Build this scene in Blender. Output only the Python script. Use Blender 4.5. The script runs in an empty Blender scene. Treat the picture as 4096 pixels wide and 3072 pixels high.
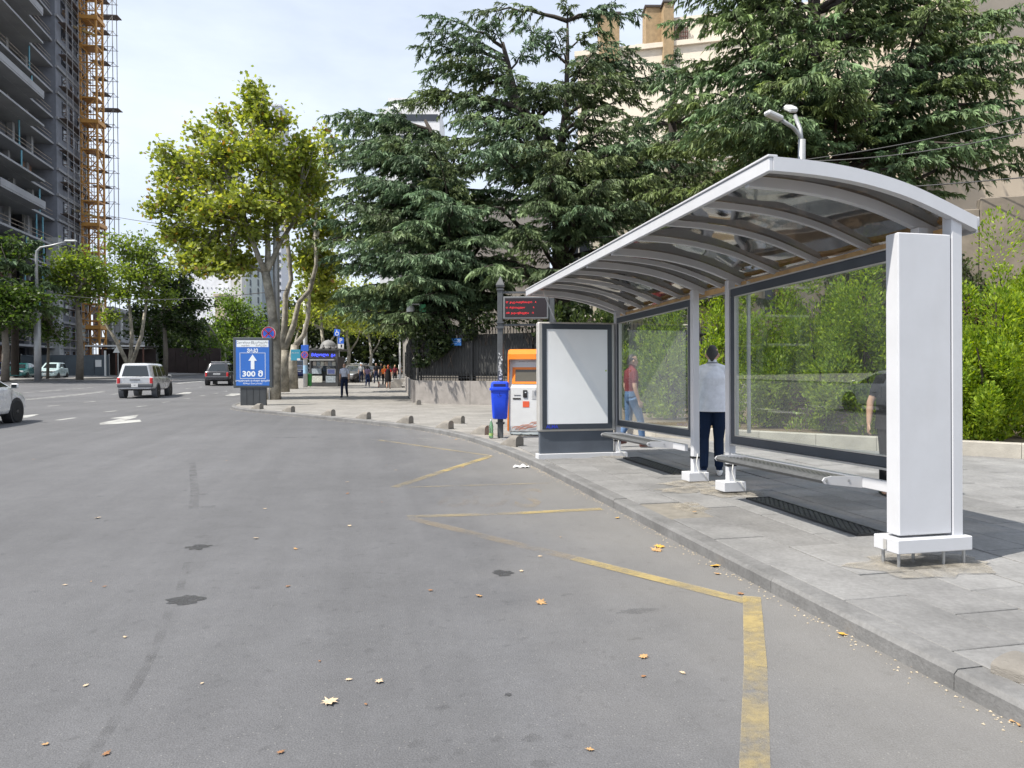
import bpy, bmesh, math, random
import numpy as np
from mathutils import Vector, Matrix, Quaternion

random.seed(7)
RNG = np.random.default_rng(7)
SC = bpy.context.scene
COL = SC.collection
R = math.radians

# ------------------------------------------------------------------ camera, sky, sun, exposure
CAM_H, PITCH, FPX = 1.5, R(1.128), 2844.0          # FPX: focal length in pixels of the 4096 px wide photograph
cd = bpy.data.cameras.new('camera')
cd.sensor_width = 36.0
cd.lens = 36.0 * FPX / 4096.0
cd.clip_start, cd.clip_end = 0.05, 3000.0
cam = bpy.data.objects.new('camera', cd)
COL.objects.link(cam)
cam.location = (0, 0, CAM_H)
cam.rotation_euler = (R(90) - PITCH, 0, 0)
SC.camera = cam

SUN_EL = R(57.0)
SUN_FROM = Vector((-0.893, -0.450))                 # horizontal direction towards the sun
SUN_VEC = Vector((SUN_FROM.x * math.cos(SUN_EL), SUN_FROM.y * math.cos(SUN_EL), math.sin(SUN_EL))).normalized()
world = bpy.data.worlds.new('World')
SC.world = world
world.use_nodes = True
wn, wl = world.node_tree.nodes, world.node_tree.links
wn.clear()
w_out = wn.new('ShaderNodeOutputWorld')
w_bg = wn.new('ShaderNodeBackground')
w_sky = wn.new('ShaderNodeTexSky')
w_sky.sky_type = 'NISHITA'
w_sky.sun_disc = False
w_sky.sun_elevation = SUN_EL
w_sky.sun_rotation = math.atan2(SUN_FROM.x, SUN_FROM.y)
w_sky.altitude = 450
w_sky.air_density, w_sky.dust_density, w_sky.ozone_density = 1.0, 2.2, 1.5
w_geo = wn.new('ShaderNodeTexCoord')
w_map = wn.new('ShaderNodeMapping')
w_map.inputs['Scale'].default_value = (1.0, 1.0, 3.0)
w_noise = wn.new('ShaderNodeTexNoise')
w_noise.inputs['Scale'].default_value = 2.6
w_noise.inputs['Detail'].default_value = 7
w_noise.inputs['Roughness'].default_value = 0.55
w_ramp = wn.new('ShaderNodeValToRGB')
w_ramp.color_ramp.elements[0].position, w_ramp.color_ramp.elements[1].position = 0.30, 0.78
w_ramp.color_ramp.elements[0].color = (0.55, 0.55, 0.55, 1)
w_ramp.color_ramp.elements[1].color = (0.92, 0.92, 0.92, 1)
w_mix = wn.new('ShaderNodeMixRGB')
w_mix.inputs[2].default_value = (8.1, 8.8, 9.9, 1)
wl.new(w_geo.outputs['Generated'], w_map.inputs['Vector'])
wl.new(w_map.outputs['Vector'], w_noise.inputs['Vector'])
wl.new(w_noise.outputs['Fac'], w_ramp.inputs['Fac'])
wl.new(w_ramp.outputs['Color'], w_mix.inputs['Fac'])
wl.new(w_sky.outputs['Color'], w_mix.inputs[1])
wl.new(w_mix.outputs['Color'], w_bg.inputs['Color'])
w_bg.inputs['Strength'].default_value = 0.10
wl.new(w_bg.outputs['Background'], w_out.inputs['Surface'])

sl = bpy.data.lights.new('sun', 'SUN')
sl.energy, sl.angle, sl.color = 5.0, R(0.55), (1.0, 0.94, 0.84)
sun = bpy.data.objects.new('sun', sl)
COL.objects.link(sun)
sun.rotation_euler = SUN_VEC.to_track_quat('Z', 'Y').to_euler()
sun.location = SUN_VEC * 60

SC.view_settings.view_transform = 'Standard'
SC.view_settings.look = 'None'
SC.view_settings.gamma = 1.0
SC.view_settings.use_curve_mapping = False
SC.view_settings.exposure = 0.47
SC.cycles.max_bounces = 6
SC.cycles.diffuse_bounces = 2
SC.cycles.use_adaptive_sampling = True
SC.cycles.adaptive_threshold = 0.025
SC.cycles.glossy_bounces = 2
SC.cycles.transmission_bounces = 4
SC.cycles.transparent_max_bounces = 14
SC.cycles.caustics_reflective = False
SC.cycles.caustics_refractive = False
SC.cycles.use_denoising = True

# ------------------------------------------------------------------ picking places off the photograph
def sstep(a, b, x):
    t = min(1.0, max(0.0, (x - a) / (b - a)))
    return t * t * (3 - 2 * t)

def G(x, y):
    """height of the street: flat near the stop, rising gently up the avenue"""
    z = 0.010 * max(0.0, y - 38.0)
    if x < -15:
        z += 0.016 * (-x - 15.0) * sstep(34, 60, y)
    return min(z, 4.5)

def ray(px, py):
    u, v = (px - 2048.0) / FPX, -(py - 1536.0) / FPX
    return Vector((u, math.cos(PITCH) + v * math.sin(PITCH), -math.sin(PITCH) + v * math.cos(PITCH)))

def gp(px, py, dz=0.0):
    """ground point seen at photograph pixel (px, py), dz above the street"""
    d = ray(px, py)
    lo, hi = 1.0, 400.0
    f = lambda t: CAM_H + d.z * t - G(d.x * t, d.y * t) - dz
    for _ in range(50):
        m = 0.5 * (lo + hi)
        if f(m) > 0: lo = m
        else: hi = m
    t = lo
    return Vector((d.x * t, d.y * t, CAM_H + d.z * t))

def at(px, py, Y):
    """point at depth Y seen at photograph pixel (px, py)"""
    d = ray(px, py)
    t = Y / d.y
    return Vector((d.x * t, Y, CAM_H + d.z * t))

# ------------------------------------------------------------------ materials
MATS = {}

def mat(name, col, rough=0.6, metal=0.0, var=0.10, scale=3.0, bump=0.0, bscale=60.0, spec=0.5, rnd=0.0, coat=0.0, emit=0.0, detail=5):
    """plain painted / mineral surface: base colour broken up by noise, optional bump and per-object variation"""
    if name in MATS: return MATS[name]
    m = bpy.data.materials.new(name)
    m.use_nodes = True
    nt = m.node_tree
    b = nt.nodes['Principled BSDF']
    b.inputs['Base Color'].default_value = (*col, 1)
    b.inputs['Roughness'].default_value = rough
    b.inputs['Metallic'].default_value = metal
    b.inputs['Specular IOR Level'].default_value = spec
    b.inputs['Coat Weight'].default_value = coat
    b.inputs['Coat Roughness'].default_value = 0.06
    if emit > 0:
        b.inputs['Emission Color'].default_value = (*col, 1)
        b.inputs['Emission Strength'].default_value = emit
    tc = nt.nodes.new('ShaderNodeTexCoord')
    if var > 0:
        n = nt.nodes.new('ShaderNodeTexNoise')
        n.inputs['Scale'].default_value = scale
        n.inputs['Detail'].default_value = detail
        n.inputs['Roughness'].default_value = 0.62
        nt.links.new(tc.outputs['Object'], n.inputs['Vector'])
        mr = nt.nodes.new('ShaderNodeMapRange')
        mr.inputs['From Min'].default_value, mr.inputs['From Max'].default_value = 0.25, 0.75
        mr.inputs['To Min'].default_value, mr.inputs['To Max'].default_value = 1 - var, 1 + var
        nt.links.new(n.outputs['Fac'], mr.inputs['Value'])
        hv = nt.nodes.new('ShaderNodeHueSaturation')
        hv.inputs['Color'].default_value = (*col, 1)
        val = mr.outputs['Result']
        if rnd > 0:
            oi = nt.nodes.new('ShaderNodeObjectInfo')
            m2 = nt.nodes.new('ShaderNodeMapRange')
            m2.inputs['To Min'].default_value, m2.inputs['To Max'].default_value = 1 - rnd, 1 + rnd
            nt.links.new(oi.outputs['Random'], m2.inputs['Value'])
            mu = nt.nodes.new('ShaderNodeMath'); mu.operation = 'MULTIPLY'
            nt.links.new(val, mu.inputs[0]); nt.links.new(m2.outputs['Result'], mu.inputs[1])
            val = mu.outputs[0]
        nt.links.new(val, hv.inputs['Value'])
        nt.links.new(hv.outputs['Color'], b.inputs['Base Color'])
        r2 = nt.nodes.new('ShaderNodeMapRange')
        r2.inputs['To Min'].default_value, r2.inputs['To Max'].default_value = max(0.02, rough * 0.8), min(1, rough * 1.2)
        nt.links.new(n.outputs['Fac'], r2.inputs['Value'])
        nt.links.new(r2.outputs['Result'], b.inputs['Roughness'])
    if bump > 0:
        n2 = nt.nodes.new('ShaderNodeTexNoise')
        n2.inputs['Scale'].default_value = bscale
        n2.inputs['Detail'].default_value = 4
        nt.links.new(tc.outputs['Object'], n2.inputs['Vector'])
        bp = nt.nodes.new('ShaderNodeBump')
        bp.inputs['Strength'].default_value = bump
        bp.inputs['Distance'].default_value = 0.01
        nt.links.new(n2.outputs['Fac'], bp.inputs['Height'])
        nt.links.new(bp.outputs['Normal'], b.inputs['Normal'])
    MATS[name] = m
    return m

def mat_leaf(name, rough=0.5, transl=0.35):
    """foliage: colour comes from a per-leaf colour attribute, some light passes through"""
    if name in MATS: return MATS[name]
    m = bpy.data.materials.new(name); m.use_nodes = True
    nt = m.node_tree
    b = nt.nodes['Principled BSDF']
    b.inputs['Roughness'].default_value = rough
    b.inputs['Specular IOR Level'].default_value = 0.35
    a = nt.nodes.new('ShaderNodeAttribute'); a.attribute_name = 'leafcol'
    nt.links.new(a.outputs['Color'], b.inputs['Base Color'])
    t = nt.nodes.new('ShaderNodeBsdfTranslucent')
    hs = nt.nodes.new('ShaderNodeHueSaturation')
    hs.inputs['Saturation'].default_value = 1.15; hs.inputs['Value'].default_value = 1.25; hs.inputs['Hue'].default_value = 0.49
    nt.links.new(a.outputs['Color'], hs.inputs['Color'])
    nt.links.new(hs.outputs['Color'], t.inputs['Color'])
    mx = nt.nodes.new('ShaderNodeMixShader'); mx.inputs[0].default_value = transl
    nt.links.new(b.outputs[0], mx.inputs[1]); nt.links.new(t.outputs[0], mx.inputs[2])
    nt.links.new(mx.outputs[0], nt.nodes['Material Output'].inputs['Surface'])
    MATS[name] = m
    return m

def mat_glass(name, tint, refl_boost=1.0, rough=0.0, wavy=0.0, wscale=2.0, haze=0.0, hazecol=(0.5, 0.5, 0.5), ior=1.5):
    """thin sheet: tinted see-through plus mirror reflection by Fresnel, optional dusty film and waviness"""
    if name in MATS: return MATS[name]
    m = bpy.data.materials.new(name); m.use_nodes = True
    nt = m.node_tree; nt.nodes.remove(nt.nodes['Principled BSDF'])
    tr = nt.nodes.new('ShaderNodeBsdfTransparent'); tr.inputs['Color'].default_value = (*tint, 1)
    gl = nt.nodes.new('ShaderNodeBsdfGlossy'); gl.inputs['Roughness'].default_value = rough
    fr = nt.nodes.new('ShaderNodeFresnel'); fr.inputs['IOR'].default_value = ior
    mu = nt.nodes.new('ShaderNodeMath'); mu.operation = 'MULTIPLY'; mu.use_clamp = True
    mu.inputs[1].default_value = refl_boost
    nt.links.new(fr.outputs[0], mu.inputs[0])
    mx = nt.nodes.new('ShaderNodeMixShader')
    nt.links.new(mu.outputs[0], mx.inputs[0]); nt.links.new(tr.outputs[0], mx.inputs[1]); nt.links.new(gl.outputs[0], mx.inputs[2])
    last = mx
    tc = nt.nodes.new('ShaderNodeTexCoord')
    if wavy > 0:
        n = nt.nodes.new('ShaderNodeTexNoise'); n.inputs['Scale'].default_value = wscale; n.inputs['Detail'].default_value = 1.5
        nt.links.new(tc.outputs['Object'], n.inputs['Vector'])
        bp = nt.nodes.new('ShaderNodeBump'); bp.inputs['Strength'].default_value = 1.0; bp.inputs['Distance'].default_value = wavy
        nt.links.new(n.outputs['Fac'], bp.inputs['Height'])
        nt.links.new(bp.outputs['Normal'], gl.inputs['Normal']); nt.links.new(bp.outputs['Normal'], fr.inputs['Normal'])
    if haze > 0:
        df = nt.nodes.new('ShaderNodeBsdfDiffuse'); df.inputs['Color'].default_value = (*hazecol, 1)
        n = nt.nodes.new('ShaderNodeTexNoise'); n.inputs['Scale'].default_value = 2.5; n.inputs['Detail'].default_value = 6
        nt.links.new(tc.outputs['Object'], n.inputs['Vector'])
        mr = nt.nodes.new('ShaderNodeMapRange'); mr.inputs['From Min'].default_value, mr.inputs['From Max'].default_value = 0.3, 0.75
        mr.inputs['To Min'].default_value, mr.inputs['To Max'].default_value = haze * 0.3, haze * 1.7
        nt.links.new(n.outputs['Fac'], mr.inputs['Value'])
        m2 = nt.nodes.new('ShaderNodeMixShader')
        nt.links.new(mr.outputs['Result'], m2.inputs[0]); nt.links.new(mx.outputs[0], m2.inputs[1]); nt.links.new(df.outputs[0], m2.inputs[2])
        last = m2
    nt.links.new(last.outputs[0], nt.nodes['Material Output'].inputs['Surface'])
    MATS[name] = m
    return m

def mat_paint_worn(name, col, cover=0.5, scale=3.0, rough=0.75):
    """road paint worn through in patches: noise decides where the asphalt below shows"""
    if name in MATS: return MATS[name]
    m = bpy.data.materials.new(name); m.use_nodes = True
    nt = m.node_tree; b = nt.nodes['Principled BSDF']
    b.inputs['Base Color'].default_value = (*col, 1); b.inputs['Roughness'].default_value = rough
    tc = nt.nodes.new('ShaderNodeTexCoord')
    tot = None
    for s, w in ((scale, 0.6), (scale * 9, 0.25), (scale * 45, 0.15)):
        n = nt.nodes.new('ShaderNodeTexNoise'); n.inputs['Scale'].default_value = s; n.inputs['Detail'].default_value = 4
        nt.links.new(tc.outputs['Object'], n.inputs['Vector'])
        mu = nt.nodes.new('ShaderNodeMath'); mu.operation = 'MULTIPLY'; mu.inputs[1].default_value = w
        nt.links.new(n.outputs['Fac'], mu.inputs[0])
        if tot is None: tot = mu.outputs[0]
        else:
            ad = nt.nodes.new('ShaderNodeMath'); ad.operation = 'ADD'
            nt.links.new(tot, ad.inputs[0]); nt.links.new(mu.outputs[0], ad.inputs[1]); tot = ad.outputs[0]
    mr = nt.nodes.new('ShaderNodeMapRange')
    mid = 0.66 - 0.34 * cover
    mr.inputs['From Min'].default_value, mr.inputs['From Max'].default_value = mid - 0.16, mid + 0.12
    mr.inputs['To Max'].default_value = min(0.97, 0.30 + 0.70 * cover)
    nt.links.new(tot, mr.inputs['Value'])
    tr = nt.nodes.new('ShaderNodeBsdfTransparent')
    mx = nt.nodes.new('ShaderNodeMixShader')
    nt.links.new(mr.outputs['Result'], mx.inputs[0]); nt.links.new(tr.outputs[0], mx.inputs[1]); nt.links.new(b.outputs[0], mx.inputs[2])
    nt.links.new(mx.outputs[0], nt.nodes['Material Output'].inputs['Surface'])
    MATS[name] = m
    return m

def streaked(name, col, rough, grime, amount, scale=(9, 9, .7), metal=0.0):
    """coated metal with faint vertical dirt streaks and dusty blotches"""
    m = mat(name, col, rough, metal, var=.05, scale=2.5, bump=.03, bscale=200)
    nt = m.node_tree; b = nt.nodes['Principled BSDF']; src = b.inputs['Base Color'].links[0].from_socket
    tc = nt.nodes.new('ShaderNodeTexCoord'); fac = None
    for sc_, lo, hi, am in ((scale, .50, .78, amount), ((2.2, 2.2, 2.2), .52, .75, amount * .7), ((60, 60, 60), .62, .72, amount * .5)):
        mp = nt.nodes.new('ShaderNodeMapping'); mp.inputs['Scale'].default_value = sc_
        n = nt.nodes.new('ShaderNodeTexNoise'); n.inputs['Scale'].default_value = 1.0; n.inputs['Detail'].default_value = 6
        nt.links.new(tc.outputs['Object'], mp.inputs['Vector']); nt.links.new(mp.outputs[0], n.inputs['Vector'])
        r = nt.nodes.new('ShaderNodeMapRange'); r.inputs['From Min'].default_value, r.inputs['From Max'].default_value = lo, hi; r.inputs['To Max'].default_value = am
        nt.links.new(n.outputs['Fac'], r.inputs['Value'])
        if fac is None: fac = r.outputs[0]
        else:
            a = nt.nodes.new('ShaderNodeMath'); a.operation = 'ADD'; a.use_clamp = True
            nt.links.new(fac, a.inputs[0]); nt.links.new(r.outputs[0], a.inputs[1]); fac = a.outputs[0]
    mx = nt.nodes.new('ShaderNodeMixRGB'); mx.inputs[2].default_value = (*grime, 1)
    nt.links.new(fac, mx.inputs[0]); nt.links.new(src, mx.inputs[1]); nt.links.new(mx.outputs[0], b.inputs['Base Color'])
    return m

# ------------------------------------------------------------------ mesh building
class MB:
    """collects shapes; build() links them as one mesh object"""
    def __init__(s): s.v, s.f, s.m, s.cur = [], [], [], 0
    def add(s, vs, fs):
        o = len(s.v)
        s.v += [tuple(v) for v in vs]
        s.f += [tuple(i + o for i in f) for f in fs]
        s.m += [s.cur] * len(fs)
        return s
    def box(s, c, sz, rz=0.0, bev=0.0, M4=None):
        x, y, z = sz[0] / 2, sz[1] / 2, sz[2] / 2
        if bev <= 0:
            vs = [Vector((i * x, j * y, k * z)) for k in (-1, 1) for j in (-1, 1) for i in (-1, 1)]
            fs = [(0, 2, 3, 1), (4, 5, 7, 6), (0, 1, 5, 4), (2, 6, 7, 3), (0, 4, 6, 2), (1, 3, 7, 5)]
        else:
            b = min(bev, x * .9, y * .9, z * .9)
            vs, idx = [], {}
            for k in (-1, 1):
                for j in (-1, 1):
                    for i in (-1, 1):
                        idx[i, j, k] = len(vs)
                        vs += [Vector((i * x, j * (y - b), k * (z - b))), Vector((i * (x - b), j * y, k * (z - b))), Vector((i * (x - b), j * (y - b), k * z))]
            I = lambda i, j, k, a: idx[i, j, k] + a
            fs = []
            for a in range(3):
                for sg in (-1, 1):
                    q = []
                    for p, r in ((-1, -1), (1, -1), (1, 1), (-1, 1)):
                        key = [p, r]; key.insert(a, sg)
                        q.append(I(*key, a))
                    if (sg == 1) == (a == 1): q.reverse()
                    fs.append(tuple(q))
            for a in range(3):
                for p in (-1, 1):
                    for r in (-1, 1):
                        k0 = [p, r]; k0.insert(a, -1); k1 = [p, r]; k1.insert(a, 1)
                        o1, o2 = [t for t in range(3) if t != a]
                        q = (I(*k0, o1), I(*k0, o2), I(*k1, o2), I(*k1, o1))
                        if (p * r == 1) != (a == 1): q = q[::-1]
                        fs.append(q)
            for k in (-1, 1):
                for j in (-1, 1):
                    for i in (-1, 1):
                        t = (I(i, j, k, 0), I(i, j, k, 1), I(i, j, k, 2))
                        fs.append(t if i * j * k == 1 else t[::-1])
        rot = Matrix.Rotation(rz, 4, 'Z') if M4 is None else M4
        c = Vector(c)
        return s.add([rot @ v + c for v in vs], fs)
    def tube(s, pts, rad, n=8, caps=True, ref=None):
        pts = [Vector(p) for p in pts]
        if not isinstance(rad, (list, tuple)): rad = [rad] * len(pts)
        up = None; rings = []
        for i, p in enumerate(pts):
            t = (pts[min(i + 1, len(pts) - 1)] - pts[max(i - 1, 0)])
            t = t.normalized() if t.length > 1e-9 else Vector((0, 0, 1))
            if up is None:
                up = Vector(ref) if ref is not None else (Vector((0, 0, 1)) if abs(t.z) < 0.9 else Vector((0, 1, 0)))
            a = t.cross(up)
            if a.length < 1e-6: a = t.cross(Vector((1, 0, 0)))
            a.normalize(); b = a.cross(t).normalized(); up = b
            rx, ry = rad[i] if isinstance(rad[i], (list, tuple)) else (rad[i], rad[i])
            rings.append([p + a * (rx * math.cos(2 * math.pi * k / n)) + b * (ry * math.sin(2 * math.pi * k / n)) for k in range(n)])
        vs = [v for r in rings for v in r]; fs = []
        for i in range(len(pts) - 1):
            for k in range(n):
                k2 = (k + 1) % n
                fs.append((i * n + k, i * n + k2, (i + 1) * n + k2, (i + 1) * n + k))
        if caps:
            fs.append(tuple(range(n - 1, -1, -1)))
            fs.append(tuple((len(pts) - 1) * n + k for k in range(n)))
        return s.add(vs, fs)
    def beam(s, a, b, w, h=None, up=(0, 0, 1)):
        """square bar from a to b"""
        a, b = Vector(a), Vector(b); h = h or w
        t = (b - a)
        if t.length < 1e-6: return s
        t.normalize(); u = Vector(up)
        x = t.cross(u)
        if x.length < 1e-4: x = t.cross(Vector((0, 1, 0)))
        x.normalize(); y = x.cross(t)
        vs = [p + x * (i * w / 2) + y * (j * h / 2) for p in (a, b) for j in (-1, 1) for i in (-1, 1)]
        return s.add(vs, [(0, 1, 3, 2), (4, 6, 7, 5), (0, 4, 5, 1), (2, 3, 7, 6), (0, 2, 6, 4), (1, 5, 7, 3)])
    def lathe(s, prof, n=16, c=(0, 0, 0), ang=2 * math.pi):
        c = Vector(c); vs = []; fs = []
        for r, z in prof:
            for k in range(n):
                a = ang * k / n
                vs.append(c + Vector((r * math.cos(a), r * math.sin(a), z)))
        for i in range(len(prof) - 1):
            for k in range(n):
                k2 = (k + 1) % n
                fs.append((i * n + k, i * n + k2, (i + 1) * n + k2, (i + 1) * n + k))
        fs.append(tuple(range(n - 1, -1, -1))); fs.append(tuple((len(prof) - 1) * n + k for k in range(n)))
        return s.add(vs, fs)
    def prism(s, poly, z0, z1):
        n = len(poly)
        vs = [(p[0], p[1], z0) for p in poly] + [(p[0], p[1], z1) for p in poly]
        fs = [tuple(range(n - 1, -1, -1)), tuple(range(n, 2 * n))] + [(i, (i + 1) % n, n + (i + 1) % n, n + i) for i in range(n)]
        return s.add(vs, fs)
    def extr(s, poly3, vec):
        """extrude a 3d polygon along vec"""
        n = len(poly3); vec = Vector(vec); P = [Vector(p) for p in poly3]
        vs = P + [p + vec for p in P]
        fs = [tuple(range(n - 1, -1, -1)), tuple(range(n, 2 * n))] + [(i, (i + 1) % n, n + (i + 1) % n, n + i) for i in range(n)]
        return s.add(vs, fs)
    def build(s, name, material=None, parent=None, smooth=False, loc=None, rot=None, mats=None):
        me = bpy.data.meshes.new(name)
        me.from_pydata(s.v, [], s.f)
        bm = bmesh.new(); bm.from_mesh(me)
        bmesh.ops.recalc_face_normals(bm, faces=bm.faces[:]) if len(s.f) < 30000 else None
        bm.to_mesh(me); bm.free()
        for m_ in (mats or ([material] if material else [])): me.materials.append(m_)
        if mats: me.polygons.foreach_set('material_index', s.m)
        if smooth: me.polygons.foreach_set('use_smooth', [True] * len(me.polygons))
        return link(name, me, parent, loc, rot)

def link(name, me, parent=None, loc=None, rot=None):
    o = bpy.data.objects.new(name, me)
    COL.objects.link(o)
    if parent is not None: o.parent = parent
    if loc is not None: o.location = loc
    if rot is not None: o.rotation_euler = rot
    return o

def autosmooth(o, ang=35):
    me = o.data
    me.polygons.foreach_set('use_smooth', [True] * len(me.polygons))
    bm = bmesh.new(); bm.from_mesh(me)
    lim = R(ang)
    for e in bm.edges:
        e.smooth = not (len(e.link_faces) == 2 and e.calc_face_angle(0) > lim)
    bm.to_mesh(me); bm.free()
    return o

def tag(o, label, cat, group=None):
    o['label'] = label; o['category'] = cat
    if group: o['group'] = group
    return o

def struct(o):
    o['kind'] = 'structure'; return o

def stuff(o):
    o['kind'] = 'stuff'; return o

def empty(name, loc=(0, 0, 0), rz=0.0, label=None, cat=None, group=None):
    o = bpy.data.objects.new(name, None)
    COL.objects.link(o)
    o.location = loc; o.rotation_euler = (0, 0, rz)
    o.empty_display_size = 0.2
    if label: tag(o, label, cat, group)
    return o

def copy_tree(o, parent=None):
    c = o.copy(); COL.objects.link(c); c.parent = parent
    for ch in o.children: copy_tree(ch, c)
    return c

def mesh_np(name, V, F, material, parent=None, cols=None, smooth=False):
    """mesh from numpy arrays, all faces with the same number of corners; cols: one colour per vertex"""
    V = np.asarray(V, np.float32); F = np.asarray(F, np.int32)
    me = bpy.data.meshes.new(name)
    me.vertices.add(len(V)); me.vertices.foreach_set('co', V.ravel())
    k = F.shape[1]
    me.loops.add(F.size); me.loops.foreach_set('vertex_index', F.ravel())
    me.polygons.add(len(F))
    me.polygons.foreach_set('loop_start', np.arange(0, F.size, k, dtype=np.int32))
    me.polygons.foreach_set('loop_total', np.full(len(F), k, np.int32))
    if smooth: me.polygons.foreach_set('use_smooth', np.ones(len(F), bool))
    me.update(calc_edges=True)
    if cols is not None:
        a = me.color_attributes.new('leafcol', 'FLOAT_COLOR', 'POINT')
        C = np.ones((len(V), 4), np.float32); C[:, :3] = cols
        a.data.foreach_set('color', C.ravel())
    me.materials.append(material)
    return link(name, me, parent)

def text_mesh(name, body, size, material, parent, loc, rot=(R(90), 0, 0), ext=0.0, align='CENTER', sx=1.0, shear=0.0, space=1.0, bold=0.0):
    c = bpy.data.curves.new(name, 'FONT')
    c.body = body; c.size = size; c.extrude = ext; c.align_x = align; c.align_y = 'CENTER'
    c.resolution_u = 2; c.shear = shear; c.space_character = space; c.offset = bold
    t = bpy.data.objects.new(name + '_tmp', c)
    COL.objects.link(t)
    dg = bpy.context.evaluated_depsgraph_get()
    me = bpy.data.meshes.new_from_object(t.evaluated_get(dg))
    bpy.data.objects.remove(t); bpy.data.curves.remove(c)
    me.materials.clear(); me.materials.append(material)
    me.name = name
    if sx != 1.0:
        for v in me.vertices: v.co.x *= sx
    return link(name, me, parent, loc, rot)

# ------------------------------------------------------------------ street frame: O on the pavement below the near shelter post, s away along the kerb, t to the right
O2 = Vector((3.16, 5.07)); DV = Vector((-0.215, 0.9766)); RV = Vector((0.9766, 0.215))
YAW = math.atan2(-DV.x, DV.y)                       # rotation about Z that takes +Y to DV
def L(s, t, z=0.0):
    p = O2 + DV * s + RV * t
    return Vector((p.x, p.y, z))
PV = 0.10                                           # pavement level
# ------------------------------------------------------------------ ground materials
def mat_asphalt():
    m = bpy.data.materials.new('asphalt'); m.use_nodes = True
    nt = m.node_tree; N = nt.nodes.new; Lk = nt.links.new
    b = nt.nodes['Principled BSDF']
    tc = N('ShaderNodeTexCoord')
    def noise(scale, det=4, rgh=0.6, vec=None):
        n = N('ShaderNodeTexNoise'); n.inputs['Scale'].default_value = scale; n.inputs['Detail'].default_value = det; n.inputs['Roughness'].default_value = rgh
        Lk(vec or tc.outputs['Object'], n.inputs['Vector']); return n.outputs['Fac']
    def rng(v, a, b_, c, d):
        r = N('ShaderNodeMapRange'); r.inputs['From Min'].default_value, r.inputs['From Max'].default_value = a, b_
        r.inputs['To Min'].default_value, r.inputs['To Max'].default_value = c, d
        Lk(v, r.inputs['Value']); return r.outputs['Result']
    def mul(a, b_):
        q = N('ShaderNodeMath'); q.operation = 'MULTIPLY'; Lk(a, q.inputs[0]); Lk(b_, q.inputs[1]); return q.outputs[0]
    # tracks worn along the driving direction
    mp0 = N('ShaderNodeMapping'); mp0.inputs['Rotation'].default_value = (0, 0, -YAW); Lk(tc.outputs['Object'], mp0.inputs['Vector'])
    mp = N('ShaderNodeMapping'); mp.inputs['Scale'].default_value = (1.5, 0.07, 1)
    Lk(mp0.outputs[0], mp.inputs['Vector'])
    tracks = rng(noise(1.4, 4, 0.6, mp.outputs['Vector']), 0.3, 0.7, 0.90, 1.08)
    patch = rng(noise(0.23, 3), 0.3, 0.7, 0.86, 1.13)
    mott = rng(noise(3.2, 6, 0.7), 0.25, 0.75, 0.90, 1.10)
    grit = rng(noise(130, 3, 0.7), 0.3, 0.7, 0.72, 1.28)
    vo = N('ShaderNodeTexVoronoi'); vo.inputs['Scale'].default_value = 85
    Lk(tc.outputs['Object'], vo.inputs['Vector'])
    sep = N('ShaderNodeSeparateColor'); Lk(vo.outputs['Color'], sep.inputs[0])
    pick = rng(sep.outputs[0], 0.93, 0.97, 0, .55)
    small = rng(vo.outputs['Distance'], 0.22, 0.34, 1, 0)
    spk = mul(pick, small)
    dpick = mul(rng(sep.outputs[1], 0.88, 0.90, 0, 1), small)
    val = mul(mul(mul(tracks, patch), mul(mott, grit)), mul(rng(noise(24, 3, .7), .3, .7, .94, 1.06), rng(noise(11, 2, .5), .62, .72, 1.0, .84)))
    # grime spots
    vo2 = N('ShaderNodeTexVoronoi'); vo2.inputs['Scale'].default_value = 2.3
    wv = N('ShaderNodeVectorMath'); wv.operation = 'ADD'
    nz = N('ShaderNodeTexNoise'); nz.inputs['Scale'].default_value = 9; Lk(tc.outputs['Object'], nz.inputs['Vector'])
    sc_ = N('ShaderNodeVectorMath'); sc_.operation = 'SCALE'; sc_.inputs['Scale'].default_value = 0.16
    Lk(nz.outputs['Color'], sc_.inputs[0]); Lk(tc.outputs['Object'], wv.inputs[0]); Lk(sc_.outputs[0], wv.inputs[1]); Lk(wv.outputs[0], vo2.inputs['Vector'])
    sep2 = N('ShaderNodeSeparateColor'); Lk(vo2.outputs['Color'], sep2.inputs[0])
    spot = mul(rng(sep2.outputs[0], 0.72, 0.76, 0, 0.55), rng(vo2.outputs['Distance'], 0.03, 0.10, 1, 0))
    hv = N('ShaderNodeHueSaturation'); hv.inputs['Color'].default_value = (0.116, 0.117, 0.124, 1); Lk(val, hv.inputs['Value'])
    m1 = N('ShaderNodeMixRGB'); m1.inputs[2].default_value = (0.27, 0.265, 0.25, 1); Lk(spk, m1.inputs[0]); Lk(hv.outputs[0], m1.inputs[1])
    m2 = N('ShaderNodeMixRGB'); m2.inputs[2].default_value = (0.10, 0.10, 0.102, 1); Lk(dpick, m2.inputs[0]); Lk(m1.outputs[0], m2.inputs[1])
    m3 = N('ShaderNodeMixRGB'); m3.inputs[2].default_value = (0.045, 0.045, 0.048, 1); Lk(spot, m3.inputs[0]); Lk(m2.outputs[0], m3.inputs[1])
    # pale dust gathered along the gutter of the stop (t = -1.45 in the kerb's own frame)
    sx = N('ShaderNodeSeparateXYZ'); Lk(tc.outputs['Object'], sx.inputs[0])
    dt = N('ShaderNodeVectorMath'); dt.operation = 'DOT_PRODUCT'; dt.inputs[1].default_value = (RV.x, RV.y, 0)
    Lk(tc.outputs['Object'], dt.inputs[0])
    wob = N('ShaderNodeMath'); wob.operation = 'MULTIPLY_ADD'; wob.inputs[1].default_value = 1.6; Lk(noise(0.9, 3), wob.inputs[0]); Lk(dt.outputs['Value'], wob.inputs[2])
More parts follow.
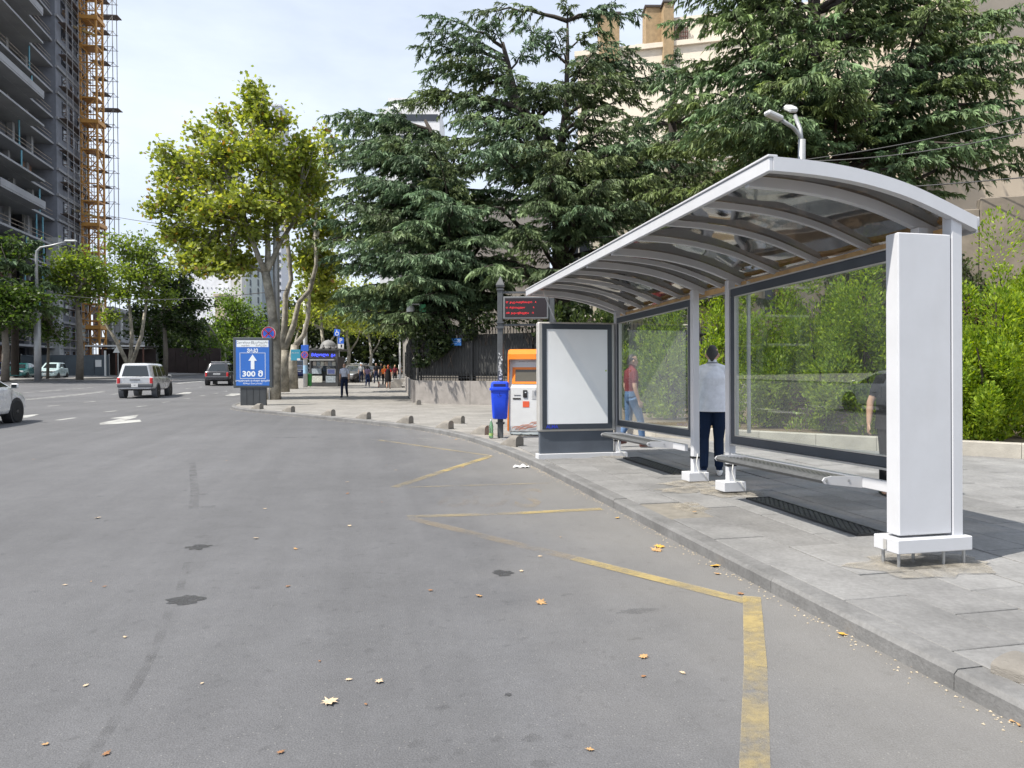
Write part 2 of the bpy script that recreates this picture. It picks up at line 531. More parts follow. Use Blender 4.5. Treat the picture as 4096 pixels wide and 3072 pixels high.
    t0_ = O2.dot(RV) - 1.45 + 0.8
    dust = rng(wob.outputs[0], t0_ - 1.9, t0_ - 0.1, 0.0, 0.30)
    m4 = N('ShaderNodeMixRGB'); m4.inputs[2].default_value = (0.30, 0.285, 0.255, 1); Lk(dust, m4.inputs[0]); Lk(m3.outputs[0], m4.inputs[1])
    Lk(m4.outputs[0], b.inputs['Base Color'])
    b.inputs['Roughness'].default_value = 0.82
    b.inputs['Specular IOR Level'].default_value = 0.35
    bp = N('ShaderNodeBump'); bp.inputs['Strength'].default_value = 0.8; bp.inputs['Distance'].default_value = 0.006
    Lk(noise(110, 3, 0.65), bp.inputs['Height']); Lk(bp.outputs[0], b.inputs['Normal'])
    return m

def mat_paved(name, col, bw, bh, rot, var=0.14, mortar=(0.2, 0.19, 0.17)):
    """far pavement, stones too small to build: brick pattern with slight colour changes"""
    m = bpy.data.materials.new(name); m.use_nodes = True
    nt = m.node_tree; N = nt.nodes.new; Lk = nt.links.new
    b = nt.nodes['Principled BSDF']; b.inputs['Roughness'].default_value = 0.85
    tc = N('ShaderNodeTexCoord'); mp = N('ShaderNodeMapping'); mp.inputs['Rotation'].default_value = (0, 0, -rot)
    Lk(tc.outputs['Object'], mp.inputs['Vector'])
    br = N('ShaderNodeTexBrick'); br.inputs['Scale'].default_value = 1.0
    br.inputs['Brick Width'].default_value = bw; br.inputs['Row Height'].default_value = bh
    br.inputs['Mortar Size'].default_value = 0.006; br.inputs['Mortar Smooth'].default_value = 0.3
    br.inputs['Color1'].default_value = (*[c * (1 - var) for c in col], 1); br.inputs['Color2'].default_value = (*[c * (1 + var) for c in col], 1)
    br.inputs['Mortar'].default_value = (*mortar, 1)
    Lk(mp.outputs[0], br.inputs['Vector'])
    n = N('ShaderNodeTexNoise'); n.inputs['Scale'].default_value = 0.8; n.inputs['Detail'].default_value = 6; Lk(tc.outputs['Object'], n.inputs['Vector'])
    mr = N('ShaderNodeMapRange'); mr.inputs['From Min'].default_value, mr.inputs['From Max'].default_value = 0.3, 0.7
    mr.inputs['To Min'].default_value, mr.inputs['To Max'].default_value = 0.85, 1.12
    Lk(n.outputs['Fac'], mr.inputs['Value'])
    hv = N('ShaderNodeHueSaturation'); Lk(br.outputs['Color'], hv.inputs['Color']); Lk(mr.outputs[0], hv.inputs['Value'])
    Lk(hv.outputs[0], b.inputs['Base Color'])
    bp = N('ShaderNodeBump'); bp.inputs['Strength'].default_value = 0.4; bp.inputs['Distance'].default_value = 0.01
    Lk(br.outputs['Fac'], bp.inputs['Height']); bp.invert = True; Lk(bp.outputs[0], b.inputs['Normal'])
    return m

ASPH = mat_asphalt()
def worldstain(m, lo=.80, hi=1.10, scale=.9):
    nt = m.node_tree; b = nt.nodes['Principled BSDF']; src = b.inputs['Base Color'].links[0].from_socket
    g = nt.nodes.new('ShaderNodeNewGeometry'); n = nt.nodes.new('ShaderNodeTexNoise'); n.inputs['Scale'].default_value = scale; n.inputs['Detail'].default_value = 8; n.inputs['Roughness'].default_value = .65
    nt.links.new(g.outputs['Position'], n.inputs['Vector'])
    r = nt.nodes.new('ShaderNodeMapRange'); r.inputs['From Min'].default_value, r.inputs['From Max'].default_value = .3, .7; r.inputs['To Min'].default_value, r.inputs['To Max'].default_value = lo, hi
    nt.links.new(n.outputs['Fac'], r.inputs['Value']); h = nt.nodes.new('ShaderNodeHueSaturation'); n2 = nt.nodes.new('ShaderNodeTexNoise'); n2.inputs['Scale'].default_value = 34; n2.inputs['Detail'].default_value = 3; nt.links.new(g.outputs['Position'], n2.inputs['Vector'])
    r2 = nt.nodes.new('ShaderNodeMapRange'); r2.inputs['From Min'].default_value, r2.inputs['From Max'].default_value = .3, .7; r2.inputs['To Min'].default_value, r2.inputs['To Max'].default_value = .88, 1.1; nt.links.new(n2.outputs['Fac'], r2.inputs['Value'])
    mm = nt.nodes.new('ShaderNodeMath'); mm.operation = 'MULTIPLY'; nt.links.new(r.outputs[0], mm.inputs[0]); nt.links.new(r2.outputs[0], mm.inputs[1])
    nt.links.new(src, h.inputs['Color']); nt.links.new(mm.outputs[0], h.inputs['Value']); nt.links.new(h.outputs[0], b.inputs['Base Color'])
SLAB = mat('slab_stone', (0.215, 0.214, 0.214), 0.82, var=0.16, scale=2.2, bump=0.25, bscale=90, rnd=0.12, spec=0.3)
KERB = mat('kerb_stone', (0.185, 0.184, 0.184), 0.8, var=0.14, scale=4, bump=0.35, bscale=70, rnd=0.08, spec=0.3)
worldstain(SLAB, .74, 1.14); worldstain(KERB, .72, 1.1, 2.0)
MORT = mat('mortar_bed', (0.20, 0.185, 0.16), 0.95, var=0.25, scale=9, bump=0.4, bscale=60)
RUBBLE = mat_paint_worn('pale_mortar', (0.33, 0.30, 0.25), 0.5, 7.0, .95)
SOIL = mat('soil', (0.16, 0.12, 0.08), 0.95, var=0.4, scale=5, bump=0.8, bscale=30)
YEL = mat_paint_worn('yellow_paint', (0.44, 0.34, 0.14), 0.58, 2.2)
YEL2 = mat_paint_worn('yellow_paint_faded', (0.42, 0.33, 0.16), 0.38, 2.6)
YEL3 = mat_paint_worn('yellow_paint_ghost', (0.36, 0.28, 0.17), 0.20, 2.0)
WHI = mat_paint_worn('white_paint', (0.52, 0.52, 0.50), 0.7, 1.6)

# ------------------------------------------------------------------ the street sheet
def grid_sheet(name, xs, ys, zoff, material):
    V, F = [], []
    for y in ys:
        for x in xs: V.append((x, y, G(x, y) + zoff))
    nx = len(xs)
    for j in range(len(ys) - 1):
        for i in range(nx - 1):
            F.append((j * nx + i, j * nx + i + 1, (j + 1) * nx + i + 1, (j + 1) * nx + i))
    return mesh_np(name, V, F, material)

xs = [-900, -400, -200, -140] + list(range(-110, -14, 5)) + [-15, -10, -5, 0, 5, 10, 20, 40, 80, 160, 400, 900]
ys = [-300, -100, -30, 0, 10, 20, 30, 34, 38] + list(range(40, 70, 3)) + [70, 80, 95, 110, 140, 180, 240, 330, 500, 900, 1600]
road = struct(grid_sheet('road', xs, ys, 0.0, ASPH))

def strip(name, pts, w, material, z=0.004, parent=None, dz=None):
    """painted strip on the street along ground points"""
    mb = MB(); P = [Vector(p) for p in pts]
    Lf, Rt = [], []
    for i, p in enumerate(P):
        a, b_ = P[max(i - 1, 0)], P[min(i + 1, len(P) - 1)]
        t = Vector((b_.x - a.x, b_.y - a.y)).normalized(); n = Vector((-t.y, t.x)) * (w / 2)
        for sgn, lst in ((1, Lf), (-1, Rt)):
            x, y = p.x + sgn * n.x, p.y + sgn * n.y
            lst.append((x, y, G(x, y) + z))
    n = len(P)
    mb.add(Lf + Rt, [(i, i + 1, n + i + 1, n + i) for i in range(n - 1)])
    return mb.build(name, material, parent)

def ground_poly(name, pix, material, z=0.004, parent=None, sc=1.0, off=(0, 0)):
    P = [gp(off[0] + x * sc, off[1] + y * sc) for x, y in pix]
    mb = MB(); mb.add([(p.x, p.y, G(p.x, p.y) + z) for p in P], [tuple(range(len(P)))])
    return mb.build(name, material, parent)

K22 = 4096 / 2212.0
def g22(a, b): return gp(a * K22, b * K22)
def sub(p, q, n=6): return [p.lerp(q, i / n) for i in range(n + 1)]
YEL4 = mat_paint_worn('yellow_paint_trace', (0.24, 0.20, 0.16), 0.12, 2.0)
# yellow zigzag of the bus stop
strip('zigzag_line', sub(g22(820, 951), g22(1062, 985)), 0.10, YEL2, parent=road)
strip('zigzag_line', sub(g22(1060, 986), g22(958, 1018)), 0.13, YEL, 0.0045, parent=road)
strip('zigzag_line', sub(g22(958, 1018), g22(852, 1053)), 0.13, YEL2, 0.0045, parent=road)
strip('zigzag_line', sub(g22(880, 1053), g22(1190, 1044)), 0.05, YEL2, 0.005, parent=road)
strip('zigzag_line', sub(g22(880, 1117), g22(1120, 1109)), 0.12, YEL2, 0.005, parent=road)
strip('zigzag_line', sub(g22(1120, 1109), g22(1300, 1100)), 0.12, YEL, 0.005, parent=road)
strip('zigzag_line', sub(g22(885, 1120), g22(1240, 1207)), 0.13, YEL3, 0.0055, parent=road)
strip('zigzag_line', sub(g22(1240, 1207), g22(1612, 1300)), 0.115, YEL, 0.0055, parent=road)
strip('zigzag_line', sub(g22(1624, 1290), g22(1632, 1440)), 0.112, YEL, 0.006, parent=road)
strip('zigzag_line', sub(g22(1632, 1440), g22(1630, 1700)) + [Vector((0.84, 2.0, 0))], 0.112, mat_paint_worn('yellow_paint_scuffed', (0.42, 0.33, 0.15), 0.40, 3.5), 0.006, parent=road)
strip('faded_line', sub(g22(800, 950), g22(985, 947)), 0.06, mat_paint_worn('white_paint_ghost', (0.4, 0.4, 0.38), 0.3, 2), 0.005, parent=road)
for body, px, mt in (('B', 985, YEL4), ('U', 1060, YEL4), ('S', 1142, YEL3)):
    p = g22(px, 1078)
    t = text_mesh('painted_letter', body, 1.75, mt, road, (p.x, p.y, 0.0065), (0, 0, R(-4)), sx=0.42, bold=0.02)
# white lane paint out on the avenue
def zz(o, s): return lambda x, y: gp(o[0] + x / s, o[1] + y / s)
z3 = zz((400, 1200), 2.765); zl = zz((0, 1380), 5.183)
for a, b_ in (((50, 1238), (185, 1226)), ((410, 1180), (515, 1170)), ((690, 1133), (775, 1125)), ((925, 1093), (990, 1087)), ((1110, 1060), (1165, 1055)),
              ((1255, 1035), (1305, 1030)), ((1370, 1012), (1410, 1008)), ((120, 1045), (205, 1036)), ((950, 980), (1000, 975)), ((1095, 965), (1135, 962))):
    strip('lane_dash', sub(z3(*a), z3(*b_), 2), 0.15, WHI, parent=road)
for a, b_ in (((490, 990), (720, 976)), ((820, 965), (1280, 932)), ((1365, 920), (1755, 893)), ((1810, 885), (1940, 878)), ((990, 1270), (1240, 1250)), ((1760, 1190), (1965, 1167)), ((1190, 1560), (1550, 1510))):
    strip('lane_dash', sub(zl(*a), zl(*b_), 2), 0.16, WHI, parent=road)
strip('centre_line', sub(zl(520, 1125), zl(2177, 955), 8), 0.13, WHI, parent=road)
strip('centre_line', sub(zl(520, 1140), zl(2177, 970), 8), 0.13, WHI, parent=road)
strip('centre_line', sub(z3(840, 925), z3(1140, 897), 4), 0.28, WHI, parent=road)
ground_poly('direction_arrow', [(-5, 1362), (0, 1378), (180, 1371), (460, 1347), (440, 1324), (260, 1336), (395, 1302), (425, 1271), (108, 1309), (230, 1316)], WHI, sc=1 / 2.765, off=(400, 1200), parent=road)
ground_poly('direction_arrow', [(470, 1512), (560, 1508), (690, 1475), (810, 1438), (640, 1448), (480, 1466)], WHI, sc=1 / 5.183, off=(0, 1380), parent=road)
ground_poly('direction_arrow', [(830, 1044), (990, 1035), (1018, 1020), (930, 1022)], WHI, sc=1 / 2.765, off=(400, 1200), parent=road)
ground_poly('direction_arrow', [(1380, 1058), (1470, 1060), (1550, 1048), (1545, 1034), (1450, 1036)], WHI, sc=1 / 2.765, off=(400, 1200), parent=road)

# tar patches and oil marks lying on the asphalt
TAR = mat_paint_worn('tar', (0.05, 0.05, 0.052), 0.7, 14.0, 0.55)
TARW = mat_paint_worn('tar_thin', (0.085, 0.085, 0.088), 0.22, 6.0, 0.7)
def blob(name, c, rx, ry, rot, material, z=0.0035, n=22, jag=0.3, seed=0, parent=None):
    rr = random.Random(seed); vs = []
    for k in range(n):
        a = 2 * math.pi * k / n
        q = 1 + rr.uniform(-jag, jag)
        x, y = rx * q * math.cos(a), ry * q * math.sin(a)
        x, y = x * math.cos(rot) - y * math.sin(rot), x * math.sin(rot) + y * math.cos(rot)
        vs.append((c.x + x, c.y + y, z + G(c.x, c.y)))
    mb = MB(); mb.add([(c.x, c.y, z + G(c.x, c.y))] + vs, [(0, 1 + k, 1 + (k + 1) % n) for k in range(n)])
    return mb.build(name, material, parent)
for i, (a, b_, rx, ry, mt) in enumerate(((400, 1296, .11, .09, TAR), (428, 1182, .10, .085, TAR), (437, 1160, .07, .06, TARW), (450, 1095, .09, .08, TARW), (1087, 1238, .085, .07, TAR),
        (1105, 1300, .07, .03, TARW), (1390, 1320, .16, .05, TARW), (1097, 1501, .02, .016, TAR), (960, 1528, .03, .02, TARW), (900, 1607, .04, .03, TARW), (1150, 1595, .04, .03, TARW),
        (930, 1640, .04, .025, TARW), (1175, 1650, .05, .03, TARW), (640, 945, .5, .15, TARW), (440, 1068, .06, .05, TARW), (395, 1240, .05, .06, TARW), (1018, 1600, .03, .02, TARW))):
    blob('tar_patch', g22(a, b_), rx, ry, 0.2, mt, 0.003 + 0.0002 * (i % 3), seed=i, parent=road)
strip('tar_seam', [g22(405, 1215), g22(388, 1275)] , 0.05, TARW, 0.0026, parent=road)
strip('tar_seam', [g22(368, 1312), g22(340, 1390), g22(300, 1470), g22(245, 1560), g22(180, 1660), Vector((-1.95, 2.2, 0))], 0.05, TARW, 0.0026, parent=road)
strip('tar_seam', [g22(415, 1000), g22(421, 1060), g22(418, 1100)], 0.10, TARW, 0.0026, parent=road)

# ------------------------------------------------------------------ pavement outline, kerb stones
KL = [tuple(L(s_, -1.45).xy) for s_ in (-7.5, -3, 0, 2, 4, 5.8)] + [ (-0.13, 12.75), (-0.62, 14.3), (-1.27, 15.95), (-1.99, 17.2), (-2.86, 18.5), (-4.23, 20.0), (-5.71, 21.5),
      (-6.94, 22.85), (-8.5, 24.5), (-10.1, 26.1), (-11.0, 27.6), (-11.6, 29.6), (-12.5, 34), (-14.3, 42), (-16.5, 50), (-17.8, 56), (-21, 68), (-26, 88)]
def dense(poly, step):
    out = []
    for a, b_ in zip(poly[:-1], poly[1:]):
        a, b_ = Vector(a), Vector(b_); n = max(1, int(round((b_ - a).length / step)))
        out += [a.lerp(b_, i / n) for i in range(n)]
    out.append(Vector(poly[-1]))
    return out
KD = dense(KL, 0.5)
for _ in range(6):                                   # round the corners of the outline
    KD = [KD[0]] + [KD[i] * .5 + (KD[i - 1] + KD[i + 1]) * .25 for i in range(1, len(KD) - 1)] + [KD[-1]]
def knorm(i):
    t = (KD[min(i + 1, len(KD) - 1)] - KD[max(i - 1, 0)]).normalized()
    return Vector((t.y, -t.x))                       # towards the pavement
KW = 0.16
inner = [KD[i] + knorm(i) * (KW + 0.004) for i in range(len(KD))]
far_in = [Vector((60, 88)), Vector((60, -2))]
pave_mb = MB()
PAVED = mat_paved('far_paving', (0.245, 0.235, 0.222), 0.40, 0.20, R(8))
zb = lambda p: G(p.x, p.y)
xr = lambda y: 40.0 if y < 30 else (-3.9 - (y - 30.4) * 0.18 + 3.0)
rows = [(p, Vector((xr(p.y), p.y))) for p in inner]
for i in range(len(rows) - 1):
    for k in range(4):
        a0, a1 = rows[i][0].lerp(rows[i][1], k / 4), rows[i][0].lerp(rows[i][1], (k + 1) / 4)
        b0, b1 = rows[i + 1][0].lerp(rows[i + 1][1], k / 4), rows[i + 1][0].lerp(rows[i + 1][1], (k + 1) / 4)
        pave_mb.add([(p.x, p.y, zb(p) + PV - 0.012) for p in (a0, a1, b1, b0)], [(0, 1, 2, 3)])
pavement = struct(pave_mb.build('pavement', PAVED))

kerb = struct(empty('kerb', (KD[0].x, KD[0].y, 0)))
koff = Vector((KD[0].x, KD[0].y, 0))
step = 3
for i in range(0, len(KD) - step, step):
    idx = list(range(i, i + step + 1))
    out_, in_ = [KD[j].copy() for j in idx], [KD[j] + knorm(j) * KW for j in idx]
    t0 = (out_[1] - out_[0]).normalized() * 0.004
    out_[0] += t0; in_[0] += t0
    dz = random.uniform(-0.004, 0.004)
    prof = lambda o, n_: [(o.x, o.y, zb(o) - 0.05), (o.x, o.y, zb(o) + PV - 0.02 + dz), (o.x + n_.x * 0.02, o.y + n_.y * 0.02, zb(o) + PV + 0.002 + dz)]
    V, F = [], []
    for o, n_ in zip(out_, in_):
        d = (n_ - o).normalized()
        V += [Vector(q) - koff for q in prof(o, d)] + [Vector((n_.x, n_.y, zb(n_) + PV + 0.003 + dz)) - koff, Vector((n_.x, n_.y, zb(n_) - 0.05)) - koff]
    for k in range(len(idx) - 1):
        for q in range(4): F.append((k * 5 + q, k * 5 + q + 1, (k + 1) * 5 + q + 1, (k + 1) * 5 + q))
    F += [(0, 4, 3, 2, 1), tuple((len(idx) - 1) * 5 + q for q in range(5))]
    MB().add(V, F).build('kerb_stone', KERB, kerb)

# grit swept against the kerb
GRIT = mat('gutter_grit', (0.42, 0.36, 0.27), 0.95, var=0.3, scale=30)
gm = MB(); rr = random.Random(3)
for _ in range(1500):
    i = rr.randrange(2, 70); f = rr.random()
    p = KD[i].lerp(KD[i + 1], f) - knorm(i) * abs(rr.gauss(0, 0.055))
    p = p - knorm(i) * 0.006
    s_ = rr.uniform(0.003, 0.010); a = rr.uniform(0, 6.28)
    gm.add([(p.x + s_ * math.cos(a + k * 2.1), p.y + s_ * math.sin(a + k * 2.1), 0.002) for k in range(3)] + [(p.x, p.y, 0.002 + s_ * .7)], [(0, 1, 3), (1, 2, 3), (2, 0, 3)])
g_ = stuff(gm.build('gutter_grit', GRIT)); g_['label'] = 'sandy grit swept along the foot of the kerb'; g_['category'] = 'grit'

# ------------------------------------------------------------------ stone slabs around the shelter, one object each (mesh shared by equal ones)
slab_cache = {}
def slab(s0, t0, ln, wd, dz, tilt=(0, 0)):
    key = (round(ln, 2), round(wd, 2))
    if key not in slab_cache:
        slab_cache[key] = MB().box((0, 0, -0.015), (wd, ln, 0.03), bev=0.004)
        o = slab_cache[key].build('slab', SLAB, pavement); slab_cache[key] = o.data
    else:
        o = link('slab', slab_cache[key], pavement)
    o.location = L(s0 + ln / 2, t0 + wd / 2, PV + dz)
    o.rotation_euler = (tilt[0], tilt[1], YAW)
    return o
rr = random.Random(11)
row_w, nslab = 0.46, 0
t = -1.45 + KW + 0.015
rowi = 0
while t < 7.4:
    s = -2.9 + (0.45 if rowi % 2 else 0.0) + (t * 0.25 if t > 2 else 0)
    ln0 = 0.80
    while s < 10.3:
        ln = ln0
        a = L(s + ln / 2, t + row_w / 2)
        px = 2048 + FPX * a.x / max(a.y, .1)
        edge = 2.52 + (8.66 - s) * 0.9651              # planter border line
        kerb_t = -1.27 if s < 7.4 else 99
        hole = (2.0 < s + ln / 2 < 2.75 and -1.05 < t + row_w / 2 < -0.6)
        near_left = L(s + ln, t)
        ki = min(range(len(KD)), key=lambda j: (KD[j] - near_left.xy).length_squared)
        inside = (near_left.xy - KD[ki]).dot(knorm(ki)) > 0.10
        if a.y > 1.9 and px < 4500 and t + row_w < edge + 0.2 and inside and not hole and nslab < 300 and (a.y > 2.6 or px < 4300):
            dz = rr.uniform(-0.0035, 0.0035); tl = (rr.uniform(-.004, .004), rr.uniform(-.004, .004))
            if rr.random() < 0.03: dz += 0.010; tl = (0.012, -0.012)
            slab(s, t, ln - 0.011, row_w - 0.011, dz, tl); nslab += 1
        s += ln
    t += row_w; rowi += 1
# bedding mortar below the slabs, and the hole where one is missing
bed = MB(); bed.add([L(-4, -1.28, PV - 0.011), L(-4, 8.5, PV - 0.011), L(4.9, 6.1, PV - 0.011), L(8.6, 2.5, PV - 0.011), L(10.4, -0.2, PV - 0.011), L(8.6, -0.95, PV - 0.011), L(7.0, -1.26, PV - 0.011)], [tuple(range(7))])
bed.build('mortar_bed', MORT, pavement)
# broken mortar round the shelter feet
def crumble(c, rx, ry, seed, z=PV + 0.009):
    rr = random.Random(seed); n = 30; vs = [(0, 0, 0.012)]
    for ring, f in ((0, 0.6), (1, 1.0)):
        for k in range(n):
            a = 2 * math.pi * k / n
            q = f * (1 + (rr.uniform(-.22, .22) if ring else rr.uniform(-.08, .08)))
            vs.append((rx * q * math.cos(a), ry * q * math.sin(a), (0.012 + rr.uniform(0, .008)) if not ring else 0.0))
    fs = [(0, 1 + k, 1 + (k + 1) % n) for k in range(n)] + [(1 + k, 31 + k, 31 + (k + 1) % n, 1 + (k + 1) % n) for k in range(n)]
    o = MB().add(vs, fs).build('mortar_spill', RUBBLE, pavement)
    o.location = (c.x, c.y, z); o.rotation_euler = (0, 0, YAW); return o
crumble(L(0.06, -0.20), 0.52, 0.30, 1); crumble(L(3.05, 0.0), 0.36, 0.30, 2); crumble(L(3.75, -0.12), 0.42, 0.24, 3); crumble(L(6.6, -0.2), 0.30, 0.2, 4)
crumble(L(3.35, -0.30), 0.45, 0.2, 5, PV + 0.006)
crumble(L(2.4, -0.82), 0.19, 0.24, 9, PV - 0.0105); crumble(L(2.55, -0.75), 0.10, 0.12, 10, PV - 0.006)

# planter: border stones and soil
PB = [(9.5, 9.9), (8.07, 11.2), (6.3, 12.3), (4.73, 13.45), (3.76, 14.07), (2.6, 15.3), (1.9, 17.5), (1.9, 20), (2.6, 24), (2.8, 28)]
PBd = dense(PB, 0.5)
for _ in range(3): PBd = [PBd[0]] + [PBd[i] * .5 + (PBd[i - 1] + PBd[i + 1]) * .25 for i in range(1, len(PBd) - 1)] + [PBd[-1]]
BORD = mat('border_stone', (0.40, 0.375, 0.33), 0.9, var=0.2, scale=3, bump=0.5, bscale=50, rnd=0.08)
border = empty('planter_border', (PBd[0].x, PBd[0].y, PV), 0, 'low pale stone border along the hedge bed behind the shelter', 'border')
bo = Vector((PBd[0].x, PBd[0].y, PV))
for i in range(0, len(PBd) - 2, 2):
    P = [PBd[i], PBd[i + 1], PBd[i + 2]]
    V, F = [], []
    for j, p in enumerate(P):
        q = PBd[min(i + j + 1, len(PBd) - 1)] - PBd[max(i + j - 1, 0)]
        q = q.normalized(); n_ = Vector((q.y, -q.x))
        gap = (q * 0.006) if j == 0 else Vector((0, 0))
        p = p + gap
        for w_, z_ in ((0, -.02), (0, .225), (.012, .24), (.17, .24), (.182, .225), (.182, -.02)): V.append(Vector((p.x + n_.x * w_, p.y + n_.y * w_, PV + z_)) - bo)
    for k in range(2):
        for q in range(5): F.append((k * 6 + q, k * 6 + q + 1, (k + 1) * 6 + q + 1, (k + 1) * 6 + q))
    F += [(0, 5, 4, 3, 2, 1), tuple(12 + q for q in range(6))]
    MB().add(V, F).build('border_stone', BORD, border)
soil = MB()
sv = [(p.x + 0.05, p.y + 0.12, PV + 0.16) for p in PBd]
nsv = len(sv)
soil.add(sv + [(40, p.y, PV + 0.25) for p in PBd], [(i, i + 1, nsv + i + 1, nsv + i) for i in range(nsv - 1)])
struct(soil.build('planting_bed', SOIL))
# ------------------------------------------------------------------ bus shelter
WHITE = streaked('white_powder_coat', (0.56, 0.57, 0.60), 0.36, (.36, .34, .31), .09, (5, 5, 1.2))
GREYM = mat('grey_aluminium', (0.50, 0.49, 0.47), 0.45, 0.35, var=0.08, scale=6)
DARKF = mat('anthracite_frame', (0.045, 0.055, 0.07), 0.35, var=0.15, scale=3)
WOOD = mat('raw_batten', (0.50, 0.33, 0.16), 0.7, var=0.3, scale=6)
STEEL = mat('galvanised_steel', (0.42, 0.43, 0.44), 0.38, 0.8, var=0.15, scale=14)
BLACK = mat('black_rubber', (0.015, 0.015, 0.016), 0.6, var=0.1)
GLASS = mat_glass('clear_glass', (0.86, 0.92, 0.90), 0.27, haze=0.06, hazecol=(0.5, 0.54, 0.54))
ROOFG = mat_glass('smoked_roof_sheet', (0.11, 0.09, 0.072), 0.52, rough=0.06, wavy=0.07, wscale=0.8, haze=0.04, hazecol=(0.10, 0.08, 0.06), ior=1.6)
OPAL = mat('opal_screen', (0.88, 0.90, 0.92), 0.12, var=0.05, scale=1.2, spec=0.4)

shelter = empty('bus_shelter', L(0, 0, 0.193), YAW, 'white steel bus shelter with curved smoked roof, two glazed bays and benches', 'bus shelter')
shelter.rotation_euler = (-math.atan(0.019), 0, YAW)
# local frame: x = t (right, away from the road), y = s (away from the camera), z up
ARC = [(-1.44, 2.723), (-1.15, 2.719), (-0.767, 2.685), (-0.368, 2.604), (-0.016, 2.474), (0.188, 2.395)]
def arc_z(t):
    for (a, za), (b_, zb_) in zip(ARC[:-1], ARC[1:]):
        if t <= b_: return za + (zb_ - za) * (t - a) / (b_ - a)
    return ARC[-1][1]
def spl(n=28):
    T = [ARC[0][0] + (ARC[-1][0] - ARC[0][0]) * i / n for i in range(n + 1)]
    Z = [arc_z(t) for t in T]
    for _ in range(12): Z = [Z[0]] + [Z[i] * .5 + (Z[i - 1] + Z[i + 1]) * .25 for i in range(1, n)] + [Z[-1]]
    return list(zip(T, Z))
CURVE = spl()
def cz(t):
    for (a, za), (b_, zb_) in zip(CURVE[:-1], CURVE[1:]):
        if t <= b_ + 1e-9: return za + (zb_ - za) * (t - a) / (b_ - a)
    return CURVE[-1][1]

def rib(s, w, h, top, t0=-1.42, t1=0.16, name='rib'):
    mb = MB(); C = [(t, z) for t, z in CURVE if t0 - .03 <= t <= t1 + .03]
    V, F = [], []
    for t, z in C:
        for dy, dz in ((-w / 2, top - h), (w / 2, top - h), (w / 2, top), (-w / 2, top)): V.append((t, s + dy, z + dz))
    for i in range(len(C) - 1):
        for q in range(4): F.append((i * 4 + q, i * 4 + (q + 1) % 4, (i + 1) * 4 + (q + 1) % 4, (i + 1) * 4 + q))
    F += [(3, 2, 1, 0), tuple((len(C) - 1) * 4 + q for q in range(4))]
    return autosmooth(mb.add(V, F).build(name, WHITE, shelter), 40)
RIBS = [0.30, 1.0, 1.68, 2.36, 3.04, 3.47, 3.90, 4.57, 5.24, 5.90, 6.57]
for s in RIBS:
    rib(s, 0.055 if s in (0.30, 3.04, 3.90, 6.57) else 0.04, 0.075 if s in (0.30, 3.04, 3.90, 6.57) else 0.05, -0.03)
rib(0.0, 0.06, 0.095, 0.012, -1.44, 0.188, 'end_arch'); rib(6.90, 0.06, 0.095, 0.012, -1.44, 0.188, 'end_arch')
# front and rear edge profiles
fb = MB().box((-1.455, 3.45, 2.683), (0.035, 6.95, 0.095), bev=0.006); fb.box((-1.445, 3.45, 2.739), (0.075, 6.96, 0.018), bev=0.004)
fb.build('front_beam', WHITE, shelter)
rb = MB().box((0.195, 3.45, 2.375), (0.045, 6.95, 0.07), bev=0.006); rb.box((0.215, 3.45, 2.33), (0.012, 6.9, 0.06))
rb.build('rear_gutter', WHITE, shelter)
MB().box((0.115, 3.45, 2.335), (0.04, 6.7, 0.06), bev=0.004).build('wooden_batten', WOOD, shelter)
# smoked sheets between the ribs, slightly sagging and buckled
edges = [0.0] + RIBS + [6.90]
rr = random.Random(5)
for a, b_ in zip(edges[:-1], edges[1:]):
    V, F = [], []; n = 8; nt_ = len(CURVE); ph = rr.uniform(0, 6); am = rr.uniform(.004, .010)
    for i in range(n + 1):
        s = a + (b_ - a) * i / n
        for j, (t, z) in enumerate(CURVE):
            tt = max(t, -1.43); w_ = math.sin(math.pi * i / n)
            V.append((tt, s, z - 0.022 + w_ * am * (math.sin(t * 5 + ph) + .6 * math.sin(t * 11 + 2 * ph)) - 0.004 * w_))
    for i in range(n):
        for j in range(nt_ - 1): F.append((i * nt_ + j, i * nt_ + j + 1, (i + 1) * nt_ + j + 1, (i + 1) * nt_ + j))
    MB().add(V, F).build('roof_sheet', ROOFG, shelter, smooth=True)
# posts with boxed feet
POSTS = [0.27, 3.04, 3.90, 6.60]
for s in POSTS:
    top = cz(-0.03) - 0.10
    ps = MB().box((-0.03, s, top / 2), (0.085, 0.085, top), bev=0.006).build('post', WHITE, shelter)
    if s > 1:
        MB().box((-0.03, s, 0.055), (0.27, 0.21, 0.11), bev=0.006).build('foot', WHITE, ps)
        zt = MB().box((-0.03, s, 0.29), (0.098, 0.098, 0.022)); zt.box((-0.085, s - 0.05, 0.292), (0.03, 0.012, 0.03)); zt.build('cable_tie', BLACK, ps)
        cb = MB().tube([(-0.02, s - 0.052, 0.34), (-0.05, s - 0.07, 0.22), (-0.03, s - 0.09, 0.12), (0.02, s - 0.13, 0.115), (0.05, s - 0.17, 0.02)], 0.007, 6); cb.build('cable', mat('grey_cable', (0.55, 0.55, 0.53), 0.5), ps, smooth=True)
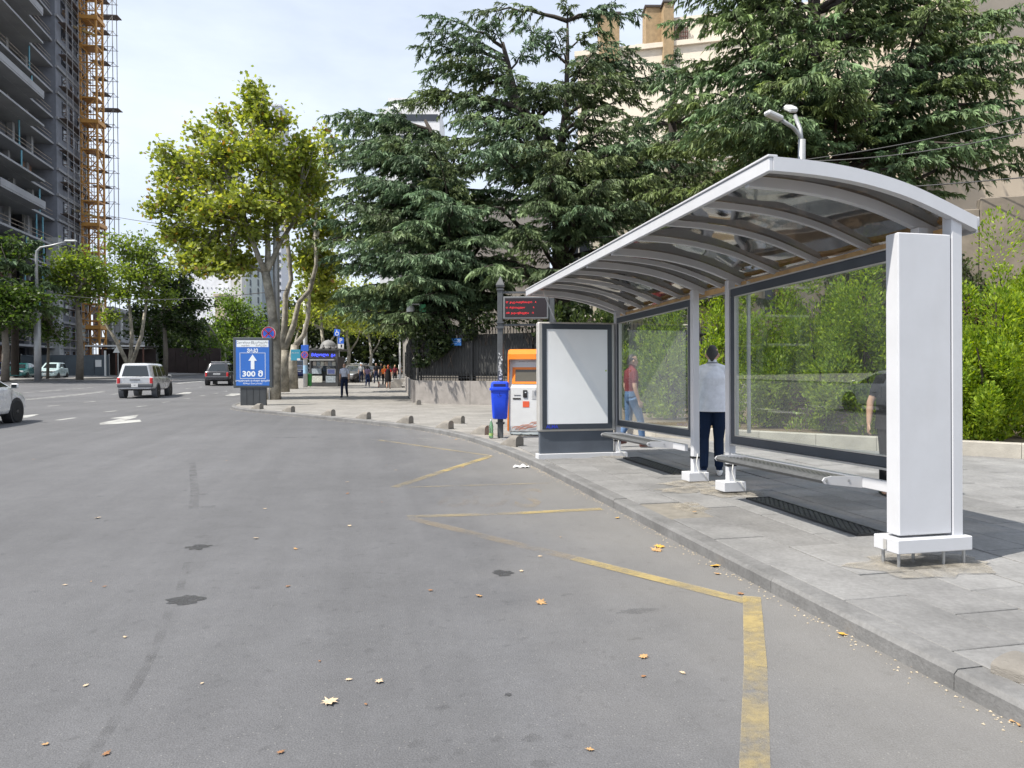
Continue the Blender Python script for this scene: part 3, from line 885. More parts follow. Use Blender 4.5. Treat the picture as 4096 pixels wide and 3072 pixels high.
# end panel facing the camera: hollow box, rear post, plinth on threaded bolts
MB().box((-0.235, 0.055, (0.14 + 2.275) / 2), (0.44, 0.125, 2.135), bev=0.008).build('end_panel', WHITE, shelter)
ep = MB().box((0.035, 0.035, 1.24), (0.09, 0.09, 2.44), bev=0.006).build('post', WHITE, shelter)
MB().box((-0.012, 0.055, 1.2), (0.006, 0.07, 2.1)).build('shadow_gap', BLACK, ep)
pl = MB().box((-0.20, 0.06, 0.075), (0.62, 0.24, 0.10), bev=0.006).build('plinth', WHITE, shelter)
MB().box((-0.515, 0.06, 0.075), (0.004, 0.03, 0.07)).build('seam', GREYM, pl)
for t_, s_ in ((-0.47, -0.02), (-0.47, 0.13), (0.07, -0.02), (-0.10, -0.02), (-0.2, 0.15)):
    b_ = MB().tube([(t_, s_, -0.11), (t_, s_, 0.03)], 0.011, 8); b_.tube([(t_, s_, -0.10), (t_, s_, -0.085)], 0.02, 6)
    b_.build('threaded_bolt', STEEL, pl, smooth=False)
# glazed rear walls
def glazed(s0, s1, z0=0.52, z1=2.28):
    w_ = 0.085; c = (s0 + s1) / 2; x = -0.03
    pn = MB()
    fr = MB()
    fr.box((x, c, z0 + w_ / 2 + .02), (0.045, s1 - s0, w_), bev=.004); fr.box((x, c, z1 - w_ / 2 - .01), (0.045, s1 - s0, w_), bev=.004)
    fr.box((x, s0 + w_ / 2, (z0 + z1) / 2), (0.045, w_, z1 - z0 - 2 * w_ - .03), bev=.004); fr.box((x, s1 - w_ / 2, (z0 + z1) / 2), (0.045, w_, z1 - z0 - 2 * w_ - .03), bev=.004)
    f = fr.build('glazing_frame', DARKF, shelter)
    ed = MB()
    ed.box((x, c, z0 + .009), (0.07, s1 - s0 - .004, .018)); ed.box((x, c, z1 - .004), (0.07, s1 - s0 - .004, .012))
    for s_ in (s0 + w_ + .004, s1 - w_ - .004): ed.box((x, s_, (z0 + z1) / 2), (0.05, .008, z1 - z0 - 2 * w_ - .04))
    for z_ in (z0 + w_ + .026, z1 - w_ - .015): ed.box((x, c, z_), (0.05, s1 - s0 - 2 * w_, .008))
    ed.build('edge_trim', GREYM, f)
    MB().add([(x - .012, s0 + w_, z0 + w_ + .02), (x - .012, s1 - w_, z0 + w_ + .02), (x - .012, s1 - w_, z1 - w_ - .01), (x - .012, s0 + w_, z1 - w_ - .01)], [(0, 1, 2, 3)]).build('glass_pane', GLASS, f)
    if s1 < 3.2:
        MB().box((x + .06, s1 - .24, (z0 + z1) / 2 + .1), (0.03, 0.03, z1 - z0 - .1)).build('inner_rail', GREYM, f)
glazed(0.33, 2.99); glazed(3.95, 6.55)
# benches of perforated steel
PERF = mat('perforated_steel', (0.13, 0.135, 0.14), 0.5, 0.4, var=0.15, scale=20)
def bench(s0, s1):
    prof = [(-0.10, 0.425), (-0.14, 0.418), (-0.30, 0.43), (-0.385, 0.445), (-0.42, 0.438), (-0.436, 0.415), (-0.425, 0.392), (-0.40, 0.385), (-0.40, 0.395), (-0.415, 0.405), (-0.405, 0.42), (-0.30, 0.412), (-0.14, 0.40), (-0.10, 0.407)]
    V = [(t, s, z) for s in (s0, s1) for t, z in prof]; n = len(prof)
    F = [(i, (i + 1) % n, n + (i + 1) % n, n + i) for i in range(n)] + [tuple(range(n - 1, -1, -1)), tuple(n + i for i in range(n))]
    st = autosmooth(MB().add(V, F).build('bench_seat', PERF, shelter), 50)
    ho = MB(); ns = int((s1 - s0) / 0.035)                # rows of punched slots, seen as small raised dimples
    for i in range(ns):
        for k in range(6):
            t_ = -0.16 - k * 0.042 + (0.012 if i % 2 else -0.006); s_ = s0 + .03 + i * .035
            z_ = 0.4195 + (0.10 + 0.0) * 0 + max(0, (-t_ - 0.14)) * 0.095
            ho.add([(t_ - .008, s_ - .006, z_ + .0008), (t_ + .008, s_ - .006, z_ + .0008), (t_ + .008, s_ + .006, z_ + .0008), (t_ - .008, s_ + .006, z_ + .0008)], [(0, 1, 2, 3)])
    stuff(ho.build('punched_hole', BLACK, st))
    for s_ in (s0 - .012, s1 + .012):
        bk = MB(); pts = [(-0.07, .44), (-0.36, .452), (-0.425, .44), (-0.445, .415), (-0.425, .39), (-0.36, .38), (-0.07, .345)]
        bk.extr([(t, s_ - .006, z) for t, z in pts], (0, .012, 0)).build('bench_bracket', WHITE, shelter)
        MB().tube([(-.41, s_ - .012, .415), (-.41, s_ + .012, .415)], .012, 8).build('bracket_bolt', STEEL, st); MB().tube([(-.2, s_ - .011, .41), (-.2, s_ + .011, .41)], .01, 8).build('bracket_bolt', STEEL, st)
    MB().box((-0.045, (s0 + s1) / 2, 0.39), (0.05, s1 - s0 + .7, 0.085), bev=.004).build('bench_rail', WHITE, shelter)
bench(0.86, 2.62); bench(4.46, 6.22)
# illuminated poster box closing the far end
bx0, bx1, sy = -1.37, -0.085, 6.60
MB().box(((bx0 + bx1) / 2, sy, 0.055), (bx1 - bx0 + .02, 0.2, 0.11), bev=.006).build('plinth', WHITE, shelter)
MB().box(((bx0 + bx1) / 2, sy, 0.285), (bx1 - bx0 - .06, 0.09, 0.35), bev=.004).build('base_panel', mat('blue_grey_panel', (0.085, 0.10, 0.125), 0.4, var=.2, scale=2), shelter)
case = MB().box(((bx0 + bx1) / 2, sy, 1.325), (bx1 - bx0, 0.14, 1.73), bev=.02).build('poster_case', GREYM, shelter)
fr = MB(); yy = sy - .0745
for c, sz in ((((bx0 + bx1) / 2, yy, 2.12), (1.16, .012, .085)), (((bx0 + bx1) / 2, yy, 0.535), (1.16, .012, .085)), ((bx0 + .10, yy, 1.3275), (.075, .012, 1.50)), ((bx1 - .10, yy, 1.3275), (.075, .012, 1.50))): fr.box(c, sz, bev=.003)
fr.build('poster_frame', DARKF, case)
MB().box(((bx0 + bx1) / 2, sy - .0715, 1.3275), (1.02, .004, 1.50)).build('poster_screen', OPAL, case)
text_mesh('frame_lettering', 'ALMA', 0.075, mat('blue_print', (0.03, 0.06, 0.55), .4), case, (bx0 + .22, yy - .0075, .535), bold=.002)
MB().box((bx1 - .165, sy - .075, 1.42), (.022, .004, .022)).build('sticker', mat('lime_sticker', (.45, .6, .05), .5), case)
MB().tube([(-1.06, 6.60, 2.20), (-1.12, 6.55, 2.30), (-1.20, 6.5, 2.45), (-1.30, 6.45, 2.64)], .012, 6).build('lead', WHITE, shelter, smooth=True)

# ------------------------------------------------------------------ floor gratings below the benches
def grating(s0, s1, label):
    g = empty('floor_grating', L((s0 + s1) / 2, 0.09, PV + 0.004), YAW, label, 'grating', 'floor gratings at the shelter')
    fr = MB(); ln = s1 - s0
    for c, sz in (((-.13, 0, .008), (.02, ln, .016)), ((.13, 0, .008), (.02, ln, .016)), ((0, -ln / 2, .008), (.28, .02, .016)), ((0, ln / 2, .008), (.28, .02, .016))): fr.box(c, sz)
    fr.build('rim', mat('cast_iron', (.05, .05, .052), .6, .3, var=.3, scale=20), g)
    MB().box((0, 0, .003), (.24, ln - .03, .004)).build('tray', BLACK, g)
    st = MB(); n = int(ln / .042)
    for i in range(n):
        for k in range(5):
            st.box((-.10 + k * .05 + (.012 if i % 2 else -.012), -ln / 2 + .03 + i * .042, .0085), (.034, .016, .007))
    stuff(st.build('tread_plate', mat('tread_steel', (.13, .13, .135), .5, .5, var=.3, scale=20), g))
grating(0.93, 2.67, 'dark metal floor grating under the bench nearest the camera')
grating(4.5, 6.3, 'dark metal floor grating beside the white poster box')

# ------------------------------------------------------------------ low concrete bollards along the kerb
CONC = mat('weathered_concrete', (0.205, 0.19, 0.17), 0.9, var=0.22, scale=9, bump=0.6, bscale=70, rnd=.1)
def bollard_mesh():
    V, F = [], []; n = 10
    stn = [(0.0, 1.0, 1.0), (0.17, 1.0, 1.0), (0.24, .96, .86), (0.36, .98, .5), (0.47, 1.0, .12)]
    for y, ws, hs in stn:
        prof = [(-.095 * ws, 0), (-.095 * ws, .13 * hs)] + [(-.095 * ws * math.cos(math.pi * k / n), .13 * hs + .075 * hs * math.sin(math.pi * k / n)) for k in range(1, n)] + [(.095 * ws, .13 * hs), (.095 * ws, 0)]
        V += [(x, y, z) for x, z in prof]
    m_ = len(prof)
    for i in range(len(stn) - 1):
        for k in range(m_ - 1): F.append((i * m_ + k, i * m_ + k + 1, (i + 1) * m_ + k + 1, (i + 1) * m_ + k))
        F.append((i * m_ + m_ - 1, i * m_, (i + 1) * m_, (i + 1) * m_ + m_ - 1))
    F += [tuple(range(m_ - 1, -1, -1)), tuple((len(stn) - 1) * m_ + k for k in range(m_))]
    return MB().add(V, F)
bm0 = None
BL = [((565, 883), 62, 'low concrete bollard standing in front of the blue advertising sign'), ((623, 890), 60, 'low concrete bollard, next after the one before the blue advertising sign'),
      ((695, 899), 58, 'low concrete bollard, third along the kerb from the blue advertising sign'), ((773, 906), 58, 'low concrete bollard, fourth along the kerb from the blue advertising sign'),
      ((866, 915), 56, 'low concrete bollard, fifth along the kerb from the blue advertising sign'), ((972, 926), 52, 'low concrete bollard at the kerb bend with a long sloping tail'),
      ((1000, 914), 60, 'low concrete bollard set back from the kerb on the open pavement'), ((1054, 938), 46, 'low concrete bollard beside the green bottle and bin pole'),
      ((1117, 964), 40, 'low concrete bollard right in front of the orange payment terminal'), ((905, 874), 20, 'low concrete bollard at the corner of the stone fence wall'),
      ((2172, 1440), -150, 'worn concrete bollard on the slabs near the bottom edge of the photo')]
for (a, b_), yaw, lab in BL:
    p = gp(a * K22, b_ * K22, PV)
    ki = min(range(len(KD)), key=lambda j: (KD[j] - p.xy).length_squared); dn = (p.xy - KD[ki]).dot(knorm(ki))
    if dn < .36 and b_ < 1400: p += Vector((*(knorm(ki) * (.36 - dn)), 0))
    if bm0 is None: o = autosmooth(bollard_mesh().build('bollard', CONC), 40); bm0 = o.data
    else: o = link('bollard', bm0)
    o.location = (p.x, p.y, p.z - 0.012); o.rotation_euler = (0, 0, R(yaw)); tag(o, lab, 'bollard', 'low concrete bollards along the kerb')
    if b_ > 1400: o.scale = (1.4, 1.4, .38)

# ------------------------------------------------------------------ bus display on two posts, with the litter bin
POST_M = mat('grey_post_paint', (0.075, 0.08, 0.085), 0.5, var=0.25, scale=9)
LEDR = mat('red_led', (1.0, 0.02, 0.03), 0.4, var=0, emit=.45)
dp = empty('bus_display', (-0.24, 14.73, PV), R(-4), 'grey post with pointed cap carrying a red lettered departure display', 'display sign')
for x in (0.0, 1.06):
    p_ = MB().box((x, 0, 1.55), (.115, .115, 3.10), bev=.012)
    p_.box((x, 0, .30), (.17, .17, .035)); p_.box((x, 0, .42), (.17, .17, .03)); p_.box((x, 0, 2.28), (.16, .16, .05)); p_.box((x, 0, 2.38), (.15, .15, .03)); p_.box((x, 0, 3.06), (.15, .15, .03))
    p_.box((x, 0, 3.13), (.17, .17, .04), bev=.006)
    p_.add([(x - .09, -.09, 3.15), (x + .09, -.09, 3.15), (x + .09, .09, 3.15), (x - .09, .09, 3.15), (x, 0, 3.34)], [(0, 1, 4), (1, 2, 4), (2, 3, 4), (3, 0, 4), (3, 2, 1, 0)])
    po = p_.build('post', POST_M, dp)
    if x == 0:
        rr = random.Random(8); stk = MB()
        for i in range(26):
            z = rr.uniform(1.05, 1.75); w_, h_ = rr.uniform(.015, .05), rr.uniform(.01, .06)
            stk.box((rr.uniform(-.035, .035), -.0605, z), (w_, .002, h_), M4=Matrix.Rotation(rr.uniform(-.6, .6), 4, 'Y'))
        stk.build('torn_sticker', mat('torn_paper', (.55, .55, .54), .8, var=.2, scale=30), po)
MB().box((.53, 0, 3.0), (.95, .05, .04)).build('crossbar', POST_M, dp); MB().box((.53, 0, 2.33), (.95, .04, .04)).build('crossbar', POST_M, dp)
cs = MB().box((.53, 0, 2.68), (.93, .16, .46), bev=.01).build('display_case', mat('display_case_grey', (.16, .165, .17), .5), dp)
MB().box((.53, -.081, 2.68), (.86, .004, .39)).build('display_screen', mat('display_black', (.02, .012, .014), .25, var=0), cs)
for z, body in ((2.79, '27  ვაკე–საბურთალო    4'), (2.68, '61  რუსთაველი            9'), (2.57, '140  ვაჟა-ფშაველა    11')):
    stuff(text_mesh('display_text', body, .05, LEDR, cs, (.12, -.0845, z), align='LEFT', bold=.0))

BLUE = mat('blue_plastic', (0.012, 0.06, 0.62), 0.32, var=0.08, scale=5)
bn = empty('litter_bin', (-0.245, 14.56, PV), R(-4), 'bright blue plastic litter bin fixed to the display post', 'litter bin')
def rrect(w, d, r=.06, n=4):
    out = []
    for cx, cy, a0 in ((w / 2 - r, d / 2 - r, 0), (-w / 2 + r, d / 2 - r, 90), (-w / 2 + r, -d / 2 + r, 180), (w / 2 - r, -d / 2 + r, 270)):
        for k in range(n + 1): a = R(a0 + 90 * k / n); out.append((cx + r * math.cos(a), cy + r * math.sin(a)))
    return out
def loft(mb, rings):
    n = len(rings[0]); V = [p for r_ in rings for p in r_]
    F = [(i * n + k, i * n + (k + 1) % n, (i + 1) * n + (k + 1) % n, (i + 1) * n + k) for i in range(len(rings) - 1) for k in range(n)]
    F += [tuple(range(n - 1, -1, -1)), tuple((len(rings) - 1) * n + k for k in range(n))]
    return mb.add(V, F)
rg = lambda w, d, z, r=.06: [(x, y, z) for x, y in rrect(w, d, r)]
autosmooth(loft(MB(), [rg(.27, .19, .40), rg(.30, .22, .42), rg(.34, .25, .75), rg(.365, .27, 1.0), rg(.365, .27, 1.01)]).build('bin_body', BLUE, bn), 35)
ld = autosmooth(loft(MB(), [rg(.41, .31, .985), rg(.415, .315, 1.0), rg(.41, .31, 1.035), rg(.37, .28, 1.045), rg(.365, .275, 1.10), rg(.34, .25, 1.145), rg(.28, .2, 1.165)]).build('bin_lid', BLUE, bn), 35)
MB().box((0, -.137, 1.09), (.25, .01, .06), bev=.02).build('bin_slot', mat('bin_inside', (.004, .008, .10), .5, var=0), ld)
em = MB(); nn = 20
for k in range(nn):
    a, b_ = 2 * math.pi * k / nn, 2 * math.pi * (k + 1) / nn
    em.add([(.05 * math.cos(a), -.131, .9 + .05 * math.sin(a)), (.05 * math.cos(b_), -.131, .9 + .05 * math.sin(b_)), (.044 * math.cos(b_), -.131, .9 + .044 * math.sin(b_)), (.044 * math.cos(a), -.131, .9 + .044 * math.sin(a))], [(0, 1, 2, 3)])
em.box((.0, -.131, .905), (.012, .003, .045)); em.box((.0, -.131, .935), (.014, .003, .012)); em.box((.018, -.131, .885), (.02, .003, .02))
em.build('bin_emblem', mat('emblem_blue', (.008, .02, .2), .5, var=0), bn)

bt = empty('plastic_bottle', (-0.43, 14.62, PV), 0, 'empty green plastic bottle standing on the pavement by the bin pole', 'bottle')
MB().lathe([(.035, 0), (.045, .01), (.046, .10), (.042, .13), (.046, .16), (.045, .24), (.03, .31), (.016, .34), (.015, .36)], 14).build('bottle_body', mat_glass('green_bottle', (.55, .85, .6), 1.5, haze=.25, hazecol=(.45, .65, .5)), bt, smooth=True)
MB().lathe([(.018, .355), (.018, .385), (.014, .387)], 12).build('cap', mat('white_cap', (.7, .72, .7), .4), bt)
MB().lathe([(.0465, .05), (.0467, .10)], 14).build('bottle_label', mat('bottle_label', (.35, .5, .15), .5), bt)

# ------------------------------------------------------------------ payment terminal
ORG = mat('orange_plastic', (0.85, 0.22, 0.015), 0.35, var=0.05)
TWH = mat('terminal_white', (0.66, 0.67, 0.68), 0.35, var=0.06, scale=3)
kt = empty('payment_terminal', (0.33, 15.45, PV), R(-8), 'white and orange payment terminal half hidden behind the poster box', 'terminal')
side = [(-.22, .06), (-.24, .12), (-.20, 1.05), (-.15, 1.12), (-.05, 1.62), (-.16, 1.72), (.10, 1.80), (.26, 1.72), (.28, .06)]
def sidepoly(mb, pts, x0, x1): return mb.extr([(x0, y, z) for y, z in pts], (x1 - x0, 0, 0))
body_pts = [(-.20, .08), (-.22, .2), (-.20, 1.02), (-.17, 1.08), (-.06, 1.45), (-.06, 1.68), (.22, 1.68), (.24, .08)]
sidepoly(MB(), body_pts, -.37, .37).build('cabinet', TWH, kt)
side_pts = [(-.235, .10), (-.245, .25), (-.23, 1.05), (-.19, 1.35), (-.20, 1.62), (-.17, 1.75), (-.06, 1.83), (.10, 1.84), (.25, 1.74), (.27, .08), (-.05, .06)]
for x0 in (-.40, .375): sidepoly(MB(), side_pts, x0, x0 + .028).build('side_cheek', ORG, kt)
hood = [(-.20, 1.63), (-.185, 1.74), (-.07, 1.845), (.10, 1.855), (.25, 1.75), (.24, 1.70), (.09, 1.80), (-.06, 1.79), (-.16, 1.70), (-.175, 1.63)]
sidepoly(MB(), hood, -.372, .374).build('hood', ORG, kt)
tl = math.atan2(.11, .37)
def onface(y, z0, z1): return None
sl_pts = lambda z: -.17 + (z - 1.08) * (.11 / .37)        # leaning screen plane
scf = MB(); V = []
for x, z in ((-.31, 1.10), (.31, 1.10), (.31, 1.46), (-.31, 1.46)): V.append((x, sl_pts(z) - .012, z))
for x, z in ((-.245, 1.15), (.245, 1.15), (.245, 1.41), (-.245, 1.41)): V.append((x, sl_pts(z) - .012, z))
scf.add(V, [(0, 1, 5, 4), (1, 2, 6, 5), (2, 3, 7, 6), (3, 0, 4, 7)]); scf.build('screen_frame', ORG, kt)
MB().add([(x, sl_pts(z) - .008, z) for x, z in ((-.245, 1.15), (.245, 1.15), (.245, 1.41), (-.245, 1.41))], [(0, 1, 2, 3)]).build('touch_screen', mat('touch_screen', (.10, .09, .07), .12, var=.1), kt)
MB().box((-.02, -.066, 1.585), (.46, .006, .11)).build('header_plate', mat('header_plate', (.74, .74, .75), .4), kt)
text_mesh('header_text', 'გადახდის ტერმინალი', .030, mat('grey_print', (.12, .12, .13), .5, var=0), kt, (.0, -.0705, 1.585))
for k in range(4): MB().box((.10 + k * .028, -.0705, 1.625), (.010, .002, .03), M4=Matrix.Rotation(.5, 4, 'Y')).build('header_stripe', mat('stripe_print', (.5, .12, .04), .5, var=0), kt)
fy = lambda z: -.222 + max(0, z - .2) * .024
MB().box((-.20, fy(.78) - .004, .785), (.17, .008, .03), bev=.003).build('note_slot', BLACK, kt)
MB().box((-.19, fy(.86) - .004, .86), (.15, .006, .008)).build('card_slot', BLACK, kt)
cr = MB().box((-.02, fy(.9) - .010, .89), (.09, .02, .16), bev=.006).build('card_reader', BLACK, kt)
MB().box((-.01, fy(.9) - .022, .92), (.03, .004, .02)).build('reader_light', mat('reader_light', (.7, .75, .8), .3, var=0), cr)
MB().box((.23, fy(.87) - .002, .87), (.20, .01, .2), bev=.004).build('receipt_tray', mat('tray_grey', (.42, .43, .44), .4), kt)
MB().box((.0, fy(.66) - .002, .665), (.14, .004, .13)).build('contactless_sticker', mat('red_sticker', (.75, .12, .05), .5, var=0), kt)
for k in range(3):
    w_ = MB(); pts = [(-.30, .14), (-.25, .17), (-.15, .175), (-.08, .21), (.06, .22), (.12, .27), (.22, .28), (.34, .35)]
    pts = [(x + k * .07, z - .035 * k * .6) for x, z in pts if x + k * .07 < .355]
    for (x0, z0), (x1, z1) in zip(pts[:-1], pts[1:]): w_.add([(x0, fy(z0) - .006, z0), (x1, fy(z1) - .006, z1), (x1, fy(z1) - .006, z1 + .016), (x0, fy(z0) - .006, z0 + .016)], [(0, 1, 2, 3)])
    w_.build('wave_stripe', mat('wave_print', (.45, .14, .07), .5, var=0), kt)
MB().box((0, .03, .04), (.70, .46, .05)).build('skirt', mat('skirt_grey', (.45, .5, .52), .4), kt)
for x in (-.3, -.1, .1, .3): MB().box((x, 0, .01), (.05, .4, .03)).build('terminal_foot', BLACK, kt)
# ------------------------------------------------------------------ corner wall with railing
GRAN = mat('granite', (0.27, 0.25, 0.235), 0.75, var=0.22, scale=3.5, bump=0.2, bscale=120)
IRON = mat('dark_iron', (0.022, 0.023, 0.024), 0.55, var=0.2, scale=8)
SHEET = mat('dark_sheet_metal', (0.045, 0.046, 0.046), 0.7, var=0.3, scale=1.2)
FC, FE = Vector((-4.14, 30.4)), Vector((8.0, 23.3))
def railing(a, b_, label, nbars, base_h=0.98, fence_h=2.05):
    ln = (b_ - a).length; rz = math.atan2(b_.y - a.y, b_.x - a.x)
    w_ = empty('stone_fence', (a.x, a.y, PV), rz, label, 'fence')
    nb = max(1, int(ln / 2.4)); sl_ = ln / nb
    for i in range(nb): MB().box((sl_ * (i + .5), .16, base_h / 2 - .03), (sl_ - .006, .32, base_h), bev=.01).build('stone_block', GRAN, w_)
    MB().box((ln / 2, .18, base_h + fence_h / 2), (ln, .012, fence_h - .35)).build('backing_sheet', SHEET, w_)
    for z in (base_h + .10, base_h + .30, base_h + fence_h - .38): MB().box((ln / 2, .13, z), (ln, .035, .045)).build('rail', IRON, w_)
    bar = None
    for i in range(nbars):
        x = .1 + i * (ln - .2) / nbars
        if bar is None:
            q = MB().box((0, 0, fence_h / 2), (.022, .022, fence_h)); q.add([(-.02, -.02, fence_h), (.02, -.02, fence_h), (.02, .02, fence_h), (-.02, .02, fence_h), (0, 0, fence_h + .12)], [(0, 1, 4), (1, 2, 4), (2, 3, 4), (3, 0, 4)])
            o = q.build('bar', IRON, w_); bar = o.data
        else: o = link('bar', bar, w_)
        o.location = (x, .095, base_h - .02)
    for i in range(nb + 1): MB().box((min(max(i * sl_, .05), ln - .05), .13, base_h + fence_h / 2), (.07, .07, fence_h + .1)).build('fence_post', IRON, w_)
    return w_
fence = railing(FC, FE, 'granite fence wall with dark iron bars and sheet facing the stop', 100)
fence2 = railing(Vector((-7.6, 50.4)), Vector((-4.32, 30.75)), 'granite fence wall running back along the side street', 130)
np_ = at(1881, 1368, 29.1)
fp = lambda x: FC + (FE - FC).normalized() * x
plate_x = 2.2
plate = empty('number_plate', (fp(plate_x).x - .05, fp(plate_x).y - .06, PV + 2.55), math.atan2((FE - FC).y, (FE - FC).x), 'small blue house number plate on the dark fence', 'number plate')
MB().box((0, 0, 0), (.50, .015, .30), bev=.004).build('plate', mat('plate_blue', (.03, .17, .50), .35, var=.05), plate)
PLW = mat('plate_white', (.75, .78, .8), .5, var=0)
text_mesh('number', '35', .17, PLW, plate, (.14, -.0095, .04), bold=.002)
text_mesh('street_name', 'ჭავჭავაძის', .05, PLW, plate, (-.12, -.0095, .04)); text_mesh('street_name', 'Chavchavadze', .045, PLW, plate, (-.10, -.0095, -.06))

# security camera on a thin mast behind the fence corner
p = at(1652, 1240, 31.2)
cc = empty('security_camera', (p.x + .35, p.y, PV), 0, 'white dome security camera on a bracket above the fence corner', 'camera')
WPL = mat('white_plastic', (.72, .72, .72), .35, var=.05)
MB().tube([(0, 0, 0), (0, 0, 4.35)], .045, 10).build('mast', IRON, cc)
MB().tube([(0, 0, 4.2), (-.1, 0, 4.28), (-.42, 0, 4.28), (-.46, 0, 4.2)], .035, 8).build('bracket', WPL, cc, smooth=True)
MB().lathe([(.06, .32), (.15, .28), (.18, .15), (.17, .0), (.13, -.11), (.05, -.17)], 16, (-.46, 0, 3.9)).build('camera_dome', WPL, cc, smooth=True)
MB().box((.08, -.03, 4.0), (.26, .02, .55)).build('sign_board', mat('sign_green', (.10, .45, .2), .5, var=.5, scale=6), cc)

# ------------------------------------------------------------------ buildings
def wall_mat(n, c, **k): return mat(n, c, .85, var=k.pop('var', .12), scale=k.pop('scale', .6), bump=.15, bscale=12, **k)
BEIGE = wall_mat('beige_render', (.60, .51, .40)); CREAM = wall_mat('cream_render', (.70, .63, .53)); STONE = wall_mat('tuff_stone', (.36, .26, .15), var=.3, scale=2.5)
GLZ = mat('window_glass', (.03, .035, .045), .08, var=.2, scale=.7, spec=.8)
WFR = mat('window_frame', (.62, .6, .57), .5)
def building(name, label, loc, rz, size, material, floors, bays, win=(1.3, 1.5), sill=.9, faces=('front',), z0=.6, skip=None, roofm=None):
    b = empty(name, loc, rz, label, 'building'); w_, d_, h_ = size
    MB().box((0, d_ / 2, h_ / 2), (w_, d_, h_)).build('wall', material, b)
    MB().box((0, d_ / 2, h_ + .2), (w_ + .5, d_ + .5, .4)).build('cornice', roofm or material, b)
    fh = (h_ - z0) / floors
    wm = fm = sm = None
    for f in faces:
        span = w_ if f == 'front' else d_
        nb = bays if f == 'front' else max(1, int(bays * d_ / w_))
        for k in range(floors):
            for i in range(nb):
                if skip and skip(f, k, i): continue
                u = -span / 2 + span * (i + .5) / nb; z = z0 + fh * k + sill + win[1] / 2
                if f == 'front': c, rot = (u, -.02, z), 0
                elif f == 'left': c, rot = (-w_ / 2 - .02, d_ / 2 + u, z), R(-90)
                else: c, rot = (w_ / 2 + .02, d_ / 2 + u, z), R(90)
                if wm is None:
                    q = MB()
                    for cc_, s_ in (((0, 0, win[1] / 2 + .04), (win[0] + .16, .1, .08)), ((0, 0, -win[1] / 2 - .04), (win[0] + .16, .1, .08)), ((-win[0] / 2 - .04, 0, 0), (.08, .1, win[1])), ((win[0] / 2 + .04, 0, 0), (.08, .1, win[1])), ((0, 0, 0), (.06, .06, win[1]))): q.box(cc_, s_)
                    o = q.build('window', WFR, b); wm = o.data
                    g_ = MB().box((0, .01, 0), (win[0], .03, win[1])).build('pane', GLZ, o); fm = g_.data
                    s2 = MB().box((0, -.08, -win[1] / 2 - .1), (win[0] + .3, .22, .06)).build('sill', WFR, o); sm = s2.data
                else:
                    o = link('window', wm, b); link('pane', fm, o); link('sill', sm, o)
                o.location = c; o.rotation_euler = (0, 0, rot)
    return b
# beige apartment house behind the cedars, with stone chimneys and roof terrace
p = at(2820, 1480, 58)
bA = building('apartment_house', 'cream apartment house with stone chimneys rising behind the cedars', (p.x, 58, 0.3), R(-14), (21, 14, 27.6), CREAM, 8, 6, faces=('front', 'left'), skip=lambda f, k, i: f == 'front' and k > 5 and i < 4)
def chimney(px0, px1, ytop, ybot, Y, d=1.6):
    a, b_ = at(px0, ytop, Y), at(px1, ybot, Y)
    ch = MB().box(((a.x + b_.x) / 2, Y, (a.z + b_.z) / 2), (b_.x - a.x, d, a.z - b_.z))
    o = ch.build('chimney', STONE, None); 
    MB().box(((a.x + b_.x) / 2, Y, a.z + .06), (b_.x - a.x + .25, d + .25, .16)).build('chimney_cap', mat('dark_cap', (.06, .05, .045), .7), o)
    o.parent = bA; o.matrix_parent_inverse = (Matrix.Translation(bA.location) @ Matrix.Rotation(R(-14), 4, 'Z')).inverted()
chimney(2395, 2472, 75, 260, 60); chimney(2577, 2648, 48, 260, 60); chimney(2648, 2686, 30, 260, 59); chimney(2752, 2790, 100, 170, 60)
TREL = mat('trellis_wood', (.13, .06, .045), .7)
for k, (x0, x1, y0, y1) in enumerate(((2690, 2750, 95, 180), (2815, 2905, 62, 150))):
    a, b_ = at(x0, y0, 58.5), at(x1, y1, 58.5)
    tr = MB()
    for i in range(8): tr.box((a.x + (b_.x - a.x) * i / 7, 58.5, (a.z + b_.z) / 2), (.07, .06, a.z - b_.z))
    for i in range(6): tr.box(((a.x + b_.x) / 2, 58.46, b_.z + (a.z - b_.z) * i / 5), (b_.x - a.x, .05, .07))
    o = tr.build('roof_trellis', TREL); o.parent = bA; o.matrix_parent_inverse = (Matrix.Translation(bA.location) @ Matrix.Rotation(R(-14), 4, 'Z')).inverted()
MB().box((3.6, 5, 28.9), (13.5, 9, 2.6)).build('penthouse', CREAM, bA)
MB().box((-5.2, 4, 28.0), (1.2, 6, 1.2)).build('parapet', CREAM, bA)
# right-hand house whose flank shows above the vines
p = at(3695, 1480, 31)
bB = building('garden_house', 'tall beige house flank behind the hedge at the right edge', (p.x + 9, 31, .2), R(6), (18, 12, 21), BEIGE, 5, 5, win=(1.2, 1.6), skip=lambda f, k, i: (k * 7 + i * 3) % 4 != 0, faces=('front',))
MB().box((0, -.4, 19.2), (18.6, 1.0, .35)).build('eaves', CREAM, bB)
# pale block between the cedars
p = at(3100, 1480, 42)
bC = building('pale_house', 'pale house seen through gaps between the cedar trunks', (p.x, 42, .2), R(-4), (26, 8, 13), CREAM, 4, 9, faces=('front',))
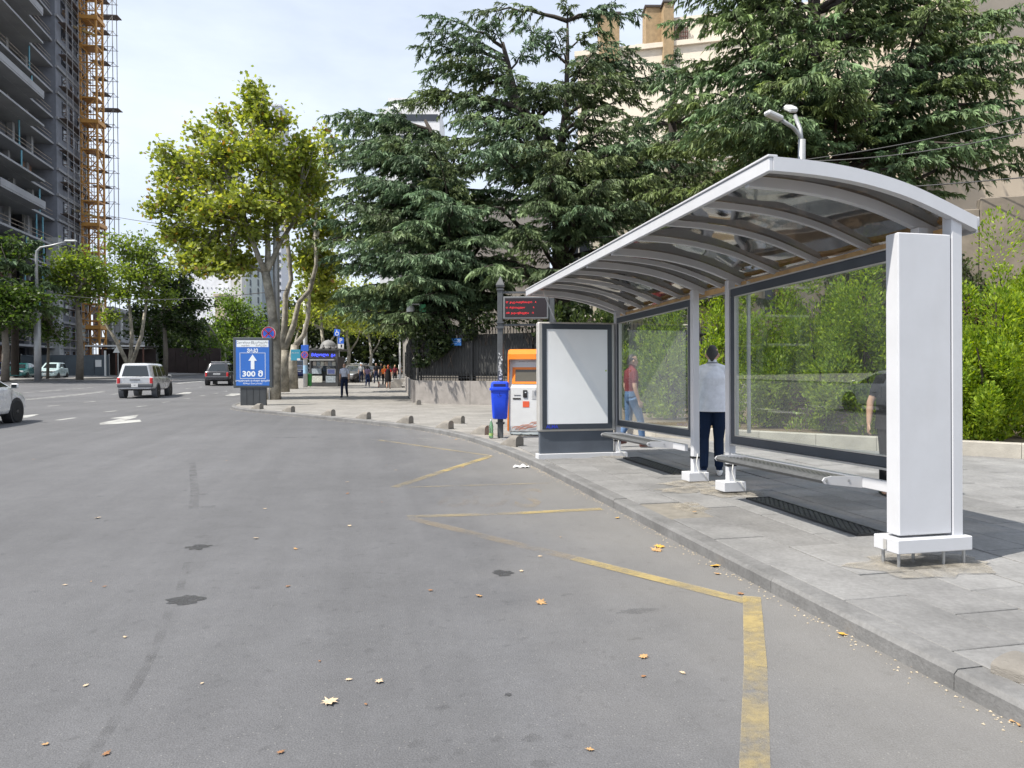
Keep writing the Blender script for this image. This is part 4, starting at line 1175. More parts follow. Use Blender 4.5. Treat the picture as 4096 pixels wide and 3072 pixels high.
# white office block with a window band, far behind the cedar crown
p = at(1640, 1480, 130)
bD = empty('office_block', (p.x, 130, 1), 0, 'white office block with a dark window band peeping over the cedar', 'building')
MB().box((0, 5, 24), (11, 10, 48)).build('wall', mat('white_render', (.75, .75, .76), .8), bD)
MB().box((0, 4.9, 49.0), (8, 8, 2.4)).build('roof_hut', MATS['white_render'], bD)
for z in (46.3, 42.5, 38.7): MB().box((0, -.03, z), (10.4, .1, 1.2)).build('window_band', GLZ, bD)
# white tower far behind the plane tree
def far_box(px0, px1, ytop, Y, d, name, label, material, bands=None):
    a, b_ = at(px0, ytop, Y), at(px1, 1480, Y)
    e = empty(name, ((a.x + b_.x) / 2, Y, 1.5), 0, label, 'building')
    w_ = b_.x - a.x; h_ = a.z - 1.5
    MB().box((0, d / 2, h_ / 2), (w_, d, h_)).build('wall', material, e)
    MB().box((0, d / 2, h_ + .3), (w_ + .6, d + .6, .6)).build('parapet', material, e)
    if bands:
        nb, nf, ww, wh = bands; me_ = None
        for k in range(nf):
            for i in range(nb):
                c = (-w_ / 2 + w_ * (i + .5) / nb, -.05, h_ * .12 + h_ * .84 * (k + .5) / nf)
                if me_ is None: o = MB().box((0, 0, 0), (w_ / nb * ww, .15, h_ * .84 / nf * wh)).build('window', GLZ, e); me_ = o.data
                else: o = link('window', me_, e)
                o.location = c
    return e
PALE = mat('pale_cladding', (.72, .73, .76), .6, var=.18, scale=.5); GREYN = mat('grey_net', (.22, .26, .28), .8, var=.15, scale=.3); GREYB = mat('grey_blue_wall', (.42, .44, .48), .7)
far_box(770, 925, 1010, 215, 18, 'clad_building', 'white clad building seen under the plane tree crown', PALE, (9, 8, .12, .10))
far_box(715, 775, 900, 235, 12, 'slim_tower', 'slim grey tower half hidden by the plane tree crown', GREYB, (3, 14, .5, .5))
far_box(925, 970, 1030, 205, 12, 'plain_tower', 'plain cream tower standing beside the white clad building', wall_mat('tower_cream', (.6, .58, .55)))
far_box(985, 1050, 1060, 190, 14, 'netted_tower', 'tower wrapped in grey green scaffold netting behind the plane tree', GREYN, (2, 10, .12, .7))
far_box(1088, 1128, 425, 260, 10, 'high_tower', 'tall thin pale tower whose top shows above the plane tree', mat('tower_grey', (.55, .56, .6), .7), (3, 30, .5, .4))
far_box(860, 900, 1185, 180, 6, 'low_annex', 'low tan roofed annex before the white clad building', wall_mat('annex_tan', (.5, .42, .33)))

# shop front along the side street
sf = empty('shop_front', (-8.0, 51.5, PV + .1), R(100), 'shop front with white framed door and brick steps in the side street', 'shop')
DKW = wall_mat('dark_plaster', (.30, .28, .26)); BRK = mat('red_brick', (.33, .13, .09), .85, var=.2, scale=5, rnd=.15)  # dark grey plaster for the whole shop facade
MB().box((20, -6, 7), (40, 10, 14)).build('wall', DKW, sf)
for i in range(6): MB().box((3 + i * 4.5, -.95, 1.9), (3.2, .08, 2.6)).build('shop_window', GLZ, sf)
for z in (5.5, 9.0):
    for i in range(9): MB().box((2.5 + i * 4, -.97, z), (1.5, .08, 2.0)).build('window', GLZ, sf)
dfm = MB().box((1.0, .1, 2.2), (.12, .12, 3.4)); 
d_o = dfm.build('door_post', WPL, sf); MB().box((1.6, .1, 2.9), (1.4, .1, .12)).build('door_transom', WPL, d_o); MB().box((.4, .1, 2.6), (1.0, .08, .1)).build('door_arm', WPL, d_o)
for k in range(3):
    stp = MB().box((1.6, .8 - k * .3, .14 + k * .2), (3.2, 1.6 - k * .4, .2)).build('step', mat('step_stone', (.45, .42, .38), .8), sf)
bm_ = None
for r_ in range(3):
    for i in range(9):
        c = (.15 + i * .36 + (.18 if r_ % 2 else 0), 1.63, .14 + r_ * .11)
        if bm_ is None: o = MB().box((0, 0, 0), (.34, .06, .10), bev=.006).build('brick', BRK, sf); bm_ = o.data
        else: o = link('brick', bm_, sf)
        o.location = c
text_mesh('shop_sign', 'ОПТИКА', .45, mat('sign_letters', (.55, .55, .5), .5, var=0), sf, (6.5, -.86, 3.8), (R(90), 0, R(180)))

# ------------------------------------------------------------------ construction tower, crane mast, scaffold
CON = wall_mat('raw_concrete', (.285, .29, .305), var=.22, scale=.35); COND = wall_mat('raw_concrete_wall', (.25, .245, .235), var=.25, scale=.5)
BLK = mat('grey_block', (.18, .19, .22), .9, var=.2, scale=1.2); BRW = wall_mat('brick_infill', (.34, .20, .15), var=.25, scale=2)
ty = math.atan2(.974, -.225)                                   # local +x runs away from the camera along the facade
tx = 100 * (345 - 2048) / FPX
tw = empty('tower_block', (tx, 100, G(tx, 100)), math.atan2(-.974, .225), 'unfinished concrete tower block with open floors and balconies', 'building')
# local x: towards the camera along the facade, local y: to the right (out of the facade), building body lies at y < 0
FH, NF = 3.2, 18
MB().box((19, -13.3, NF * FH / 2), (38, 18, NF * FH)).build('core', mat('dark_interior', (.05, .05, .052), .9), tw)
for k in range(NF):
    z = k * FH + 3.0
    MB().box((20.5, -2.5, z), (38, 5.0, .24)).build('floor_slab', CON, tw)
    if k % 3 != 1 and k > 2:
        s_ = MB().box((22.8, .75, z), (11, 1.5, .22)).build('balcony', CON, tw)
        if k in (5, 9, 12): MB().box((22.8, 1.46, z + .45), (11, .14, .7)).build('parapet', CON, s_)
    for i, x in enumerate((13.2, 18.2, 23.6, 29, 35)):
        MB().box((x, -1.6 - .5 * (k % 2), z - FH / 2 + .02), (.55, .55, FH - .26)).build('column', CON, tw)
    for i, x in enumerate((12.7, 18.8, 25.5, 33)):
        if (k * 3 + i) % 5 < 2: MB().box((x, -2.2 - .3 * i, z - FH / 2), (2.3, .2, FH - .26)).build('infill_wall', (BLK, BRW, COND)[(k + i) % 3], tw)
    for x0, x1 in ((11, 38),):
        rl = MB().box(((x0 + x1) / 2, -.05, z + .55), (x1 - x0, .05, .05)); rl.box(((x0 + x1) / 2, -.05, z + 1.0), (x1 - x0, .05, .05))
        rl.build('guard_rail', mat('rail_timber', (.30, .25, .2), .8), tw)
# closed bay beside the crane: block wall with dark window openings, wrapped in thin net
MB().box((5.3, -1.9, NF * FH / 2), (10.2, 4.4, NF * FH)).build('block_wall', BLK, tw)
MB().box((10.15, -.2, 8.4), (1.3, 1.4, 16.8)).build('corner_column', mat('pale_concrete', (.40, .41, .41), .85, var=.15), tw)
MB().box((.3, .1, NF * FH / 2), (.7, .8, NF * FH)).build('edge_column', MATS['pale_concrete'], tw)
wmesh = None
for k in range(NF):
    for x in (2.5, 5.2, 7.9):
        if wmesh is None: o = MB().box((0, 0, 0), (1.3, .1, 1.7)).build('opening', GLZ, tw); wmesh = o.data
        else: o = link('opening', wmesh, tw)
        o.location = (x, .33, k * FH + 1.7)
    MB().box((5.3, .40, k * FH + 3.05), (10.4, .3, .3)).build('slab_edge', CON, tw)
# podium in front: lower columns to the right of the crane
pd = empty('site_podium', (tx, 100, G(tx, 100)), math.atan2(-.974, .225), 'low concrete frame of the building site beside the crane', 'building')
for i in range(9):
    MB().box((-3.5 - i * 4.2, 2.0, 4.4), (.9, .9, 8.8)).build('column', MATS['pale_concrete'], pd)
for z in (4.6, 9.0): MB().box((-20, .5, z), (36, 5, .6)).build('floor_beam', CON, pd)
for i in range(8): MB().box((-5.6 - i * 4.2, -1.5, 2.2 + 4.4 * (i % 2)), (3.2, .2, 4)).build('infill_panel', BRW if i % 3 else BLK, pd)
# orange lattice mast
OY = mat('crane_orange', (.50, .25, .06), .5, var=.2, scale=2)
mx = 97 * (381 - 2048) / FPX
cm = empty('crane_mast', (mx, 97, G(mx, 97)), R(8), 'orange yellow lattice crane mast beside the unfinished tower', 'crane')
HM, a_ = 58, 1.0
for sx in (-1, 1):
    for sy in (-1, 1): MB().box((sx * a_, sy * a_, HM / 2), (.22, .22, HM)).build('chord', OY, cm)
nb = int(HM / 2.3)
for k in range(nb):
    z0, z1 = k * 2.3, (k + 1) * 2.3
    ls = MB()
    for q in range(4):
        A = [(-a_, -a_), (a_, -a_), (a_, a_), (-a_, a_)][q]; B = [(-a_, -a_), (a_, -a_), (a_, a_), (-a_, a_)][(q + 1) % 4]
        ls.beam((*A, z1), (*B, z1), .13); ls.beam((*A, z0), (*B, z1), .10) if k % 2 else ls.beam((*B, z0), (*A, z1), .10)
        ls.beam((*A, z0 + 1.15), (*B, z0 + 1.15), .06)
    if k % 3 == 0: ls.box((0, 0, z1 - .1), (2.2, 2.2, .07))
    if k % 6 == 2: ls.box((0, 0, z1 - .9), (2.5, 2.5, .5))
    ls.build('lattice_bay', OY, cm)
for k in range(1, nb * 2):                                     # access ladder rungs inside the mast
    pass
for z in (45.5, 21.0): MB().beam((.5, .2, z), (-6.5, -2, z + 2.0), .3).build('wall_tie', mat('tie_ochre', (.45, .33, .12), .6), cm)
# tube scaffold beyond the mast
sx0 = 102 * (400 - 2048) / FPX
scf_ = empty('scaffold', (sx0, 102, G(sx0, 102)), R(6), 'grey tube scaffold with plank decks clinging to the tower edge', 'scaffold')
TUBE = mat('scaffold_tube', (.30, .29, .29), .5, .4); PLK = mat('deck_plank', (.13, .10, .09), .8, var=.3, scale=2)
for x in (-.5, .9, 2.2):
    for y in (0, 1.4): MB().box((x, y, 28), (.08, .08, 56)).build('standard', TUBE, scf_)
for k in range(25):
    z = 2.2 * (k + 1)
    lg = MB()
    for y in (0, 1.4): lg.beam((-.7, y, z), (2.4, y, z), .06)
    lg.beam((.9, 0, z - 2.2), (2.2, 0, z), .05); lg.beam((2.2, 0, z), (2.2, 1.4, z), .05)
    lg.build('ledger', TUBE, scf_)
    w_ = 3.6 if k in (16, 22) else (2.0 if k % 2 else 1.6)
    MB().box((-.7 + w_ / 2, .7, z + .08), (w_, 1.5, .10)).build('deck', PLK, scf_)
# scaffold in front of the closed bay
sc2 = empty('facade_scaffold', (tx, 100, G(tx, 100)), math.atan2(-.974, .225), 'dark tube scaffold in front of the closed tower bay', 'scaffold')
for x in (1.2, 3.4, 5.6, 7.8, 9.8): MB().box((x, 1.35, 29), (.07, .07, 58)).build('standard', TUBE, sc2)
for k in range(28):
    z = 2.0 * (k + 1); q = MB().box((5.4, 1.35, z), (9.6, .06, .06)); q.box((5.4, 1.35, z + 1), (9.6, .05, .05)); q.build('ledger', TUBE, sc2)
    if k % 2: MB().box((5.4, .9, z - .08), (9.4, .8, .06)).build('deck', PLK, sc2)
TURQ = mat('turquoise_prop', (.12, .33, .42), .5)
for i, (x, k) in enumerate([(13.0, 2), (13.6, 2), (15, 3), (15.6, 3), (13.4, 4), (15.2, 4), (14.6, 1), (19.0, 6), (19.5, 7), (16, 9), (16.6, 10), (22, 13), (23, 14), (14.2, 5), (13.2, 3), (18.5, 2), (18.0, 3)]):
    MB().tube([(x, -.25, k * FH + 3.12), (x, -.25, k * FH + 6.0)], .09, 6).build('prop', TURQ, tw)

# ------------------------------------------------------------------ far kerb, hoarding, site canopy
HB = mat('hoarding_blue_grey', (.075, .095, .115), .6, var=.15, scale=1.5)
a_, b2 = at(150, 1512, 72), at(372, 1512, 72)
hd = empty('hoarding', ((a_.x + b2.x) / 2, 72, G(-42, 72)), R(3), 'blue grey site hoarding behind the parked cars', 'hoarding')
hw = b2.x - a_.x + 3; npn = 6
for i in range(npn): MB().box((-hw / 2 + hw * (i + .5) / npn, 0, 1.1), (hw / npn - .03, .06, 2.3), bev=.01).build('hoarding_panel', HB, hd)
for i in range(npn + 1): MB().box((-hw / 2 + hw * i / npn, .08, 1.15), (.08, .08, 2.4)).build('hoarding_post', STEEL, hd)
MB().box((hw / 2 - .3, -.1, 1.2), (.14, .14, 3.0)).build('gate_post', WPL, hd)
MB().box((hw / 2 - 1.0, -.06, 1.4), (.6, .03, .7)).build('notice', WPL, hd)
a_, b2 = at(378, 1500, 76), at(600, 1500, 76)
cn = empty('site_canopy', ((a_.x + b2.x) / 2, 76, G(-40, 76)), R(4), 'dark timber canopy shed over the pavement at the building site', 'shed')
cw = b2.x - a_.x
MB().box((0, 0, 3.2), (cw, 3.0, .12)).build('canopy_roof', mat('canopy_felt', (.06, .055, .055), .8), cn); MB().box((0, -1.53, 3.25), (cw + .1, .05, .16)).build('fascia', WPL, cn)
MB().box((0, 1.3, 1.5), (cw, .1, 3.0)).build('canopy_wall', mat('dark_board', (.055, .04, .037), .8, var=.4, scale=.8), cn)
for i in range(5): MB().box((-cw / 2 + .2 + i * (cw - .4) / 4, -1.3, 1.6), (.12, .12, 3.2)).build('canopy_post', TREL, cn)
a_, b2 = at(600, 1500, 88), at(830, 1500, 88)
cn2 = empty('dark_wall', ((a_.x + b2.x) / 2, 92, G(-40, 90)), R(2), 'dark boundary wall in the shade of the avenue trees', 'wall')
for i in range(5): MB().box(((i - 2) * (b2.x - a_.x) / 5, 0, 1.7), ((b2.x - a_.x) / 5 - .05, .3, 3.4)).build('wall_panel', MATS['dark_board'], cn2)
# pavement on the far side of the avenue
mbp = MB(); FK = [(-52, 34), (-44, 47), (-40.5, 55), (-38.5, 62), (-37.5, 70), (-38.5, 84), (-41, 100), (-48, 130)]
FKd = dense(FK, 4)
V = []; F = []
for p in FKd:
    for dx, z in ((0, .0), (0, .13), (-1.2, .14), (-14, .14), (-40, .2), (-90, .3)): V.append((p.x + dx, p.y, G(p.x + dx, p.y) + z))
for i in range(len(FKd) - 1):
    for q in range(5): F.append((i * 6 + q, i * 6 + q + 1, (i + 1) * 6 + q + 1, (i + 1) * 6 + q))
struct(mbp.add(V, F).build('far_pavement', mat('far_pavement_grey', (.22, .215, .21), .85, var=.2, scale=.7)))
# ------------------------------------------------------------------ vehicles
TYRE = mat('tyre', (.018, .018, .019), .8, var=.2, scale=8); RIM = mat('alloy', (.42, .43, .44), .3, .8)
CGLS = mat('car_glass', (.02, .026, .03), .05, var=0, spec=.9); TRIM = mat('car_trim', (.03, .03, .033), .55)
RLIT = mat('red_lamp', (.55, .012, .015), .2, var=0, spec=.8); HLIT = mat('clear_lamp', (.62, .65, .68), .12, var=0, spec=.9); CHR = mat('chrome', (.6, .6, .6), .12, 1.0)
def carpaint(n, c, m=.15): return mat('paint_' + n, c, .28, m, var=.03, coat=.7)
def car(name, label, loc, yaw, paint, L_, W_, H_, st, gh, wb, wr, rear=True, cladding=None, plate='', rack=False, spare=None, mir=True, splits=2):
    """st: stations (y, half width, z bottom, z top) back to front; gh: greenhouse (yb_base, yf_base, yb_roof, yf_roof, z_base, w_base, w_roof)"""
    root = empty(name, loc, yaw, label, 'car')
    V, F = [], []
    for y, w_, zb_, zt in st:
        zm = zb_ + (zt - zb_) * .55
        half = [(w_ * .80, zb_), (w_ * .95, zb_ + .05), (w_, zb_ + .16), (w_, zm), (w_ * .985, zt - .12), (w_ * .955, zt - .04), (w_ * .88, zt), (w_ * .45, zt + .012)]
        V += [(-x, y, z) for x, z in half] + [(x, y, z) for x, z in reversed(half)]
    n = 16
    for i in range(len(st) - 1):
        for k in range(n): F.append((i * n + k, i * n + (k + 1) % n, (i + 1) * n + (k + 1) % n, (i + 1) * n + k))
    F += [tuple(range(n - 1, -1, -1)), tuple((len(st) - 1) * n + k for k in range(n))]
    body = autosmooth(MB().add(V, F).build('body', paint, root), 32)
    yb, yf, ybr, yfr, zb_, wb_, wr_ = gh
    def ring(y0, y1, w_, z, r): return [(x, (y0 + y1) / 2 + y, z) for x, y in rrect(2 * w_, y1 - y0, r, 3)]
    g = MB(); loft(g, [ring(yb - .02, yf + .02, wb_, zb_ - .06, .2), ring(yb, yf, wb_, zb_, .2), ring(ybr, yfr, wr_ + .02, H_ - .09, .24), ring(ybr + .08, yfr - .08, wr_ - .04, H_ - .03, .18), ring(ybr + .3, yfr - .3, wr_ - .2, H_, .2)])
    cab = autosmooth(g.build('cabin', paint, root), 30)
    zt = H_ - .12
    fr_ = lambda a, f: a[0] + (a[1] - a[0]) * f
    def wq(nm, P, off):
        o = Vector(off); MB().add([Vector(p) + o for p in P], [(0, 1, 2, 3)]).build(nm, CGLS, cab)
    def side(sx, f0, f1):
        P = []
        for f, t in ((f0, .06), (f1, .06), (f1, .90), (f0, .90)):
            y0, y1 = yb + (ybr - yb) * t, yf + (yfr - yf) * t
            y = y0 + .17 + (y1 - y0 - .34) * f
            P.append((sx * (wb_ + (wr_ + .02 - wb_) * t), y, zb_ + (H_ - .09 - zb_) * t))
        wq('side_window', P, (sx * .006, 0, .002))
    for sx in (-1, 1):
        cuts = {2: ((.04, .47), (.52, .96)), 3: ((.03, .26), (.31, .62), (.66, .97))}[splits]
        for f0, f1 in cuts: side(sx, f0, f1)
    for nm, ya, yr, sgn in (('rear_window', yb, ybr, -1), ('windscreen', yf, yfr, 1)):
        P = []
        for fx, t in ((-1, .08), (1, .08), (1, .92), (-1, .92)):
            w_ = (wb_ + (wr_ - wb_) * t) - .19
            P.append((fx * w_, ya + (yr - ya) * t, zb_ + (H_ - .09 - zb_) * t))
        wq(nm, P, (0, sgn * .008, .004))
    for y in (-wb / 2, wb / 2):
        for sx in (-1, 1):
            hw = W_ / 2
            arch = MB().tube([(sx * (hw - .25), y, wr), (sx * (hw + .004), y, wr)], wr * 1.17, 24); arch.build('wheel_arch', cladding or TRIM, body)
            wh = empty('wheel', (sx * (hw - .09), y, wr)); wh.parent = root
            tp = [(wr * .62, -.11), (wr * .9, -.115), (wr * .985, -.09), (wr, -.05), (wr, .05), (wr * .985, .09), (wr * .9, .115), (wr * .62, .11)]
            t = MB().lathe(tp, 24); 
            for i, v in enumerate(t.v): t.v[i] = (v[2], v[0], v[1])
            autosmooth(t.build('tyre', TYRE, wh), 40)
            r = MB().lathe([(wr * .64, -.08), (wr * .64, .09)], 20); 
            for k in range(5):
                a = 2 * math.pi * k / 5
                r.box((0, 0, 0), (.01, .01, .01))
            for i, v in enumerate(r.v): r.v[i] = (v[2], v[0], v[1])
            r.build('rim', TRIM, wh)
            sp = MB()
            for k in range(5):
                a = 2 * math.pi * k / 5
                sp.beam((sx * .098, 0, 0), (sx * .098, wr * .6 * math.cos(a), wr * .6 * math.sin(a)), .085, .02, up=(1, 0, 0))
            sp.tube([(sx * .09, 0, 0), (sx * .11, 0, 0)], wr * .17, 12); sp.build('spokes', RIM, wh)
    yr, yf_ = st[0][0], st[-1][0]; zt0 = st[0][3]; wr0 = st[0][1]
    # lamps, bumpers, plate
    for sx in (-1, 1):
        MB().box((sx * (wr0 - .075), yr - .01 + .06, zt0 - .18), (.15, .16, .34 if H_ > 1.6 else .18), bev=.03).build('tail_lamp', RLIT, root)
        MB().box((sx * (st[-1][1] - .16), yf_ - .10, st[-2][3] - .16), (.34, .24, .15), bev=.04).build('headlight', HLIT, root)
        if mir:
            mm = MB().box((sx * (W_ / 2 + .07), yf - .34, zb_ + .05), (.19, .10, .14), bev=.03).build('mirror', paint, root)
            MB().box((sx * (W_ / 2 + .07), yf - .394, zb_ + .05), (.14, .004, .10)).build('mirror_glass', CGLS, mm)
        MB().box((sx * (W_ / 2 + .001), .1, st[2][2] + .62 * (zb_ - st[2][2])), (.02, .18, .03)).build('door_handle', CHR if cladding is None else TRIM, body)
        dl = MB()
        for yd in (yf - .35, (yb + yf) / 2 + .05, yb + .55): dl.box((sx * (W_ / 2 - .0005), yd, (st[2][2] + zb_) / 2 + .1), (.004, .012, zb_ - st[2][2] - .35))
        dl.build('door_gap', TRIM, body)
    bm_ = cladding or paint
    MB().box((0, yr + .03, st[0][2] + .17), (2 * wr0 + .02, .20, .22), bev=.05).build('rear_bumper', bm_, root)
    MB().box((0, yf_ - .04, st[-1][2] + .15), (2 * st[-1][1], .16, .22), bev=.05).build('front_bumper', bm_, root)
    MB().box((0, yf_ + .02, st[-1][2] + .36), (.9, .05, .10), bev=.02).build('grille', TRIM, root)
    pz = st[0][2] + (.17 if cladding else .45)
    pt = MB().box((0, yr - .075 if cladding else yr - .012, pz), (.5, .015, .12) if not spare else (.32, .015, .18), bev=.004).build('rear_plate', WPL, root)
    MB().box((0, yf_ + .05, st[-1][2] + .16), (.5, .015, .11), bev=.004).build('front_plate', WPL, root)
    if plate: text_mesh('plate_text', plate, .09, TRIM, pt, (0, (yr - .0845 if cladding else yr - .0215), pz))
    if rear: MB().box((0, yr - .005 + .06, zt0 - .12), (.5, .16, .05), bev=.01).build('tailgate_handle', TRIM if cladding else CHR, root)
    wp = MB().beam((0, yb - .012, zb_ + .09), (.38, yb - .03, zb_ + .03), .02); wp.build('wiper', TRIM, root)
    if rack:
        for sx in (-1, 1): MB().box((sx * (wr_ - .1), (ybr + yfr) / 2, H_ + .05), (.035, yfr - ybr - .5, .03), bev=.01).build('roof_rail', TRIM, root)
        for y in (ybr + .5, yfr - .6): MB().box((0, y, H_ + .07), (2 * wr_ - .2, .04, .03), bev=.01).build('roof_bar', STEEL, root)
    MB().box((0, 0, st[2][2] + .02), (W_ * .8, L_ * .8, .1)).build('underbody', BLACK, root)
    return root
AV = math.atan2(.225, .974)                                    # heading of the avenue
def gxy(p): return (p.x, p.y, G(p.x, p.y))
SUVP = carpaint('silver', (.60, .61, .63), .3)
p = gp(590, 1585)
suv_st = [(-2.22, .86, .50, 1.08), (-2.16, .90, .47, 1.12), (-1.6, .92, .42, 1.12), (-.5, .925, .40, 1.10), (.7, .925, .40, 1.08), (1.1, .92, .42, 1.04), (1.85, .90, .45, .99), (2.2, .82, .48, .86)]
car('silver_car', 'silver off-road car driving away along the avenue', (-20.25, 39.4, G(-20.25, 39.4)), AV, SUVP, 4.5, 1.85, 1.84, suv_st, (-2.14, 1.15, -2.0, .55, 1.08, .86, .70), 2.70, .37, cladding=mat('grey_cladding', (.10, .105, .115), .6), plate='69', spare=True, splits=3)
GRYP = carpaint('dark_grey', (.055, .055, .062), .4)
gst = [(-2.3, .84, .42, 1.0), (-2.22, .92, .38, 1.08), (-1.5, .955, .34, 1.09), (0, .96, .33, 1.06), (1.1, .95, .33, 1.02), (1.9, .92, .36, .95), (2.3, .78, .4, .8)]
car('grey_car', 'dark grey estate car with roof rails driving away beside the blue sign', (-23.2, 57.0, G(-23.2, 57)), AV - .02, GRYP, 4.7, 1.92, 1.76, gst, (-2.2, 1.05, -1.95, .35, 1.04, .86, .68), 2.9, .37, plate='TMC-369', rack=True, splits=3)
SEDP = carpaint('white', (.74, .74, .75), .05)
sst = [(-2.25, .75, .35, .95), (-2.1, .84, .30, 1.02), (-1.5, .87, .25, 1.0), (0, .885, .24, .96), (.95, .88, .24, .95), (1.7, .86, .26, .82), (2.05, .80, .3, .70), (2.25, .6, .33, .60)]
car('white_car', 'white saloon car cut off by the edge of the photo', (-14.72, 18.75, 0), AV - .04, SEDP, 4.5, 1.77, 1.50, [(y, w_, a, b_ + .05) for y, w_, a, b_ in sst], (-1.95, 1.42, -1.15, .45, 1.0, .80, .62), 2.7, .33)
hst = [(-1.75, .70, .32, .95), (-1.65, .78, .28, 1.0), (-1.1, .80, .24, 1.0), (0, .805, .23, .97), (.8, .80, .23, .95), (1.4, .77, .26, .86), (1.72, .62, .3, .72)]
def at_car(px, py, Y): q = at(px, py, Y); return (q.x, Y, G(q.x, Y))
HBL = car('small_car', 'pale blue small car parked before the hoarding', at_car(212, 1500, 64), R(197), carpaint('pale_blue', (.52, .66, .68)), 3.5, 1.61, 1.50, hst, (-1.62, .95, -1.45, .3, .95, .73, .58), 2.35, .28)
TEAL = car('green_car', 'dark teal car parked beside the pale blue one', at_car(85, 1500, 63), R(200), carpaint('teal', (.012, .11, .11), .3), 4.0, 1.68, 1.42, [(y * 1.12, w_ * 1.03, a, b_ - .04) for y, w_, a, b_ in hst], (-1.7, 1.0, -1.3, .3, .92, .76, .6), 2.5, .29)
car('blue_car', 'dark blue car parked at the left edge under the trees', at_car(8, 1505, 66), R(200), carpaint('navy', (.01, .02, .12), .3), 4.2, 1.7, 1.45, [(y * 1.15, w_ * 1.03, a, b_ - .04) for y, w_, a, b_ in hst], (-1.8, 1.0, -1.4, .3, .92, .76, .6), 2.5, .29)
car('white_car', 'distant white car coming down the avenue', at_car(800, 1490, 104), R(185), SEDP, 4.5, 1.77, 1.47, sst, (-1.95, 1.15, -1.15, .35, .95, .80, .62), 2.7, .33)
car('parked_car', 'silver car parked behind the news kiosk', at_car(1362, 1530, 68), R(168), carpaint('silver_b', (.5, .5, .5), .4), 4.3, 1.75, 1.46, sst, (-1.95, 1.15, -1.15, .35, .95, .80, .62), 2.7, .33)
car('brown_car', 'grey brown off-road car parked nose out by the kiosk', at_car(1420, 1535, 66), R(170), carpaint('taupe', (.12, .115, .11), .3), 4.6, 1.88, 1.72, gst, (-2.2, 1.05, -1.95, .35, 1.04, .86, .68), 2.9, .36, rack=True)
car('navy_car', 'navy saloon car seen between the plane trunks', at_car(1205, 1530, 80), R(10), MATS['paint_navy'], 4.5, 1.77, 1.47, sst, (-1.95, 1.15, -1.15, .35, .95, .80, .62), 2.7, .33)
car('van', 'blue grey van far behind the plane trunks', at_car(1200, 1515, 96), R(8), carpaint('slate', (.10, .16, .24)), 4.8, 1.9, 2.0, gst, (-2.2, 1.3, -2.1, .7, 1.04, .9, .78), 2.9, .36)
car('saloon_car', 'dark car far down the side street behind the walkers', at_car(1480, 1515, 88), R(175), GRYP, 4.5, 1.77, 1.47, sst, (-1.95, 1.15, -1.15, .35, .95, .80, .62), 2.7, .33)

# ------------------------------------------------------------------ advertising sign with directions
ad = gp(547 * K22, 875 * K22, PV)
ads = empty('advertising_sign', (ad.x, ad.y, PV - .01), R(4), 'blue advertising sign with white arrow and 300 m on a dark pedestal', 'sign')
MB().box((0, .08, .36), (1.0, .16, .74), bev=.01).build('pedestal', mat('dark_pedestal', (.05, .055, .06), .5, var=.2), ads)
for x in (-.25, 0, .25): MB().box((x, -.003, .36), (.012, .008, .68)).build('pedestal_rib', BLACK, ads)
cse = MB().box((0, .08, 1.70), (1.52, .22, 2.0), bev=.02).build('sign_case', mat('sign_case', (.06, .07, .08), .35, var=.1), ads)
MB().box((0, -.034, 1.69), (1.30, .008, 1.80)).build('poster', mat('poster_blue', (.035, .15, .52), .3, var=.06, scale=1.5), cse)
MB().box((0, -.0392, 2.46), (1.24, .004, .27)).build('poster_header', PLW, cse)
GRT = mat('header_print', (.16, .17, .18), .5, var=0); LTW = mat('poster_white', (.78, .82, .86), .4, var=0)
Yp = -.0425
text_mesh('header_text', 'Carrefour', .135, GRT, cse, (-.36, Yp, 2.50)); text_mesh('header_text', 'market', .11, GRT, cse, (-.28, Yp, 2.385), shear=.2)
text_mesh('header_text', 'კარფური', .12, GRT, cse, (.34, Yp, 2.50), shear=.2); text_mesh('header_text', 'მარკეტი', .10, GRT, cse, (.34, Yp, 2.385), shear=.2)
lg = MB()
for x, z, w_, h_ in ((-.045, 2.49, .018, .09), (.045, 2.49, .018, .09), (0, 2.485, .016, .07), (0, 2.54, .10, .016)): lg.box((x, Yp, z), (w_, .003, h_))
lg.build('header_emblem', GRT, cse)
text_mesh('place_text', 'ვაკე', .19, LTW, cse, (0, Yp, 2.215), bold=.006)
fr = MB()
for c, s_ in (((0, Yp, 2.09), (1.0, .003, .016)), ((0, Yp, 1.07), (1.0, .003, .016)), ((-.49, Yp, 1.58), (.016, .003, 1.02)), ((.49, Yp, 1.58), (.016, .003, 1.02))): fr.box(c, s_)
fr.build('poster_border', LTW, cse)
MB().extr([(x, Yp, z) for x, z in ((-.07, 1.44), (.07, 1.44), (.07, 1.78), (.165, 1.78), (0, 2.03), (-.165, 1.78), (-.07, 1.78))], (0, -.003, 0)).build('arrow', LTW, cse)
text_mesh('distance_text', '300 მ', .30, LTW, cse, (0, Yp, 1.245), bold=.010, sx=1.15)
text_mesh('slogan_text', 'ყოველთვის დაბალი ფასები!', .088, LTW, cse, (0, Yp, .985), bold=.002); text_mesh('slogan_text', 'Always low prices!', .10, LTW, cse, (0, Yp, .875))

